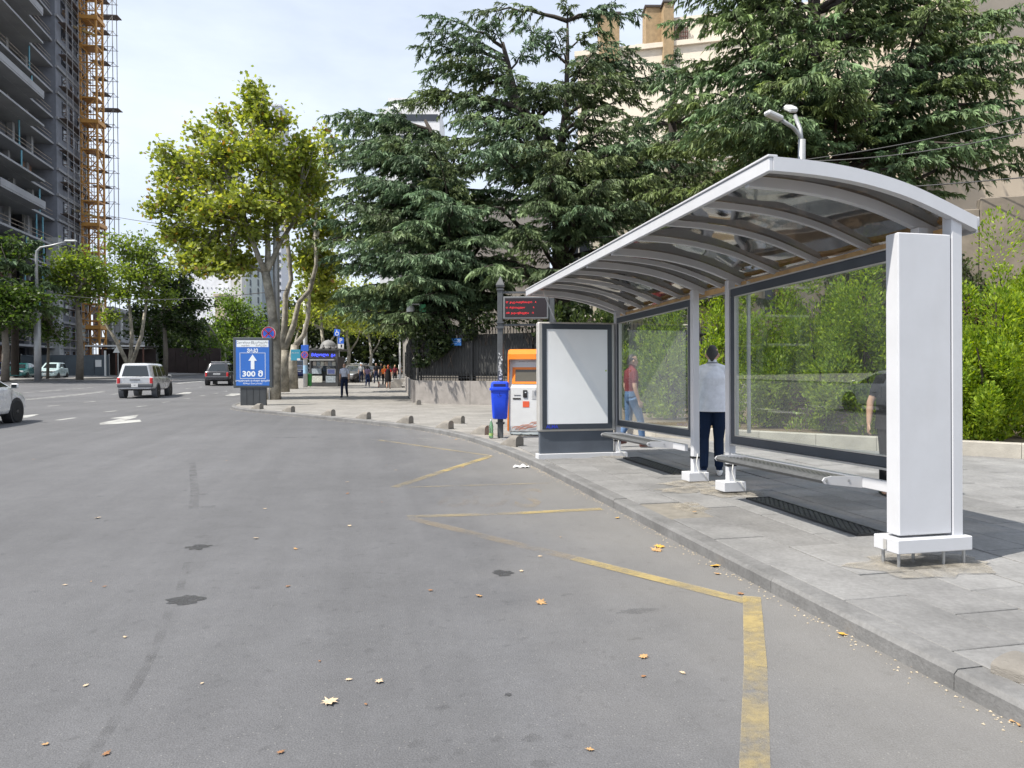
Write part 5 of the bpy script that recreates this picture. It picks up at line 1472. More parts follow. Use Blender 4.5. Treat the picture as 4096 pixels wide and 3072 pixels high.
# ------------------------------------------------------------------ traffic signs
SRED = mat('sign_red', (.55, .03, .05), .4, var=.05); SBLU = mat('sign_blue', (.03, .13, .60), .4, var=.05); SWH = mat('sign_white', (.7, .7, .7), .4, var=0)
def disc(mb, r, y, n=28, r0=0.0, z=0): 
    if r0 <= 0: return mb.add([(r * math.cos(2 * math.pi * k / n), y, z + r * math.sin(2 * math.pi * k / n)) for k in range(n)], [tuple(range(n))])
    V = [(q * math.cos(2 * math.pi * k / n), y, z + q * math.sin(2 * math.pi * k / n)) for q in (r0, r) for k in range(n)]
    return mb.add(V, [(k, (k + 1) % n, n + (k + 1) % n, n + k) for k in range(n)])
def no_stopping(root, c, r, extra=None):
    s_ = MB().tube([(c[0], c[1], c[2]), (c[0], c[1] + .02, c[2])], r * 1.03, 28).build('sign_disc', SWH, root)
    def shifted(mb): 
        mb.v = [(v[0] + c[0], v[1] + c[1], v[2] + c[2]) for v in mb.v]; return mb
    shifted(disc(MB(), r * .80, -.004)).build('sign_field', SBLU, s_)
    shifted(disc(MB(), r * .98, -.005, r0=r * .80)).build('sign_ring', SRED, s_)
    for sg in (-1, 1):
        a = r * .60
        bb = MB().beam((-a, -.008, -a * sg), (a, -.008, a * sg), r * .16, .004, up=(0, 1, 0)); 
        shifted(bb).build('sign_bar', SRED, s_)
p = at(1076, 1596, 33.6)
ns = empty('no_stopping_sign', (p.x, 33.6, PV), 0, 'round no-stopping sign on a post behind the blue advertising sign', 'traffic sign')
MB().tube([(0, .05, 0), (0, .05, 3.4)], .03, 10).build('sign_post', STEEL, ns); no_stopping(ns, (0, 0, 3.12), .33)
p = at(1222, 1540, 52)
lp = empty('tram_pole', (p.x, 52, G(p.x, 52) + PV), 0, 'white street pole with a no-stopping sign beside the news kiosk', 'pole')
MB().tube([(0, 0, 0), (0, 0, 3.2), (0, 0, 9.5)], [.16, .15, .11], 12).build('pole_shaft', mat('pole_white', (.55, .56, .57), .5, var=.15, scale=4), lp, smooth=True)
no_stopping(lp, (0, -.2, 2.35), .26)
MB().box((.02, -.2, 2.85), (.55, .02, .45), bev=.01).build('direction_board', SBLU, lp)
MB().tube([(0, 0, 1.0), (0, 0, 1.6)], .165, 12).build('pasted_notice', mat('notice_blue', (.35, .55, .75), .6), lp)
p = at(1357, 1530, 60)
pk = empty('parking_sign', (p.x, 60, G(p.x, 60)), 0, 'blue parking sign with letter P and plates on a thin post', 'traffic sign')
MB().tube([(0, .05, 0), (0, .05, 4.2)], .035, 8).build('sign_post', STEEL, pk)
bp_ = MB().box((.15, 0, 3.75), (.52, .02, .52), bev=.01).build('sign_board', SBLU, pk); text_mesh('sign_letter', 'P', .5, SWH, bp_, (.15, -.0125, 3.75), bold=.01)
MB().box((.15, 0, 3.3), (.5, .02, .36), bev=.01).build('plate', SWH, pk); MB().box((.2, -.012, 3.3), (.14, .004, .25)).build('plate_mark', BLACK, pk); MB().box((.15, 0, 2.98), (.5, .02, .22)).build('plate', SWH, pk)
p = at(1341, 1380, 57)
wc = empty('disabled_parking_sign', (p.x + .15, 57, G(p.x, 57)), R(-12), 'tilted blue wheelchair parking sign above the kiosk corner', 'traffic sign')
MB().tube([(0, .05, 0), (0, .05, 4.6)], .035, 8).build('sign_post', STEEL, wc)
bw = MB().box((0, 0, 4.3), (.5, .02, .55), M4=Matrix.Rotation(.12, 4, 'Y')).build('sign_board', SBLU, wc)
ws = disc(MB(), .16, -.014, r0=.11, z=4.22); ws.box((-.02, -.014, 4.42), (.05, .004, .2)); ws.box((.06, -.014, 4.33), (.16, .004, .04)); ws.box((.13, -.014, 4.25), (.04, .004, .14)); ws.build('wheelchair_mark', SWH, wc)
p = at(1187, 1400, 40.5)
bp2 = empty('street_plate', (p.x, 40.3, at(1150, 1420, 40.3).z), 0, 'turquoise street plate fixed to the plane trunk', 'street sign')
MB().box((0, 0, 0), (.55, .015, .62), bev=.005).build('plate', mat('turquoise_plate', (.05, .30, .45), .4, var=.05), bp2); MB().box((.17, -.01, -.25), (.18, .006, .12)).build('small_plate', SWH, bp2)
text_mesh('plate_text', 'თბილისი', .09, SWH, bp2, (-.03, -.0105, .12))
# signs turned away on the far side of the avenue
p = gp(330, 1525); Yb = 62
p = at(330, 1520, Yb)
rs = empty('road_sign', (p.x, Yb, G(p.x, Yb)), 0, 'post with a round sign and white plates seen from behind', 'traffic sign')
MB().tube([(0, 0, 0), (0, 0, 5.0)], .05, 8).build('sign_post', STEEL, rs); MB().tube([(0, -.06, 2.4), (0, -.08, 2.4)], .33, 20).build('sign_disc', mat('sign_back_grey', (.33, .34, .35), .5), rs)
for z in (3.6, 3.95, 4.3, 4.65): MB().box((.02, -.06, z), (.62, .03, .28), bev=.01).build('sign_plate', mat('signal_plate', (.40, .42, .43), .5), rs)
p = at(473, 1500, 70)
ts = empty('triangle_sign', (p.x, 70, G(p.x, 70)), 0, 'white triangle sign seen from behind near the site canopy', 'traffic sign')
MB().tube([(0, 0, 0), (0, 0, 3.4)], .045, 8).build('sign_post', STEEL, ts); MB().extr([(-.45, -.07, 2.5), (.45, -.07, 2.5), (0, -.07, 3.3)], (0, -.02, 0)).build('sign_board', SWH, ts); MB().lathe([(.05, 3.4), (.2, 3.5), (.2, 3.7), (.05, 3.75)], 12).build('warning_lamp', mat('lamp_tan', (.45, .3, .18), .5), ts)

# ------------------------------------------------------------------ news kiosk with dome
kx = at(1296, 1530, 54).x
nk = empty('news_kiosk', (kx, 54, G(kx, 54)), R(-4), 'dark grey news kiosk with a dome roof and blue lettered display', 'kiosk')
KGR = mat('kiosk_grey', (.055, .055, .058), .5, var=.2)
MB().box((0, .9, .25), (2.25, 2.0, .5), bev=.02).build('kiosk_base', KGR, nk)
for x in (-1.03, 1.03): MB().box((x, -.02, 1.5), (.16, .16, 2.1), bev=.01).build('corner_post', KGR, nk)
MB().box((0, 1.0, 1.4), (2.1, 1.7, 1.9)).build('kiosk_body', mat('kiosk_dark', (.035, .035, .038), .6), nk)
MB().box((0, -.02, 2.5), (2.2, .2, .62), bev=.01).build('fascia', KGR, nk)
MB().box((0, .9, 2.88), (2.45, 2.2, .14), bev=.02).build('cornice', KGR, nk)
for i in range(5): 
    o = MB().lathe([(.03, 0), (.14, .05), (.11, .12), (.04, .2), (.05, .25), (.01, .3)], 10, (-1.0 + i * .5, -.1, 2.95)).build('acroterion', KGR, nk)
dm = MB().lathe([(.66, 2.95), (.66, 3.05)] + [(.62 * math.cos(R(a)), 3.05 + .6 * math.sin(R(a))) for a in range(0, 90, 12)] + [(.03, 3.66)], 18, (.05, .9, 0)); dm.build('dome', mat('dome_grey', (.2, .2, .2), .6, var=.35, scale=5), nk, smooth=True)
dsp = MB().box((0, -.125, 2.5), (1.75, .02, .46)).build('kiosk_display', BLACK, nk)
text_mesh('display_text', 'მძღოლი  გა', .30, mat('blue_led', (.05, .08, 1.0), .4, var=0, emit=2.2), dsp, (0, -.137, 2.48))
MB().box((0, -.25, 2.1), (1.85, .5, .05)).build('awning', WPL, nk)
MB().box((0, .1, 1.62), (1.85, .04, .8)).build('kiosk_window', GLZ, nk)
mag = [mat('magazine_a', (.45, .4, .36), .6, var=.5, scale=9), mat('magazine_b', (.3, .34, .38), .6, var=.5, scale=8), mat('magazine_c', (.55, .55, .5), .6, var=.4, scale=11)]
for i in range(6): MB().box((-.75 + i * .3, .06, 1.82), (.26, .02, .32)).build('magazine', mag[i % 3], nk)
MB().box((-.55, -.05, 1.25), (.75, .05, .4)).build('tray', mag[1], nk); 
tvf = MB().box((.6, -.1, 1.22), (.66, .06, .44), bev=.01).build('monitor_frame', WPL, nk); MB().box((.6, -.133, 1.22), (.56, .01, .34)).build('monitor_screen', mat('monitor', (.12, .14, .3), .2, var=.6, scale=5, emit=.25), tvf)
MB().box((-.5, -.1, .65), (.8, .03, .5)).build('front_panel', mag[2], nk); MB().box((.55, -.1, .65), (.75, .03, .5)).build('front_panel', mag[1], nk)
gb = empty('green_bin', (at(1240, 1540, 52.5).x, 52.3, G(-15, 52) + .0), 0, 'bright green litter bin between the white pole and the kiosk', 'litter bin')
GRN = mat('green_plastic', (.04, .28, .06), .4); autosmooth(loft(MB(), [rg(.32, .28, .18), rg(.38, .34, .95), rg(.40, .36, .96)]).build('bin_body', GRN, gb)); MB().lathe([(.24, .95), (.24, 1.0), (.16, 1.08), (.05, 1.12)], 14).build('bin_lid', GRN, gb, smooth=True)
MB().tube([(0, .2, 0), (0, .2, 1.0)], .04, 8).build('bin_post', STEEL, gb)

# ------------------------------------------------------------------ street lamps and poles
LGR = mat('lamp_grey', (.36, .37, .38), .45, .4, var=.12, scale=3)
p = at(152, 1530, 57)
l1 = empty('street_lamp', (p.x, 57, G(p.x, 57) + .1), 0, 'tall grey street lamp with curved arm at the far side of the avenue', 'street lamp')
hz = at(152, 1000, 57).z - l1.location.z
MB().tube([(0, 0, 0), (0, 0, 5.3)], [.26, .24], 14).build('lamp_base', LGR, l1, smooth=True); MB().lathe([(.24, 5.2), (.33, 5.3), (.33, 5.38), (.15, 5.5)], 14).build('lamp_collar', LGR, l1)
MB().tube([(0, 0, 5.3), (0, 0, hz - .5), (.05, 0, hz - .1), (.35, 0, hz + .2), (1.2, 0, hz + .35), (2.4, 0, hz + .65)], [.13, .11, .10, .09, .08, .07], 10).build('lamp_shaft', LGR, l1, smooth=True)
MB().box((2.75, 0, hz + .72), (.9, .3, .14), bev=.05).build('lamp_head', mat('lamp_head', (.6, .61, .62), .3), l1)
p = at(903, 1500, 118)
l2 = empty('street_lamp', (p.x, 118, G(p.x, 118)), 0, 'distant pale street lamp before the bright green trees', 'street lamp')
hz2 = at(903, 1275, 118).z - l2.location.z
MB().tube([(0, 0, 0), (0, 0, hz2 - .6), (.15, 0, hz2 - .1), (.8, 0, hz2 + .2), (2.0, 0, hz2 + .5)], [.17, .12, .11, .1, .08], 8).build('lamp_shaft', LGR, l2, smooth=True); MB().box((2.3, 0, hz2 + .55), (.8, .3, .14), bev=.04).build('lamp_head', MATS['lamp_head'], l2)
p = at(783, 1480, 100)
l3 = empty('utility_pole', (p.x, 100, G(p.x, 100)), 0, 'plain grey pole in front of the dark avenue trees', 'pole')
MB().tube([(0, 0, 0), (0, 0, 10)], [.17, .12], 8).build('pole_shaft', LGR, l3, smooth=True); MB().tube([(0, -.2, 2.6), (0, -.22, 2.6)], .4, 18).build('sign_disc', MATS['sign_back_grey'], l3)
p = at(1108, 1596, 34.4)
l4 = empty('steel_pole', (p.x, 34.4, PV), 0, 'tall grey steel pole rising beside the big plane trunk', 'pole')
MB().tube([(0, 0, 0), (0, 0, 6.5), (0, 0, 12.2)], [.19, .15, .11], 14).build('pole_shaft', LGR, l4, smooth=True); MB().tube([(0, 0, 8.3), (-.5, -.1, 8.4), (-.6, -.1, 8.2)], .05, 6).build('hook', LGR, l4); MB().lathe([(.2, 0), (.24, .02), (.22, .12)], 12).build('pole_foot', LGR, l4)
p = at(3200, 1480, 18.5)
l5 = empty('double_lamp', (p.x, 18.5, PV), 0, 'grey lamp post with two floodlight heads above the shelter roof', 'street lamp')
h5 = at(3190, 575, 18.5).z
MB().tube([(0, 0, 0), (0, 0, h5 - 1.0), (0, 0, h5)], [.13, .10, .09], 12).build('lamp_shaft', LGR, l5, smooth=True)
MB().tube([(0, 0, h5 - .15), (-.05, 0, h5 + .1), (-.25, -.1, h5 + .27), (-.62, -.25, h5 + .42)], .05, 8).build('lamp_arm', LGR, l5, smooth=True); MB().tube([(0, 0, h5 - .1), (0, .1, h5 + .3), (-.05, .35, h5 + .75)], .05, 8).build('lamp_arm', LGR, l5, smooth=True)
hm = MB().box((0, 0, 0), (.62, .28, .16), bev=.05).build('lamp_head', MATS['lamp_head'], l5); hm.location = (-.85, -.33, h5 + .5); hm.scale = (.8, .8, .8); hm.rotation_euler = (0, R(14), R(20))
hm = MB().box((0, 0, 0), (.28, .62, .18), bev=.05).build('lamp_head', MATS['lamp_head'], l5); hm.location = (-.1, .5, h5 + .98); hm.scale = (.8, .8, .8); hm.rotation_euler = (R(28), 0, 0)
rr = random.Random(2)
for k in range(4):
    z = h5 - 1.3 - k * .12; MB().tube([(0, 0, z + .3), (-.3, -.1, z + .5), (-.75, -.2, z + rr.uniform(-.2, .1)), (-1.0, -.2, z - .1), (-.5, -.1, z - .3), (0, 0, z)], .012, 5).build('cable_coil', mat('cable_grey', (.2, .2, .2), .6), l5, smooth=True)
# overhead wires
WIRE = mat('wire', (.05, .05, .052), .6, var=0)
def wire(label, A, B, sag, r, n=16):
    pts = [A.lerp(B, i / n) - Vector((0, 0, sag * 4 * (i / n) * (1 - i / n))) for i in range(n + 1)]
    o = MB().tube(pts, r, 5).build('overhead_wire', WIRE, smooth=True); tag(o, label, 'wire', 'overhead wires')
top5 = Vector((l5.location.x, 18.5, 0))
wire('upper overhead wire running right from the double lamp', Vector((top5.x, 18.5, at(3200, 640, 18.5).z)), at(4300, 415, 15), .12, .012)
wire('lower overhead wire running right from the double lamp', Vector((top5.x, 18.5, at(3200, 645, 18.5).z)), at(4300, 480, 15), .2, .014)
wire('thick wire crossing the shaded house wall at the right edge', Vector((top5.x, 18.5, at(3200, 770, 18.5).z)), at(4300, 690, 14), .05, .014)
wire('wire sagging left from the double lamp behind the shelter roof', Vector((top5.x, 18.5, at(3200, 640, 18.5).z)), at(2300, 950, 30), .6, .014)
wire('wire across the sky from the tower to the plane tree', at(430, 862, 70), at(1150, 950, 36), .15, .022)
wire('lower wire across the avenue from tree to tree', at(150, 1165, 60), at(1150, 1160, 36), .6, .02)
wire('faint wire across the avenue in front of the dark trees', at(330, 1150, 66), at(1110, 1010, 90), .4, .03)
# ------------------------------------------------------------------ people
def seg_d(P, a, b_):
    ab = b_ - a; t = np.clip(((P - a) @ ab) / max(1e-9, ab @ ab), 0, 1)
    return np.linalg.norm(P - (a + t[:, None] * ab), axis=1), t
SKIN = mat('skin', (.50, .30, .21), .55, var=.08, scale=9)
def cloth(n, c, r=.85, **k): return mat('cloth_' + n, c, r, var=k.pop('var', .12), scale=k.pop('scale', 14), bump=.25, bscale=35, spec=.2, **k)
SHOEB = mat('black_leather', (.02, .02, .021), .4)
HAIRD = mat('dark_hair', (.02, .016, .014), .6, var=.3, scale=60)

def person(label, loc, yaw, h=1.75, pose=None, top=None, sleeve=None, legs=None, shoe=None, skin=SKIN, female=False, voxel=.012, girth=1.0, lower='trousers', forearm=None, group=None, hairm=HAIRD, hair='short', headturn=0.0):
    """one continuous remeshed body; local +Y is where the person faces. pose overrides joints (metres at 1.75 m height)"""
    J = {'neck': (0, -.005, 1.475), 'head': (0, .02, 1.60), 'chest': (0, 0, 1.30), 'waist': (0, .0, 1.08), 'pelvis': (0, 0, .95)}
    for sx, n in ((-1, 'l'), (1, 'r')):
        J['sh' + n] = (sx * (.165 if female else .185), -.01, 1.395); J['el' + n] = (sx * .235, -.03, 1.13); J['wr' + n] = (sx * .25, .05, .885)
        J['hip' + n] = (sx * .092, 0, .92); J['kn' + n] = (sx * .10, .015, .50); J['an' + n] = (sx * .10, -.02, .085)
    for k, v in (pose or {}).items(): J[k] = v
    J = {k: Vector(v) for k, v in J.items()}
    mb = MB(); segs = []                                     # segs: (a, b, radius, material index)
    T, S, Lg, Sh, Sk = 0, 1, 2, 3, 4
    gq = girth
    def tb(pts, rad, tagm, n=12, ref=None):
        mb.tube(pts, rad, n, ref=ref)
        for i in range(len(pts) - 1):
            r0 = rad[i] if not isinstance(rad[i], tuple) else sum(rad[i]) / 2
            r1 = rad[i + 1] if not isinstance(rad[i + 1], tuple) else sum(rad[i + 1]) / 2
            segs.append((np.array(pts[i]), np.array(pts[i + 1]), max(.008, (r0 + r1) / 2), tagm))
    c, w_, p_ = J['chest'], J['waist'], J['pelvis']
    up = Vector((0, 0, 1))
    tb([p_ - up * .10, p_, p_ + up * .06], [(.10, .10), (.165 * gq, .125 * gq), (.158 * gq, .12 * gq)], Lg, 16, ref=(0, 1, 0))
    tb([p_ + up * .04, w_, c, c + up * .09, c + up * .145, J['neck']], [(.158 * gq, .122 * gq), (.145 * gq, .115 * gq), (.172 * gq, .125 * gq), (.175, .105), (.12, .08), (.055, .058)], T, 16, ref=(0, 1, 0))
    tb([J['neck'] - up * .03, J['neck'] + up * .07], [.055, .053], Sk)
    hd = J['head']
    hq = Matrix.Rotation(headturn, 3, 'Z')
    R3 = lambda v: hd + hq @ Vector(v)
    tb([R3((0, .035, -.115)), R3((0, .03, -.09)), R3((0, .012, -.04)), R3((0, 0, .02)), R3((0, -.008, .075)), R3((0, -.008, .112)), R3((0, -.008, .128))], [.028, (.048, .052), (.066, .078), (.075, .092), (.072, .088), (.045, .055), .012], Sk, 16, ref=(0, 1, 0))
    tb([R3((0, .088, .02)), R3((0, .112, -.022)), R3((0, .085, -.03))], [.010, .015, .012], Sk, 8)
    for sx in (-1, 1): tb([R3((sx * .076, -.005, -.025)), R3((sx * .083, -.012, .0)), R3((sx * .078, -.014, .025))], [.010, .016, .011], Sk, 8)
    tb([R3((-.022, .082, -.066)), R3((.022, .082, -.066))], [.010, .010], Sk, 8)
    for n, sx in (('l', -1), ('r', 1)):
        sh, el, wr_ = J['sh' + n], J['el' + n], J['wr' + n]
        mid = sh.lerp(el, .62)
        tb([J['neck'] - up * .005, J['neck'].lerp(sh, .5) + up * .006, sh + up * .012], [.050, .048, .050], T)
        tb([c + up * .105 + Vector((sx * .08, 0, 0)), sh, sh.lerp(el, .3), mid], [.055, .062 * gq ** .5, .056 * gq ** .5, .054 * gq ** .5], S)
        tb([mid, el, el.lerp(wr_, .35), wr_], [.045, .041, .041, .027], S if forearm == 'sleeve' else Sk)
        d = (wr_ - el).normalized(); side = d.cross(Vector((0, 1, 0)));
        if side.length < .1: side = d.cross(Vector((1, 0, 0)))
        side.normalize(); fw = side.cross(d).normalized()
        pk_ = wr_ + d * .085
        tb([wr_ - d * .01, wr_ + d * .04, pk_], [(.022, .026), (.018, .038), (.016, .040)], Sk, 10, ref=fw)
        for k in range(4):                                   # four fingers, slightly curled
            o_ = fw * (.030 - k * .020); ln = (.062, .072, .068, .052)[k]
            b0 = pk_ + o_ - d * .01; curl = -side * sx * .018
            tb([b0, b0 + d * ln * .5, b0 + d * ln * .85 + curl, b0 + d * ln + curl * 2.0], [.0105, .0098, .0090, .0075], Sk, 8)
        b0 = wr_ + d * .035 + fw * .03                        # thumb leaves the side of the palm
        tb([b0, b0 + d * .03 + fw * .025, b0 + d * .062 + fw * .030], [.0125, .0115, .009], Sk, 8)
        hp, kn, an = J['hip' + n], J['kn' + n], J['an' + n]
        lt = Lg if lower == 'trousers' else Sk
        wid = 1.0 if lower == 'trousers' else .86
        tb([hp, hp.lerp(kn, .4), kn, kn.lerp(an, .35), an + (kn - an) * (.10 if lt == Lg else .0)], [.098 * gq ** .5 * wid, .088 * gq ** .5 * wid, .066 * wid, .066 * wid, (.056 if lt == Lg else .036)], lt, 14)
        fd = Vector((J.get('toe' + n, Vector((sx * .03, .17, 0)))))
        toe = an + Vector((fd.x, fd.y, -.045 + fd.z)); heel = an + Vector((0, -.055, -.045))
        tb([an + up * .03, an - up * .03], [.042, .042], Sh if shoe is not None else Sk, 10)
        tb([heel, an + Vector((0, 0, -.04)) + fd * .2, an.lerp(toe, .65) + Vector((0, 0, -.012)), toe], [(.036, .034), (.038, .04), (.044, .032), (.030, .024)], Sh if shoe is not None else Sk, 10, ref=up)
    me = bpy.data.meshes.new('body'); me.from_pydata(mb.v, [], mb.f)
    tmp = bpy.data.objects.new('body_tmp', me); COL.objects.link(tmp)
    md = tmp.modifiers.new('r', 'REMESH'); md.mode = 'VOXEL'; md.voxel_size = voxel; md.use_smooth_shade = True
    sm = tmp.modifiers.new('s', 'SMOOTH'); sm.iterations = 2; sm.factor = .5
    dg = bpy.context.evaluated_depsgraph_get()
    m2 = bpy.data.meshes.new_from_object(tmp.evaluated_get(dg))
    bpy.data.objects.remove(tmp)
    m2.materials.clear()
    for m_ in (top, sleeve or top, legs, shoe or SHOEB, skin): m2.materials.append(m_)
    n = len(m2.polygons); C = np.empty(n * 3, np.float32); m2.polygons.foreach_get('center', C); C = C.reshape(-1, 3)
    best = np.full(n, 1e9); idx = np.zeros(n, np.int32)
    for a, b_, r, tg in segs:
        d_, _ = seg_d(C, a, b_); q = d_ - r
        mk = q < best; best[mk] = q[mk]; idx[mk] = tg
    m2.polygons.foreach_set('material_index', idx); m2.polygons.foreach_set('use_smooth', np.ones(n, bool))
    k = h / 1.75
    root = link('person', m2, None, loc, (0, 0, yaw)); root.scale = (k, k, k)
    tag(root, label, 'person', group)
    # hair cap: upper back of the skull, longer styles reach down
    hv = MB(); V, F = [], []; nu, nv = 18, 10
    low = {'short': .70, 'bob': .9, 'long': 1.15, 'tied': .8}[hair]
    for j in range(nv + 1):
        ph0 = math.pi * low * j / nv
        for i in range(nu):
            a = 2 * math.pi * i / nu
            ph = ph0 * (1 - .34 * abs(math.cos(a)) ** 1.5) if hair == 'short' else ph0
            fr_ = max(0.0, math.sin(a))                      # front of the head
            ph2 = min(ph, math.pi * (.33 if hair != 'long' else .36) + (1 - fr_) * 10) if fr_ > .35 else ph
            rx, ry, rz = .0785, .095, .132
            q = R3((rx * math.sin(min(ph2, math.pi * .62)) * math.cos(a), -.012 + ry * math.sin(min(ph2, math.pi * .62)) * math.sin(a), .008 + rz * math.cos(min(ph2, 2.4)) * (1 if ph2 < 2.4 else 1) - max(0, ph2 - 2.0) * .10))
            V.append(q)
    for j in range(nv):
        for i in range(nu): F.append((j * nu + i, j * nu + (i + 1) % nu, (j + 1) * nu + (i + 1) % nu, (j + 1) * nu + i))
    hv.add(V, F).build('hair', hairm, root, smooth=True)
    for sx in (-1, 1):
        MB().lathe([(.0, -.008), (.009, -.004), (.011, 0), (.009, .004), (0, .008)], 8, R3((sx * .031, .078, .012))).build('eye', mat('eye_dark', (.03, .02, .018), .3, var=0), root)
        MB().box(R3((sx * .031, .085, .034)), (.036, .012, .008)).build('eyebrow', hairm, root)
    return root
def skirt(root, pts, m, k=1.0, name='skirt'):
    """garment tube around the body: (z, rx, ry, y offset)"""
    rings = [[(rx * math.cos(2 * math.pi * i / 24) * (1 + .02 * math.sin(6 * i)), y + ry * math.sin(2 * math.pi * i / 24), z) for i in range(24)] for z, rx, ry, y in pts]
    V = [p for r_ in rings for p in r_]; F = [(i * 24 + q, i * 24 + (q + 1) % 24, (i + 1) * 24 + (q + 1) % 24, (i + 1) * 24 + q) for i in range(len(rings) - 1) for q in range(24)]
    return MB().add(V, F).build(name, m, root, smooth=True)

NAVY = cloth('navy', (.012, .018, .045)); PALEB = cloth('pale_blue', (.78, .80, .86)); BLKC = cloth('black', (.014, .014, .016)); DEN = cloth('denim', (.10, .17, .30)); WHC = cloth('white', (.72, .72, .72))
WALK = {'knr': (.10, .12, .52), 'anr': (.10, .16, .09), 'knl': (-.09, -.01, .50), 'anl': (-.09, -.20, .12), 'elr': (.24, -.10, 1.14), 'wrr': (.25, -.10, .90), 'ell': (-.24, .04, 1.14), 'wrl': (-.25, .16, .92)}
# man waiting under the shelter, seen from behind
fm_ = gp(2850, 1908, PV)
man = person('man in pale polo shirt and dark jeans standing under the shelter', (2.62, 9.30, PV), R(-12), 1.74,
    {'elr': (.20, .10, 1.15), 'wrr': (.10, .30, 1.15), 'ell': (-.245, -.01, 1.13), 'wrl': (-.23, .12, .92), 'knl': (-.10, .03, .5), 'anl': (-.105, -.03, .085), 'knr': (.09, .06, .5), 'anr': (.10, .10, .085)},
    PALEB, PALEB, cloth('dark_jeans', (.010, .022, .055)), WHC, girth=1.16, voxel=.0095, hairm=mat('grey_black_hair', (.035, .033, .033), .6, var=.4, scale=60), headturn=R(-6))
skirt(man, [(1.24, .190, .135, 0), (1.12, .188, .146, 0), (1.0, .196, .155, 0), (.92, .202, .158, 0), (.865, .20, .154, -.005)], PALEB, name='polo_shirt')
skirt(man, [(1.475, .072, .068, -.005), (1.515, .068, .064, -.005)], PALEB, name='collar'); skirt(man, [(1.497, .0735, .0695, -.005), (1.507, .0725, .0685, -.005)], NAVY, name='collar_stripe')
# woman in black passing behind the glass
wo = person('woman in black clothes with a handbag walking behind the shelter glass', (4.29, 7.97, PV), R(168), 1.62,
    {'elr': (.27, .0, 1.12), 'wrr': (.30, .06, .86), 'knl': (-.08, .12, .55), 'anl': (-.09, .10, .16), 'toel': (0, .15, .03)}, BLKC, BLKC, BLKC, None, female=True, girth=1.12, voxel=.011, hair='bob')
skirt(wo, [(1.42, .15, .10, 0), (1.25, .20, .15, .01), (1.0, .205, .155, 0), (.80, .215, .16, 0)], BLKC, name='tunic')
bag = MB().box((-.22, .14, 1.0), (.10, .26, .17), bev=.03).build('handbag', mat('bag_leather', (.03, .03, .032), .35), None, loc=None); bag.parent = None
bag.matrix_world = wo.matrix_basis.copy() if False else Matrix.Translation(wo.location) @ Matrix.Rotation(R(168), 4, 'Z'); tag(bag, 'dark leather handbag hanging at the side of the woman in black', 'handbag')
MB().tube([(-.22, .04, 1.08), (-.16, .02, 1.28), (-.06, .04, 1.40), (-.16, .15, 1.28), (-.22, .24, 1.08)], .008, 6).build('strap', BLKC, bag)
for n in ('l', 'r'):
    sx = -1 if n == 'l' else 1
    an = Vector((-.09, .10, .16)) if n == 'l' else Vector((.10, -.02, .085))
    sl_ = MB().box(an + Vector((sx * .0, .06, -.075)), (.095, .28, .028), bev=.012); sl_.box(an + Vector((0, .10, -.035)), (.10, .035, .05), bev=.01); sl_.box(an + Vector((0, .0, -.015)), (.095, .03, .09), bev=.01); sl_.build('sandal', SHOEB, wo)
# person in red behind the far glass
person('person in red shirt and blue jeans behind the far shelter glass', (2.16, 12.85, PV), R(-78), 1.70, {'knr': (.10, .14, .52), 'anr': (.10, .18, .09), 'knl': (-.09, -.02, .50), 'anl': (-.09, -.22, .13)},
    cloth('red', (.17, .03, .035)), None, DEN, mat('brown_shoe', (.10, .03, .02), .5), voxel=.013)
# pedestrians in the side street
def pz(px, Y): x = at(px, 1500, Y).x; return (x, Y, G(x, Y) + PV)
UNI = cloth('uniform_blue', (.50, .53, .62))
pol = person('man in pale uniform shirt and navy trousers walking towards the camera', pz(1378, 36), R(180), 1.76, WALK, UNI, UNI, NAVY, SHOEB, voxel=.012)
MB().box((0, .0, .985), (.335, .262, .045), bev=.02).build('belt', SHOEB, pol)
for sx in (-1, 1): MB().box((sx * .15, 0, 1.472), (.10, .06, .012), bev=.004).build('epaulette', NAVY, pol)
MB().box((-.07, .128, 1.27), (.09, .012, .10), bev=.004).build('shirt_pocket', UNI, pol)
STR = cloth('striped_violet', (.22, .16, .24), var=.6, scale=25)
g1 = person('girl in violet striped top and blue jeans walking away', pz(1470, 53), 0.0, 1.58, WALK, STR, STR, cloth('blue_jeans', (.03, .05, .13)), SHOEB, female=True, hair='bob', voxel=.014)
bg = MB().box((.26, .0, .98), (.12, .24, .26), bev=.05).build('shoulder_bag', mat('pale_bag', (.45, .46, .5), .5, var=.4, scale=12)); bg.location = g1.location; tag(bg, 'pale shoulder bag carried by the girl in the striped top', 'bag')
w1 = person('red haired woman in a black dress walking away by the fence', pz(1553, 48.5), R(6), 1.66, WALK, BLKC, cloth('crimson', (.35, .02, .02)), BLKC, SHOEB, female=True, hair='long', hairm=mat('red_hair', (.35, .07, .02), .5, var=.3, scale=40), lower='skirt', voxel=.013)
skirt(w1, [(1.33, .185, .14, 0), (1.1, .175, .14, 0), (.95, .205, .16, 0), (.7, .215, .17, 0), (.52, .205, .165, 0)], BLKC, name='dress')
ch_ = person('fair haired person in an orange top beside the woman in black', pz(1537, 52), R(4), 1.62, WALK, cloth('orange', (.75, .18, .04)), None, BLKC, SHOEB, voxel=.016, female=True, hairm=mat('fair_hair', (.6, .35, .10), .5), hair='bob')
person('man in dark clothes standing further along the side street', pz(1505, 62), R(170), 1.78, WALK, BLKC, BLKC, NAVY, SHOEB, voxel=.016)
person('woman in a red and black top walking towards the camera', pz(1580, 60), R(176), 1.62, WALK, cloth('red_black', (.12, .02, .03), var=.8), None, BLKC, SHOEB, female=True, voxel=.016, hairm=MATS['fair_hair'])
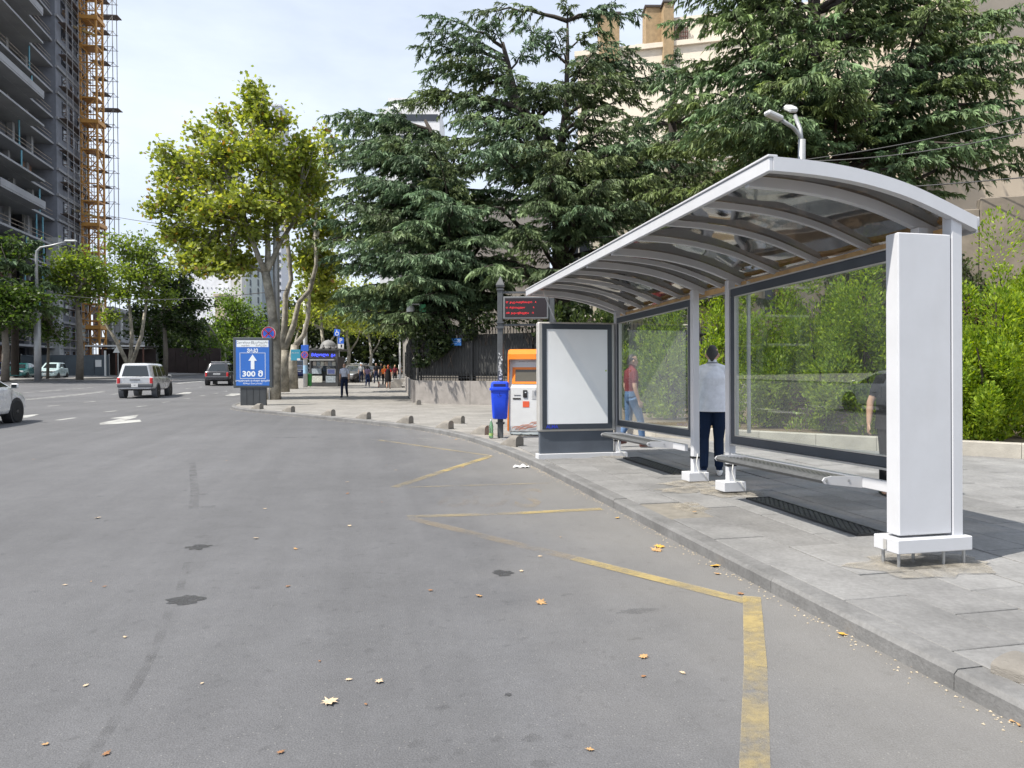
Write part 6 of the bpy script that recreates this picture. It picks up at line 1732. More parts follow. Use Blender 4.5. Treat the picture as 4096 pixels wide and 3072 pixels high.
person('woman in a white blouse standing at the shop door', (pz(1600, 58)[0], 58, pz(1600, 58)[2] + .28), R(-60), 1.65, None, WHC, WHC, BLKC, SHOEB, female=True, voxel=.016, hair='bob')
person('person in a grey shirt behind the girl in stripes', pz(1445, 64), R(185), 1.72, WALK, cloth('grey', (.3, .31, .33)), None, NAVY, SHOEB, voxel=.016)
person('man in black at the tree shade far down the side street', pz(1525, 70), R(178), 1.75, WALK, BLKC, BLKC, BLKC, SHOEB, voxel=.018)
# ------------------------------------------------------------------ vegetation
LEAF = mat_leaf('broad_leaf', .45, .5); NEED = mat_leaf('needle', .6, .2); THUJ = mat_leaf('scale_leaf', .5, .45)
BARK = mat('plane_bark', (.31, .285, .235), .85, var=.45, scale=3.5, bump=.4, bscale=18); worldstain(BARK, .45, 1.35, 2.2); BARKD = mat('dark_bark', (.045, .036, .03), .9, var=.3, scale=6, bump=.6, bscale=20); BARKG = mat('grey_bark', (.17, .15, .125), .9, var=.3, scale=5, bump=.5, bscale=20)

def quads_from(P, U, Vv, su, sv, cols, shape='leaf'):
    """one flat leaf per point: P centres, U/Vv unit axes, su/sv sizes -> verts, faces, colours"""
    n = len(P)
    if shape == 'maple': out = np.array([(0, -.5), (.22, -.30), (.52, -.22), (.34, .02), (.44, .34), (.16, .26), (0, .58), (-.16, .26), (-.44, .34), (-.34, .02), (-.52, -.22), (-.22, -.30)])
    elif shape == 'fan': out = np.array([(0, -.5), (.40, .30), (.10, .18), (-.05, .58), (-.36, .22)])
    else: out = np.array([(0, -.5), (.34, -.05), (.18, .38), (-.12, .5), (-.36, .05)])
    k = len(out)
    V = (P[:, None, :] + U[:, None, :] * (out[None, :, 0:1] * su[:, None, None]) + Vv[:, None, :] * (out[None, :, 1:2] * sv[:, None, None])).reshape(-1, 3)
    F = np.arange(n * k).reshape(n, k)
    return V, F, np.repeat(cols, k, axis=0)
def unit(a): return a / np.maximum(1e-9, np.linalg.norm(a, axis=1, keepdims=True))
def rand_axes(rng, n, upbias=0.6):
    N = unit(rng.normal(size=(n, 3)) + np.array([0, 0, upbias])); A = unit(np.cross(N, unit(rng.normal(size=(n, 3))))); return A, np.cross(N, A)
def leaf_cols(rng, n, c0, c1, alt=None, pa=0.0):
    f = rng.random((n, 1)) ** 1.2; C = np.array(c0) * (1 - f) + np.array(c1) * f
    C = C * rng.uniform(.75, 1.25, (n, 1))
    if alt is not None: mk = rng.random(n) < pa; C[mk] = np.array(alt) * rng.uniform(.7, 1.2, (mk.sum(), 1))
    return C
def limb(mb, a, b_, r0, r1, rng, bend=.12, n=6, sides=7, lift=.0):
    a, b_ = np.array(a, float), np.array(b_, float); d = b_ - a; ln = np.linalg.norm(d)
    off = rng.normal(size=3) * ln * bend; off[2] = abs(off[2]) * .4 + lift * ln
    pts = [a + d * t + off * 4 * t * (1 - t) * .5 + (rng.normal(size=3) * ln * .012 if 0 < t < 1 else 0) for t in np.linspace(0, 1, n)]
    mb.tube([tuple(p) for p in pts], [r0 + (r1 - r0) * t for t in np.linspace(0, 1, n)], sides, caps=False)
    return np.array(pts)

def broadleaf(name, label, base, trunk, lobes, leaf=.20, cols=((.06, .10, .018), (.16, .20, .03)), alt=None, pa=0, seed=1, bark=BARK, subs=26, lps=34, group=None, shape='maple', cat='tree', r0=.35, spread=.34, limbs_from=None):
    """trunk: list of world points with radii; lobes: list of (world centre, radii, weight)"""
    rng = np.random.default_rng(seed)
    root = empty(name, base, 0, label, cat, group); B = np.array(base)
    wood = MB()
    for path in trunk: wood.tube([tuple(np.array(p) - B) for p, _ in path], [r for _, r in path], 12, caps=True)
    tops = [np.array(path[-1][0]) for path in trunk]; mids = [np.array(path[len(path) // 2][0]) for path in trunk]
    wood.build('trunk', bark, root, smooth=True)
    br = MB(); LP = []; LD = []
    for c, rad, wt in lobes:
        c, rad = np.array(c, float), np.array(rad, float)
        st = min(tops, key=lambda t: np.linalg.norm((t - c) * np.array([1, 1, .6])))
        main = limb(br, st - B, c - B, max(.05, .10 * rad.mean() ** .5), .04, rng, .10, 7, 7, .05)
        for _ in range(int(subs * wt)):
            u = unit(rng.normal(size=(1, 3)))[0]; q = rng.random() ** .40 * rng.uniform(.85, 1.28)
            if u[2] < -.35: u[2] *= .4
            tip = c - B + u * rad * q
            k = int(rng.integers(2, 7)); s_ = main[k]
            b_ = limb(br, s_, tip, .035, .010, rng, .14, 5, 4, .04)
            nl = int(lps * rng.uniform(.6, 1.4))
            t = rng.uniform(.35, 1.08, nl); ix = np.clip(t * 4, 0, 3.999); i0 = ix.astype(int); f = (ix - i0)[:, None]
            P = b_[i0] * (1 - f) + b_[i0 + 1] * f + rng.normal(size=(nl, 3)) * spread * np.array([1, 1, .75])
            LP.append(P)
    br.build('branches', bark, root, smooth=True)
    P = np.concatenate(LP); n = len(P); A, D = rand_axes(rng, n, .8)
    sz = leaf * rng.uniform(.65, 1.25, n)
    C = leaf_cols(rng, n, cols[0], cols[1], alt, pa)
    V, F, CC = quads_from(P, A, D, sz, sz, C, shape)
    mesh_np('crown', V, F, LEAF, root, CC)
    return root
def W(px, py, Y): q = at(px, py, Y); return (q.x, q.y, q.z)
def lob(px, py, Y, rpx, rpy, wt=1.0, ry=None):
    """lobe whose outline covers about rpx by rpy photograph pixels at depth Y"""
    s_ = Y / FPX; return (W(px, py, Y), (rpx * s_, ry if ry else rpx * s_ * .9, rpy * s_), wt)

PL = ((.165, .225, .042), (.40, .44, .09))
t1b = gp(1089, 1598, PV)
Y1 = 34.0
broadleaf('plane_tree', 'large plane tree with pale trunk and yellow green crown beside the blue sign', (t1b.x, Y1, PV - .02),
    [[(W(1095, 1600, Y1), .34), (W(1098, 1520, Y1), .27), (W(1105, 1400, Y1), .24), (W(1092, 1280, Y1), .22), (W(1075, 1160, Y1), .20), (W(1062, 1090, Y1), .20)],
     [(W(1064, 1095, Y1), .15), (W(1035, 1030, Y1 - .3), .12), (W(1000, 940, Y1 - .4), .12), (W(975, 860, Y1 - .5), .09)],
     [(W(1064, 1095, Y1), .13), (W(1072, 1020, Y1 + .2), .14), (W(1070, 920, Y1 + .3), .11), (W(1060, 800, Y1 + .2), .08)],
     [(W(1064, 1095, Y1), .13), (W(1090, 1040, Y1 + .2), .13), (W(1120, 970, Y1 + .4), .11), (W(1180, 880, Y1 + .6), .08)]],
    [lob(1010, 440, 34, 90, 120, .8), lob(900, 600, 33.5, 130, 130), lob(1060, 620, 33, 140, 150, 1.3), lob(1170, 640, 35, 110, 140), lob(780, 700, 34, 130, 110), lob(700, 640, 34.5, 95, 60, .6), lob(690, 810, 34, 85, 90, .7),
     lob(830, 850, 33, 160, 130, 1.3), lob(980, 800, 32.2, 150, 150, 1.4), lob(1120, 830, 33.5, 130, 150, 1.1), lob(1000, 950, 34, 140, 90, .9), lob(820, 990, 34.5, 110, 90, .8), lob(700, 950, 35, 60, 70, .4), lob(1000, 370, 34, 42, 60, .45), lob(870, 455, 34, 34, 40, .25), lob(1230, 740, 35.5, 90, 120, .8), lob(760, 1060, 34, 80, 60, .9), lob(870, 1080, 33.5, 95, 50, 1.0), lob(970, 1050, 34.5, 70, 50, .6), lob(630, 700, 34.5, 45, 35, .25), lob(620, 850, 34, 45, 40, .3), lob(660, 930, 34, 50, 40, .3), lob(800, 520, 34, 50, 40, .3), lob(1130, 480, 34.5, 55, 60, .4), lob(1230, 560, 35, 50, 60, .4), lob(640, 590, 34, 30, 22, .15)],
    leaf=.19, cols=PL, alt=(.30, .20, .05), pa=.03, seed=3, subs=25, lps=46, spread=.27)
t2 = gp(608 * K22, 850 * K22, PV)
broadleaf('plane_tree', 'plane tree with mottled trunk standing second in the row', (-13.3, 41.2, G(-13.3, 41) + PV - .03),
    [[(W(1130, 1568, 41), .42), (W(1128, 1480, 41), .37), (W(1132, 1400, 41), .32)], [(W(1132, 1405, 41), .22), (W(1140, 1270, 41), .17), (W(1142, 1180, 41), .15), (W(1165, 1120, 41), .13), (W(1155, 1010, 41), .13), (W(1140, 900, 41), .10)],
     [(W(1135, 1405, 41), .20), (W(1175, 1300, 41), .16), (W(1195, 1210, 41), .14), (W(1240, 1160, 41), .14), (W(1265, 1060, 41), .11), (W(1260, 950, 41), .08)]],
    [lob(1250, 700, 42, 110, 150, 1), lob(1180, 850, 42, 100, 120, .9), lob(1290, 900, 42, 100, 140, 1), lob(1230, 1050, 42.5, 110, 110, .8), lob(1310, 1120, 43, 80, 110, .7), lob(1330, 560, 42, 60, 70, .4)],
    leaf=.25, cols=PL, alt=(.26, .15, .04), pa=.05, seed=5, subs=24, lps=42)
broadleaf('plane_tree', 'slim plane tree with a forked trunk standing third in the row', (-14.6, 49, G(-14.6, 49) + PV - .03),
    [[(W(1172, 1555, 49), .37), (W(1170, 1450, 49), .31), (W(1180, 1380, 49), .26)], [(W(1180, 1385, 49), .21), (W(1215, 1340, 49), .17), (W(1232, 1270, 49), .15), (W(1235, 1180, 49), .15), (W(1250, 1080, 49), .11)]],
    [lob(1240, 1180, 50, 90, 90, .8), lob(1310, 1200, 51, 70, 80, .7), lob(1270, 1060, 50, 90, 90, .8), lob(1190, 1260, 50, 40, 45, .3)],
    leaf=.26, cols=PL, seed=6, subs=24, lps=36)
for i, (px, Y, lbl) in enumerate(((1290, 70, 'yellow green plane tree behind the kiosk dome'), (1390, 84, 'slender plane tree in the side street beside the parking sign'), (1480, 100, 'far plane tree closing the view down the side street'))):
    x = at(px, 1500, Y).x; zb_ = G(x, Y)
    broadleaf('street_tree', lbl, (x, Y, zb_), [[((x, Y, zb_), .25), ((x + .2, Y, zb_ + 3), .2), ((x - .1, Y, zb_ + 5.2), .15)], [((x + .2, Y, zb_ + 3), .12), ((x + 1.2, Y, zb_ + 4.5), .09), ((x + 1.6, Y, zb_ + 6), .06)]],
        [((x, Y, zb_ + 7.5), (3.6, 3, 2.6), 1), ((x + 2, Y, zb_ + 6.2), (2.6, 2.5, 1.6), .6), ((x - 2.4, Y, zb_ + 6.5), (2.6, 2.4, 2), .6), ((x + 1, Y, zb_ + 10), (3, 3, 2), .7)], leaf=.34, cols=PL, seed=20 + i, subs=26, lps=26, group='trees along the side street', shape='leaf', spread=.45)
# avenue trees on the far side
AVC = ((.10, .16, .03), (.26, .34, .065)); DKC = ((.025, .05, .014), (.075, .11, .03)); BRC = ((.09, .16, .03), (.21, .31, .06))
def ave(px, pyb, Y, label, lobes, cols, seed, name='avenue_tree', trunk_r=.25, leaf=.30, subs=26, lps=30, fork=None, bark=BARKG, spread=.42):
    x = at(px, 1500, Y).x; zb_ = G(x, Y) + .1
    t = fork or [[((x, Y, zb_), trunk_r * 1.2), ((x + .1, Y, zb_ + 2.5), trunk_r), ((x, Y, zb_ + 5), trunk_r * .75), ((x - .2, Y, zb_ + 7), trunk_r * .5)]]
    return broadleaf(name, label, (x, Y, zb_ - .1), t, lobes, leaf=leaf, cols=cols, seed=seed, subs=subs, lps=lps, bark=bark, group='trees on the far side of the avenue', shape='leaf', spread=spread)
ave(318, 1524, 60, 'leafy tree before the crane mast with a tall clear trunk', [lob(300, 1040, 60, 100, 70, 1.1), lob(240, 1110, 60, 90, 80, 1), lob(390, 1090, 60, 80, 80, .9), lob(330, 1180, 60, 110, 60, .9), lob(420, 1150, 61, 50, 60, .5)], AVC, 31)
x = at(525, 1500, 66).x; z6 = G(x, 66) + .1
ave(525, 1480, 66, 'tall many stemmed tree right of the crane mast', [lob(500, 990, 66, 90, 80, 1), lob(590, 1000, 66, 90, 90, 1.1), lob(540, 1090, 65, 130, 90, 1.3), lob(640, 1100, 66, 60, 90, .7), lob(470, 1180, 66, 80, 80, .7), lob(590, 1190, 66, 100, 70, .8), lob(440, 1270, 65.5, 55, 45, .35), lob(670, 1200, 67, 40, 60, .4)], AVC, 32,
    fork=[[((x, 66, z6), .3), ((x - .1, 66, z6 + 1), .28)], [((x - .1, 66, z6 + .9), .2), ((x - 1.3, 66, z6 + 3.4), .16), ((x - 2.4, 66, z6 + 5.2), .1), ((x - 2.6, 66, z6 + 7.2), .07)], [((x - .1, 66, z6 + .9), .2), ((x + .1, 66, z6 + 4), .16), ((x - .2, 66, z6 + 8), .1)], [((x - .1, 66, z6 + .9), .2), ((x + 1.0, 66, z6 + 4), .16), ((x + 1.6, 66, z6 + 8), .1)]], bark=BARK)
ave(660, 1480, 78, 'dark leaved tree shading the avenue beside the boundary wall', [lob(660, 1130, 78, 70, 100, .9), lob(730, 1160, 78, 80, 110, 1.2), lob(790, 1220, 79, 70, 80, 1), lob(690, 1290, 78, 90, 80, 1), lob(780, 1330, 78, 80, 70, .9), lob(620, 1360, 80, 70, 60, .6), lob(560, 1330, 80, 70, 60, .6), lob(800, 1400, 84, 60, 40, .4)], DKC, 33, leaf=.36, subs=30, lps=34)
ave(600, 1480, 84, 'dark broad tree over the site canopy', [lob(560, 1250, 84, 80, 80, .8), lob(640, 1260, 84, 80, 90, .9), lob(720, 1240, 84, 70, 80, .8)], DKC, 39, leaf=.36)
ave(960, 1480, 116, 'bright green rounded tree beyond the grey car', [lob(935, 1210, 116, 75, 60, 1), lob(900, 1290, 116, 90, 80, 1.1), lob(990, 1270, 116, 90, 90, 1.2), lob(1040, 1330, 116, 60, 80, .8), lob(860, 1350, 115, 80, 60, .8), lob(960, 1380, 115, 100, 60, .8)], BRC, 34, leaf=.42, subs=30, lps=30, spread=.6)
ave(840, 1480, 108, 'mid green tree left of the distant street lamp', [lob(840, 1380, 108, 70, 60, .8), lob(800, 1420, 108, 60, 50, .6), lob(880, 1430, 108, 60, 45, .6)], BRC, 35, leaf=.40, spread=.5)
ave(20, 1500, 56, 'dense green tree at the left edge above the parked cars', [lob(20, 1180, 55, 130, 90, 1.2), lob(-60, 1080, 56, 110, 110, 1), lob(150, 1200, 55, 90, 65, .9), lob(60, 1270, 54.5, 110, 65, .9), lob(-40, 1300, 55, 120, 80, 1), lob(40, 1000, 57, 90, 90, .8)], ((.035, .07, .016), (.10, .16, .03)), 36)
ave(-30, 1500, 68, 'dark tree mass further left behind the parked cars', [lob(60, 1330, 68, 90, 60, .7), lob(-40, 1250, 68, 120, 120, 1), lob(160, 1330, 69, 60, 50, .5)], DKC, 37)
ave(190, 1505, 60.5, 'young small tree growing beside the street lamp', [lob(195, 1340, 60.5, 55, 40, .7), lob(240, 1360, 60.5, 45, 28, .5), lob(170, 1320, 60.5, 35, 35, .4)], ((.05, .09, .02), (.12, .18, .04)), 38, trunk_r=.1, subs=20, lps=26, leaf=.24)

# ------------------------------------------------------------------ cedars: limbs with drooping feathered sprays
def cedar(name, label, base, trunk, tips, seed, cols=((.045, .080, .040), (.17, .26, .145)), dens=1.0, twig=.27):
    rng = np.random.default_rng(seed); root = empty(name, base, 0, label, 'tree', 'cedars in the garden'); B = np.array(base)
    tr = MB()
    for path in trunk: tr.tube([tuple(np.array(p) - B) for p, _ in path], [r for _, r in path], 12)
    tr.build('trunk', BARKD, root, smooth=True)
    TP = np.concatenate([np.array([np.array(path[i][0]) * (1 - f) + np.array(path[i + 1][0]) * f for i in range(len(path) - 1) for f in (0, .25, .5, .75)]) for path in trunk])
    br = MB(); P0, D0, L0, C0, W0 = [], [], [], [], []
    for tip, up in tips:
        tip = np.array(tip, float)
        tint = np.array([1, 1, 1.0]) * (1 - (q_ := rng.random() ** 2 * .55)) + np.array([1.45, 1.08, .45]) * q_
        tint = tint * rng.uniform(.72, 1.25)
        d_ = np.linalg.norm((TP - tip)[:, :2], axis=1)
        tgt = tip[2] - (.10 if up < .5 else .75) * d_ - .3
        st = TP[np.argmin(np.abs(TP[:, 2] - tgt) + .25 * d_)]
        a, b_ = st - B, tip - B; ln = np.linalg.norm(b_ - a)
        ctrl = (a + b_) / 2 + np.array([0, 0, ln * (.14 if up < .5 else -.02)])
        n = 9; T = np.linspace(0, 1, n)[:, None]
        sp = a * (1 - T) ** 2 + 2 * ctrl * T * (1 - T) + b_ * T ** 2
        sp += rng.normal(size=(n, 3)) * .02 * ln * np.sin(np.pi * T)
        br.tube([tuple(p) for p in sp], [max(.012, .022 * ln * (1 - t) ** 1.2 + .012) for t in T[:, 0]], 5, caps=False)
        fwd0 = (b_ - a) / ln
        ns = int((7 + ln * 3.4) * dens)
        for k in range(ns):
            t = .20 + .80 * (k + rng.random()) / ns
            q = t * (n - 1); i = min(int(q), n - 2); f = q - i
            o = sp[i] * (1 - f) + sp[i + 1] * f; fw = sp[i + 1] - sp[i]; fw = fw / np.linalg.norm(fw)
            sd = np.cross(fw, [0, 0, 1.0]); sd = sd / max(1e-6, np.linalg.norm(sd)); sg = 1 if k % 2 else -1
            sl = (.62 + .22 * ln * (1 - t) ** .8) * rng.uniform(.7, 1.25)
            dr = fw * rng.uniform(.5, 1.0) + sd * sg * rng.uniform(.7, 1.1) + np.array([0, 0, rng.uniform(-.02, .16)]); dr /= np.linalg.norm(dr)
            m = 5; TT = np.linspace(0, 1, m)[:, None]
            s2 = o + dr * sl * TT + np.array([0, 0, -1.0]) * (.36 * sl * TT ** 2)
            if k % 3 == 0: br.tube([tuple(p) for p in s2], [.012, .010, .008, .006, .004], 3, caps=False)
            nt_ = int((14 + 27 * sl) * dens)
            tt = rng.uniform(.05, 1.0, nt_); qi = np.clip(tt * (m - 1), 0, m - 1.001); i0 = qi.astype(int); ff = (qi - i0)[:, None]
            pp = s2[i0] * (1 - ff) + s2[i0 + 1] * ff
            sd2 = np.cross(dr, [0, 0, 1.0]); sd2 = sd2 / max(1e-6, np.linalg.norm(sd2))
            dd = dr * rng.uniform(.2, .9, (nt_, 1)) + sd2 * rng.uniform(-.7, .7, (nt_, 1)) + np.array([0, 0, 1.0]) * rng.uniform(-1.0, .1, (nt_, 1))
            P0.append(pp); D0.append(unit(dd)); L0.append(twig * rng.uniform(.45, 1.1, nt_))
            tone = rng.uniform(.7, 1.2); cc = np.array(cols[0]) * (1 - tt[:, None]) + np.array(cols[1]) * tt[:, None]; C0.append(cc * tint * tone * rng.uniform(.8, 1.2, (nt_, 1)))
    br.build('branches', BARKD, root, smooth=True)
    P, D, Ln, C = np.concatenate(P0), np.concatenate(D0), np.concatenate(L0), np.concatenate(C0); n = len(P)
    S = unit(np.cross(D, unit(rng.normal(size=(n, 3))))); w_ = (.016 + .07 * Ln)[:, None] * rng.uniform(.7, 1.2, (n, 1))
    mid = P + D * (Ln * .5)[:, None] + np.array([0, 0, -.02]); end = P + D * (Ln * .98)[:, None] + np.array([0, 0, -1.0]) * (Ln * .28)[:, None]
    V = np.stack([P - S * w_ * .35, P + S * w_ * .35, mid + S * w_, mid - S * w_, end], 1).reshape(-1, 3)
    base_i = np.arange(n)[:, None] * 5
    F = np.concatenate([base_i + np.array([[0, 1, 2, 3]]), base_i + np.array([[3, 2, 4, 4]])]) if False else base_i + np.array([[0, 1, 2, 4, 3]])
    mesh_np('crown', V, F, NEED, root, np.repeat(C, 5, axis=0))
    return root, n
def crown_tips(rng, cx, cy, z0, z1, rfun, n, xstretch=1.0):
    out = []
    for k in range(n):
        f = (k + rng.random()) / n; z = z0 + (z1 - z0) * f; a = k * 2.39996 + rng.uniform(-.4, .4); r = rfun(f) * rng.uniform(.72, 1.08)
        out.append(((cx + r * math.cos(a) * xstretch, cy + r * math.sin(a), round(z / 1.7) * 1.7 + rng.uniform(-.3, .3)), 0))
    return out
NT = []
rngc = np.random.default_rng(42)
# middle cedar: leaning trunk, wide tiers
Yc = 33.5
tA = [[(W(2250, 1560, Yc), .48), (W(2246, 1200, Yc), .42), (W(2240, 900, Yc), .38), (W(2238, 640, Yc), .33), (W(2150, 520, Yc - .3), .26), (W(2060, 400, Yc - .3), .2), (W(2030, 250, Yc - .3), .13), (W(2010, 170, Yc - .3), .08)],
      [(W(2238, 640, Yc), .2), (W(2265, 420, Yc), .14), (W(2270, 200, Yc), .09), (W(2270, 45, Yc), .03)]]
tips = [(W(px, py, Yc + dy), u) for px, py, dy, u in ((1719, 68, -.5, 0), (1700, 140, -1, 0), (1668, 190, 0, 0), (1890, 54, .5, .2), (1960, 90, -1, 0), (2080, 73, 0, 1), (2270, 30, 0, 1), (2215, 120, -1, 1), (2459, 28, 0, .4), (2560, 63, 1, .3), (2400, 120, -1, .3), (1700, 290, 0, 0), (1740, 250, -1.5, 0), (1690, 370, -1, 0), (1640, 410, 0, 0), (1599, 405, 1, 0),
        (2540, 200, -1, 0), (2600, 260, 0, 0), (2560, 340, -2, 0), (2480, 300, -2.5, 0), (2660, 330, 1, 0), (1860, 160, -2, 0), (1930, 230, -2.6, 0), (2350, 240, -3, 0), (2150, 330, -3.2, 0), (2050, 300, -3, 0), (2440, 420, -4, 0), (2300, 330, -3.5, 0), (2150, 140, -1, .5))]
tips += crown_tips(rngc, W(2150, 600, Yc)[0], Yc, 4.5, 15.5, lambda f: 7.4 - 3.2 * f, 56)
tips += [(W(px, py, Yc + dy), 0) for px, py, dy in ((2480, 620, -6), (2560, 560, -5.5), (2720, 560, -5), (2800, 600, -5), (2860, 555, -4.5), (2150, 560, -6), (2020, 560, -6), (1900, 600, -6), (2300, 600, -6.5), (2420, 720, -7), (2200, 700, -7), (2620, 700, -6), (2700, 640, -5.5), (1880, 480, -5), (2480, 480, -5), (2850, 690, -4), (2750, 770, -5), (2550, 800, -6.5), (2350, 820, -7), (2150, 800, -7))]
NT.append(cedar('cedar_tree', 'tallest cedar with leaning dark trunk above the fence', (W(2250, 1560, Yc)[0], Yc, PV), tA, tips, 11))
# left cedar reaching over the side street
Yd = 36.0
tB = [[(W(1870, 1540, Yd), .45), (W(1868, 1200, Yd), .40), (W(1850, 900, Yd), .34), (W(1800, 700, Yd), .26), (W(1740, 560, Yd), .16), (W(1700, 480, Yd), .07)]]
tips = [(W(px, py, Yd + dy), u) for px, py, dy, u in ((1317, 465, 0, 0), (1396, 449, -1, .7), (1490, 470, 0, 1), (1590, 440, 0, 1), (1340, 560, -1, 0), (1320, 640, -2, 0), (1250, 880, -3, 0), (1290, 800, -3, 0), (1330, 720, -3, 0), (1420, 560, -2, 0), (1500, 600, -4, 0), (1560, 540, -4, 0), (1620, 620, -6, 0), (1690, 560, -6, 0), (1760, 640, -7, .6), (1450, 700, -5, 0), (1540, 720, -6, 0), (1380, 820, -5, 0), (1480, 860, -6, 0),
        (1240, 960, -3, 0), (1330, 960, -5, 0), (1520, 930, -7, 0), (1700, 760, -7.5, 0), (1650, 880, -7.5, 0), (1800, 820, -8, 0), (1400, 1060, -4, 0), (1380, 1150, -5, 0), (1460, 1140, -6, 0), (1350, 1230, -4, 0), (1430, 1250, -5, 0), (1550, 1130, -7, 0), (1600, 1250, -7, 0), (1700, 1180, -7.5, 0), (1520, 1300, -6, 0), (1640, 1100, -8, 0))]
tips += crown_tips(rngc, W(1700, 900, Yd)[0], Yd - .5, 4.4, 12.5, lambda f: 5.6 - 2.4 * f, 50, 1.0)
rgx = np.random.default_rng(77)
tips += [(W(1340 + 470 * rgx.random(), 500 + 300 * rgx.random(), Yd + rgx.uniform(-3.5, 3)), 0) for _ in range(22)] + [(W(1320 + 500 * rgx.random(), 800 + 380 * rgx.random(), Yd + rgx.uniform(-2, 3)), 0) for _ in range(16)]
tips += [(W(px, py, Yd + dy), 0) for px, py, dy in ((1390, 1000, -4), (1500, 1010, -6), (1900, 1050, -7), (1800, 1000, -8), (1950, 940, -8), (1700, 1020, -8.5), (1400, 1190, -2), (1480, 1200, -4), (1600, 1010, -8), (2000, 1120, -6), (1440, 960, -6), (1780, 1120, -7))]
NT.append(cedar('cedar_tree', 'spreading cedar reaching over the side street pavement', (W(1870, 1540, Yd)[0], Yd, PV), tB, tips, 12))
# right cedar, close behind the shelter roof
Ye = 27.0
tC = [[(W(3290, 1560, Ye), .50), (W(3285, 1100, Ye), .45), (W(3275, 760, Ye), .42), (W(3260, 480, Ye), .36), (W(3250, 200, Ye), .28), (W(3260, -100, Ye), .18), (W(3260, -420, Ye), .06)],
      [(W(3275, 760, Ye), .25), (W(3400, 560, Ye), .2), (W(3520, 380, Ye), .14), (W(3640, 260, Ye), .07)], [(W(3260, 480, Ye), .2), (W(3120, 330, Ye - .6), .14), (W(3000, 220, Ye - 1), .08)]]
tips = [(W(px, py, Ye + dy), u) for px, py, dy, u in ((2870, 70, 0, 0), (2930, 10, 0, .4), (3060, 40, -2, .3), (3200, 20, -3, 0), (3350, 60, -3, 0), (2900, 160, -2, 0), (2960, 250, -3.5, 0), (3100, 150, -4, 0), (3250, 160, -4.5, 0), (3420, 190, -4, 0), (3550, 110, -2, 0), (3640, 90, 0, 0), (3700, 180, -1, 0), (3830, 120, 0, 0), (3960, 60, -1, 0), (4090, 20, -2, 0), (4150, 150, -2, 0), (4060, 180, -3, 0),
        (2800, 300, -1, 0), (2740, 380, -2, 0), (2830, 420, -4, 0), (2950, 380, -5, 0), (3080, 330, -5, 0), (3230, 300, -5.5, 0), (3400, 320, -5, 0), (3560, 260, -4, 0), (3120, 470, -5.5, 0), (2980, 490, -5, 0), (2860, 520, -4, 0), (3330, 240, -5.5, 0), (3870, 300, -3, 0), (4000, 330, -3, 0), (4120, 400, -3, 0), (3960, 420, -4, 0), (3850, 440, -3, 0), (4130, 250, -3, 0), (3760, 380, -3, 0), (3640, 420, -2, 0), (2760, 500, -3, 0), (2680, 430, -1, 0), (3560, 480, -2, 0), (3700, 540, -1, 0), (3820, 560, -2, 0), (3900, 500, 0, 0), (4020, 540, -1, 0), (4100, 600, -2, 0), (4150, 480, 0, 0), (3650, 300, 1, 0), (3900, 200, 1, 0), (4050, 100, 1, 0), (3760, 620, 0, 0), (3600, 600, 0, 0), (3480, 560, -1, 0), (3950, 620, 0, 0), (4200, 330, 0, 0), (3800, 20, 0, 0), (3950, -60, 0, 0), (3700, -60, 0, 0))]
tips += crown_tips(rngc, W(3260, 300, Ye)[0], Ye, 7.2, 19.5, lambda f: 6.2 - 2.4 * f, 66, 1.1)
NT.append(cedar('cedar_tree', 'dense cedar with forked trunk right behind the shelter roof', (W(3290, 1560, Ye)[0], Ye, PV + .1), tC, tips, 13, cols=((.045, .080, .036), (.17, .265, .125))))
# a darker cedar between, filling the middle
Yf = 39.0
tD = [[(W(2700, 1540, Yf), .4), (W(2700, 900, Yf), .34), (W(2690, 500, Yf), .22), (W(2690, 250, Yf), .08)]]
tips = crown_tips(rngc, W(2700, 600, Yf)[0], Yf, 5, 17, lambda f: 6.4 - 4.2 * f, 60) + [(W(2690, 215, Yf), 1), (W(2620, 260, Yf), .6), (W(2780, 280, Yf), .6)]
NT.append(cedar('cedar_tree', 'shaded cedar standing between the two large ones', (W(2700, 1540, Yf)[0], Yf, PV), tD, tips, 14))
# small cedar at the left edge by the tower
Yg = 58.0
tE = [[(W(60, 1500, Yg), .3), (W(60, 1200, Yg), .24), (W(50, 950, Yg), .1)]]
tips = crown_tips(rngc, W(50, 1100, Yg)[0], Yg, 6, 12.5, lambda f: 4.2 - 2.6 * f, 34)
NT.append(cedar('cedar_tree', 'small blue green cedar at the left edge before the tower', (W(60, 1500, Yg)[0], Yg, G(-40, Yg)), tE, tips, 15, dens=.8, twig=.5))

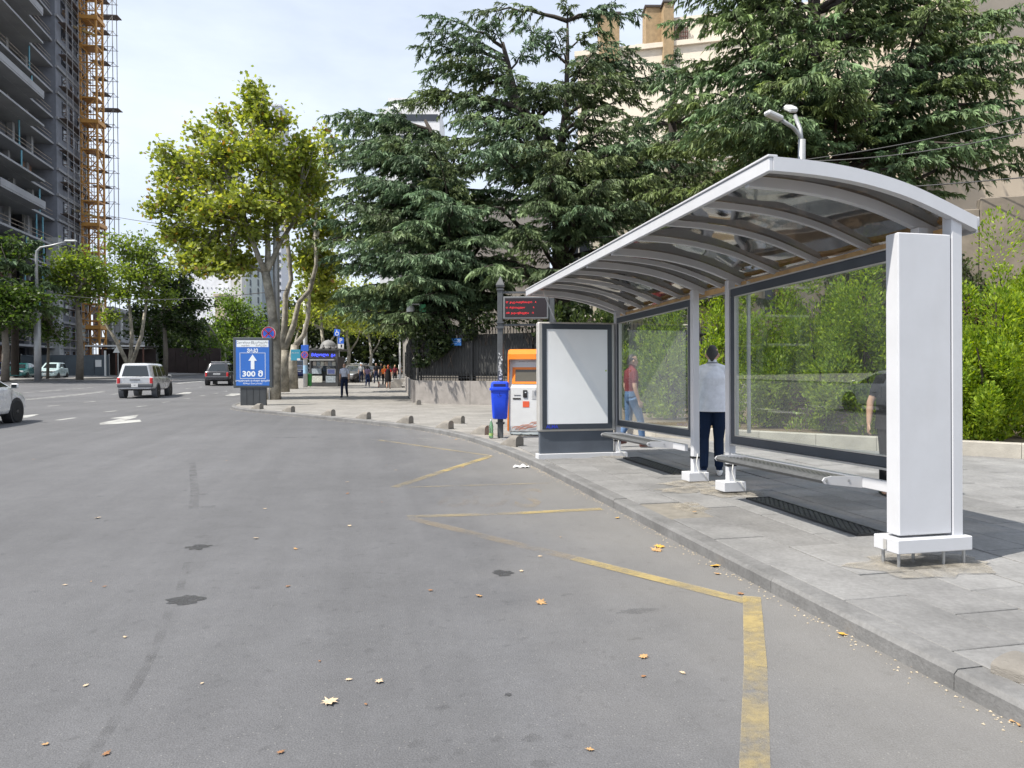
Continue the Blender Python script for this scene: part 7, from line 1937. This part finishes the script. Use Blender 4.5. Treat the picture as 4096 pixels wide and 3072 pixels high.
# ------------------------------------------------------------------ hedge shrubs with upright scale-leaf sprays
def thuja(label, c, rad, seed, n=9000, cols=((.10, .19, .018), (.38, .49, .05)), size=.060, name='hedge_shrub', columns=7, group='evergreen shrubs behind the shelter', shape='fan', trans=THUJ):
    rng = np.random.default_rng(seed); root = empty(name, (c[0], c[1], c[2]), 0, label, 'shrub', group)
    st = MB(); cl = []
    for k in range(columns):
        a = rng.uniform(0, 6.28); r = rng.uniform(.15, .8)
        cl.append((np.array([rad[0] * r * math.cos(a), rad[1] * r * math.sin(a), rad[2] * rng.uniform(.5, 1.15)]), rng.uniform(.34, .55)))
    for q, _ in cl: limb(st, (0, 0, 0), q, .045, .012, rng, .08, 5, 5)
    st.build('stem', BARKD, root, smooth=True)
    P = []; Nn = []
    lobes_ = []
    for q, w_ in cl:
        for _ in range(7):
            lobes_.append((q * rng.uniform(.10, 1.12) + rng.normal(size=3) * np.array(rad) * .24, rng.uniform(.22, .42) * np.array([rad[0], rad[1], rad[2] * .62])))
    per = int(n * 1.7) // len(lobes_)
    for lc, lr in lobes_:
        u = unit(rng.normal(size=(per, 3))); q = (rng.random((per, 1)) * .45 + .62); P.append(lc + u * lr * q); Nn.append(u)
    P = np.concatenate(P); Nn = np.concatenate(Nn); keep = P[:, 2] > .03; P, Nn = P[keep], Nn[keep]; m = len(P)
    D = unit(Nn * .8 + np.array([0, 0, 1.0]) * .8 + rng.normal(size=(m, 3)) * .35); A = unit(np.cross(D, Nn + rng.normal(size=(m, 3)) * .8))
    sz = size * rng.uniform(.6, 1.35, m); C = leaf_cols(rng, m, cols[0], cols[1])
    V, F, CC = quads_from(P, A, D, sz * .8, sz * 1.25, C, shape)
    mesh_np('crown', V, F, trans, root, CC)
    return root
def shrub_at(px, Y, h, w_, label, seed, **k):
    x = at(px, 1500, Y).x; return thuja(label, (x, Y, PV + .18), (w_, w_ * .85, h / 1.42), seed, **k)
shrub_at(2890, 16.6, 4.0, .85, 'tall bright evergreen shrub seen between the two shelter bays', 51, n=11000)
shrub_at(2700, 17.6, 3.2, .9, 'evergreen shrub behind the far shelter bay post', 52, n=8000)
shrub_at(3060, 15.2, 3.6, .8, 'evergreen shrub at the left of the near glass bay', 53, n=10000)
shrub_at(3290, 14.2, 3.3, 1.05, 'broad evergreen shrub filling the middle of the near glass bay', 54, n=15000)
shrub_at(3520, 13.4, 3.4, 1.0, 'evergreen shrub behind the end panel of the shelter', 55, n=13000)
shrub_at(3760, 12.9, 2.6, .85, 'low bushy evergreen shrub beside the end panel', 59, n=11000)
shrub_at(3965, 12.2, 2.95, .95, 'yellow green bushy shrub right of the shelter end panel', 56, n=16000)
shrub_at(4150, 12.9, 3.7, 1.0, 'tall evergreen shrub cut by the right edge of the photo', 57, n=14000)
shrub_at(3160, 16.6, 3.5, .7, 'withered brown shrub between the green ones', 58, n=7000, cols=((.09, .055, .035), (.22, .15, .09)))
shrub_at(2575, 20.5, 2.0, .8, 'pale green rounded bush seen through the far glass', 60, n=9000, cols=((.12, .18, .06), (.30, .38, .15)), size=.09)
for i, (px, Y, h) in enumerate(((2350, 25.5, 3.4), (2480, 24.5, 3.8), (2640, 23.5, 3.6), (2250, 26.5, 3.2))):
    shrub_at(px, Y, h, 1.1, ('leafy dark bush above the payment terminal', 'leafy dark bush behind the poster box', 'leafy dark bush behind the far glass bay', 'leafy dark bush beside the departure display')[i], 70 + i, n=6500, cols=((.03, .055, .018), (.11, .15, .045)), size=.13, shape='leaf', trans=LEAF, group='dark bushes behind the fence', name='leafy_bush')
# ------------------------------------------------------------------ climbers
def ivy(name, label, org, ux, w_, h_, n, seed, cols, size=.11, thick=.25, holes=.45, name_cat='climber', droop=False):
    rng = np.random.default_rng(seed); root = empty(name, org, 0, label, name_cat)
    U = rng.random((n * 2, 2)); f = np.sin(U[:, 0] * w_ * 2.1 + seed) * np.cos(U[:, 1] * h_ * 2.6 + seed) + .5 * np.sin(U[:, 0] * w_ * 5.3 + 1.7 * U[:, 1] * h_) + rng.normal(size=n * 2) * .35
    topf = .75 + .25 * np.sin(U[:, 0] * w_ * 1.3 + seed)
    keep = (f > holes - .8) & (U[:, 1] < topf if not droop else U[:, 1] > 1 - topf); U = U[keep][:n]; m = len(U)
    P = np.array(ux)[None, :] * (U[:, :1] * w_) + np.array([[0, 0, 1.0]]) * (U[:, 1:] * h_)
    nn = np.cross(np.array(ux), [0, 0, 1.0]); P = P + nn[None, :] * (np.abs(rng.normal(size=(m, 1))) * thick)
    A, D = rand_axes(rng, m, .3); sz = size * rng.uniform(.6, 1.3, m); C = leaf_cols(rng, m, cols[0], cols[1])
    V, F, CC = quads_from(P, A, D, sz, sz, C, 'leaf'); mesh_np('leaves', V, F, LEAF, root, CC)
    st = MB()
    for k in range(10):
        x0 = rng.uniform(0, w_); limb(st, np.array(ux) * x0, np.array(ux) * (x0 + rng.uniform(-.8, .8)) + np.array([0, 0, h_ * rng.uniform(.5, 1)]) + nn * .08, .02, .006, rng, .06, 6, 4)
    st.build('stems', BARKG if w_ > 8 else BARKD, root)
    return root
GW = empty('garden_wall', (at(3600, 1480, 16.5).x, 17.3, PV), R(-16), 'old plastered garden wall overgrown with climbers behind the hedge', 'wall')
for i in range(6): MB().box((-1.0 + i * 2.0, 0, 2.3), (1.99, .3, 5.2 + .5 * (i % 3)), bev=.02).build('wall_bay', wall_mat('old_plaster_shade_toned', (.20, .17, .135), var=.4, scale=1.5), GW)  # plaster base colour darkened to stand in for shade on the wall
gx = GW.location.x; ux = (math.cos(R(-16)), math.sin(R(-16)), 0)
ivy('climber', 'green climber hanging over the old garden wall at the right', (gx - 1.5, 17.3 + .45 - .18, PV + .8), ux, 11.5, 4.7, 26000, 81, ((.05, .075, .03), (.17, .21, .085)), .10, .30, .15)
ivy('dry_climber', 'brown dry climber stems on the wall behind the hedge', (gx - 1.5, 17.3 + .35 - .18, PV + .6), ux, 11.5, 4.9, 11000, 82, ((.10, .07, .045), (.25, .19, .12)), .09, .35, .9)
fu = (FE - FC).normalized()
ivy('fence_creeper', 'dark creeper spilling over the fence corner', (FC.x + .1, FC.y - .05, PV + 1.5), (fu.x, fu.y, 0), 2.0, 2.0, 1500, 83, ((.015, .03, .012), (.06, .085, .03)), .15, .22, .45, droop=True)
ivy('fence_creeper', 'dark creeper along the fence top beside the departure display', (FC.x + fu.x * 2.6, FC.y + fu.y * 2.6 - .05, PV + 2.4), (fu.x, fu.y, 0), 5.5, 1.5, 2200, 84, ((.012, .025, .010), (.05, .07, .025)), .15, .25, .5, droop=True)
# ------------------------------------------------------------------ dark garden ground cover behind the fence and understory far down the streets
rng = np.random.default_rng(9)
def mass(name, label, boxes, n, size, cols, seed):
    rng = np.random.default_rng(seed); Pl = []
    for c, r in boxes: u = unit(rng.normal(size=(n, 3))); Pl.append(np.array(c) + u * np.array(r) * rng.random((n, 1)) ** .4)
    P = np.concatenate(Pl); P = P[P[:, 2] > .1]; m = len(P); A, D = rand_axes(rng, m, .5); sz = size * rng.uniform(.6, 1.3, m)
    V, F, CC = quads_from(P, A, D, sz, sz, leaf_cols(rng, m, *cols), 'leaf'); o = stuff(mesh_np(name, V, F, LEAF, None, CC)); o['label'] = label; o['category'] = 'greenery'; return o
mass('woods', 'dark wooded mass closing the view far down the side street', [(W(px, 1330, Y), (9, 5, 7)) for px, Y in ((1290, 125), (1400, 128), (1500, 120), (1600, 118), (1690, 115), (1200, 135))], 2600, .75, ((.016, .028, .010), (.06, .08, .025)), 91)
mass('avenue_woods', 'dark trees closing the view up the avenue', [(W(px, 1400, Y), (10, 6, 7)) for px, Y in ((640, 130), (740, 140), (850, 160), (950, 165), (1060, 165))], 2600, .8, ((.02, .035, .012), (.06, .09, .025)), 92)
# ------------------------------------------------------------------ fallen leaves and litter, one object each
LFM = [mat('dry_leaf_tan', (.42, .25, .11), .7, var=.3, scale=30), mat('dry_leaf_yellow', (.62, .36, .06), .65, var=.25, scale=30), mat('dry_leaf_brown', (.26, .13, .06), .75, var=.3, scale=30), mat('dry_leaf_pale', (.55, .42, .28), .75, var=.25, scale=30)]
def leaf_mesh(seed):
    rr = random.Random(seed); out = [(0, -.5), (.06, -.22), (.30, -.34), (.24, -.14), (.56, -.04), (.30, .10), (.38, .34), (.14, .26), (0, .60), (-.16, .24), (-.36, .36), (-.28, .08), (-.54, -.08), (-.26, -.14), (-.28, -.36), (-.05, -.22)]
    V = [(0, 0, .10)] + [(x * rr.uniform(.85, 1.1), y * rr.uniform(.85, 1.1), rr.uniform(.0, .28) * (x * x + y * y) ** .5) for x, y in out]
    n = len(out); return MB().add(V, [(0, 1 + k, 1 + (k + 1) % n) for k in range(n)])
lm = {}
LV = [(711, 1519, .135, 3, 'pale curled leaf lying low in the middle of the road'), (819, 1474, .08, 3, 'torn tan leaf on the road above the pale curled one'), (1168, 1303, .13, 0, 'tan star shaped leaf beside the dark tar spot'), (1035, 1289, .09, 0, 'small orange tan leaf left of the tar spot'), (930, 1277, .06, 2, 'small curled brown leaf on the road'),
      (1391, 1421, .09, 0, 'tan leaf left of the yellow line end'), (1545, 1224, .15, 1, 'yellow leaf at the gutter beside the yellow line'), (1549, 1241, .08, 0, 'small tan leaf just below the yellow gutter leaf'), (1424, 1182, .17, 1, 'large yellow leaf in the gutter, upper of a pair'), (1418, 1190, .17, 0, 'large tan leaf in the gutter, lower of a pair'),
      (1600, 1284, .08, 2, 'brown leaf lying on the bend of the yellow line'), (1820, 1372, .10, 1, 'bright yellow leaf close to the near kerb'), (1985, 1444, .10, 0, 'orange leaf against the near kerb'), (2108, 1502, .09, 0, 'curled leaf in the gutter near the right corner'), (2206, 1562, .16, 0, 'orange leaf at the right edge of the photo'),
      (1126, 1235, .06, 3, 'pale leaf scrap right of the tar spot'), (755, 1137, .08, 3, 'white leaf scrap in the middle of the road'), (638, 1187, .07, 0, 'reddish leaf scrap beside the tar line'), (553, 1164, .09, 3, 'pale leaf scrap left of the reddish one'), (572, 1100, .07, 3, 'pale scrap high in the middle of the road'), (751, 1067, .08, 2, 'brown scrap near the zigzag corner'), (750, 1042, .07, 3, 'white scrap above the brown one near the zigzag'),
      (211, 1120, .10, 3, 'pale leaf far left on the asphalt'), (1333, 1120, .09, 1, 'yellow leaf in the gutter by the near line end'), (1060, 985, .08, 3, 'scrap at the tip of the far zigzag'), (1000, 1010, .09, 0, 'leaf under the far zigzag tip'), (960, 938, .12, 3, 'leaf litter at the kerb bend'), (985, 950, .12, 0, 'tan leaf litter at the kerb bend'),
      (1500, 1107, .08, 0, 'brown leaf lying in the missing slab hole')]
for i, (a, b_, s_, mi, lab) in enumerate(LV):
    k = (i % 5, mi)
    if k not in lm: o = leaf_mesh(i % 5).build('fallen_leaf', LFM[mi]); lm[k] = o.data
    else: o = link('fallen_leaf', lm[k])
    q = gp(a * K22, b_ * K22, PV if 'slab' in lab else 0); o.location = (q.x, q.y, q.z + .007); o.scale = (s_ * .62, s_ * .62, s_ * .5); o.rotation_euler = (random.uniform(-.15, .15), random.uniform(-.15, .15), random.uniform(0, 6.28))
    tag(o, lab, 'leaf', 'fallen leaves on the road')
rr = random.Random(77)
for i in range(26):
    a, b_ = rr.uniform(60, 1500), rr.uniform(930, 1640)
    q = gp(a * K22, b_ * K22)
    if (q.xy - L(0, 0).xy).dot(RV) > -1.6: continue
    k = (i % 5, (0, 2, 3)[i % 3])
    if k not in lm: o = leaf_mesh(i % 5).build('leaf_scrap', LFM[k[1]]); lm[k] = o.data
    else: o = link('leaf_scrap', lm[k])
    s_ = rr.uniform(.02, .045); o.location = (q.x, q.y, q.z + .006); o.scale = (s_, s_ * .7, s_ * .5); o.rotation_euler = (0, 0, rr.uniform(0, 6.28)); tag(o, 'tiny dry scrap of leaf on the asphalt', 'leaf', 'tiny leaf scraps on the asphalt')
pb = MB(); rr = random.Random(4); V = []; F = []
for j in range(6):
    for i in range(9): V.append((i * .03 - .12 + rr.uniform(-.01, .01), j * .028 - .07 + rr.uniform(-.01, .01), max(0, .035 * math.sin(i * .9) * math.sin(j * 1.1) + rr.uniform(0, .02))))
for j in range(5):
    for i in range(8): F.append((j * 9 + i, j * 9 + i + 1, (j + 1) * 9 + i + 1, (j + 1) * 9 + i))
q = gp(1125 * K22, 1010 * K22); o = pb.add(V, F).build('plastic_bag', mat('thin_white_plastic', (.7, .7, .7), .35), None, smooth=True, loc=(q.x, q.y, .006)); tag(o, 'crumpled white plastic bag lying at the kerb', 'bag')
print('cedar twigs', [n for _, n in NT], 'tris', sum(sum(len(p.vertices) - 2 for p in o.polygons) for o in bpy.data.meshes))
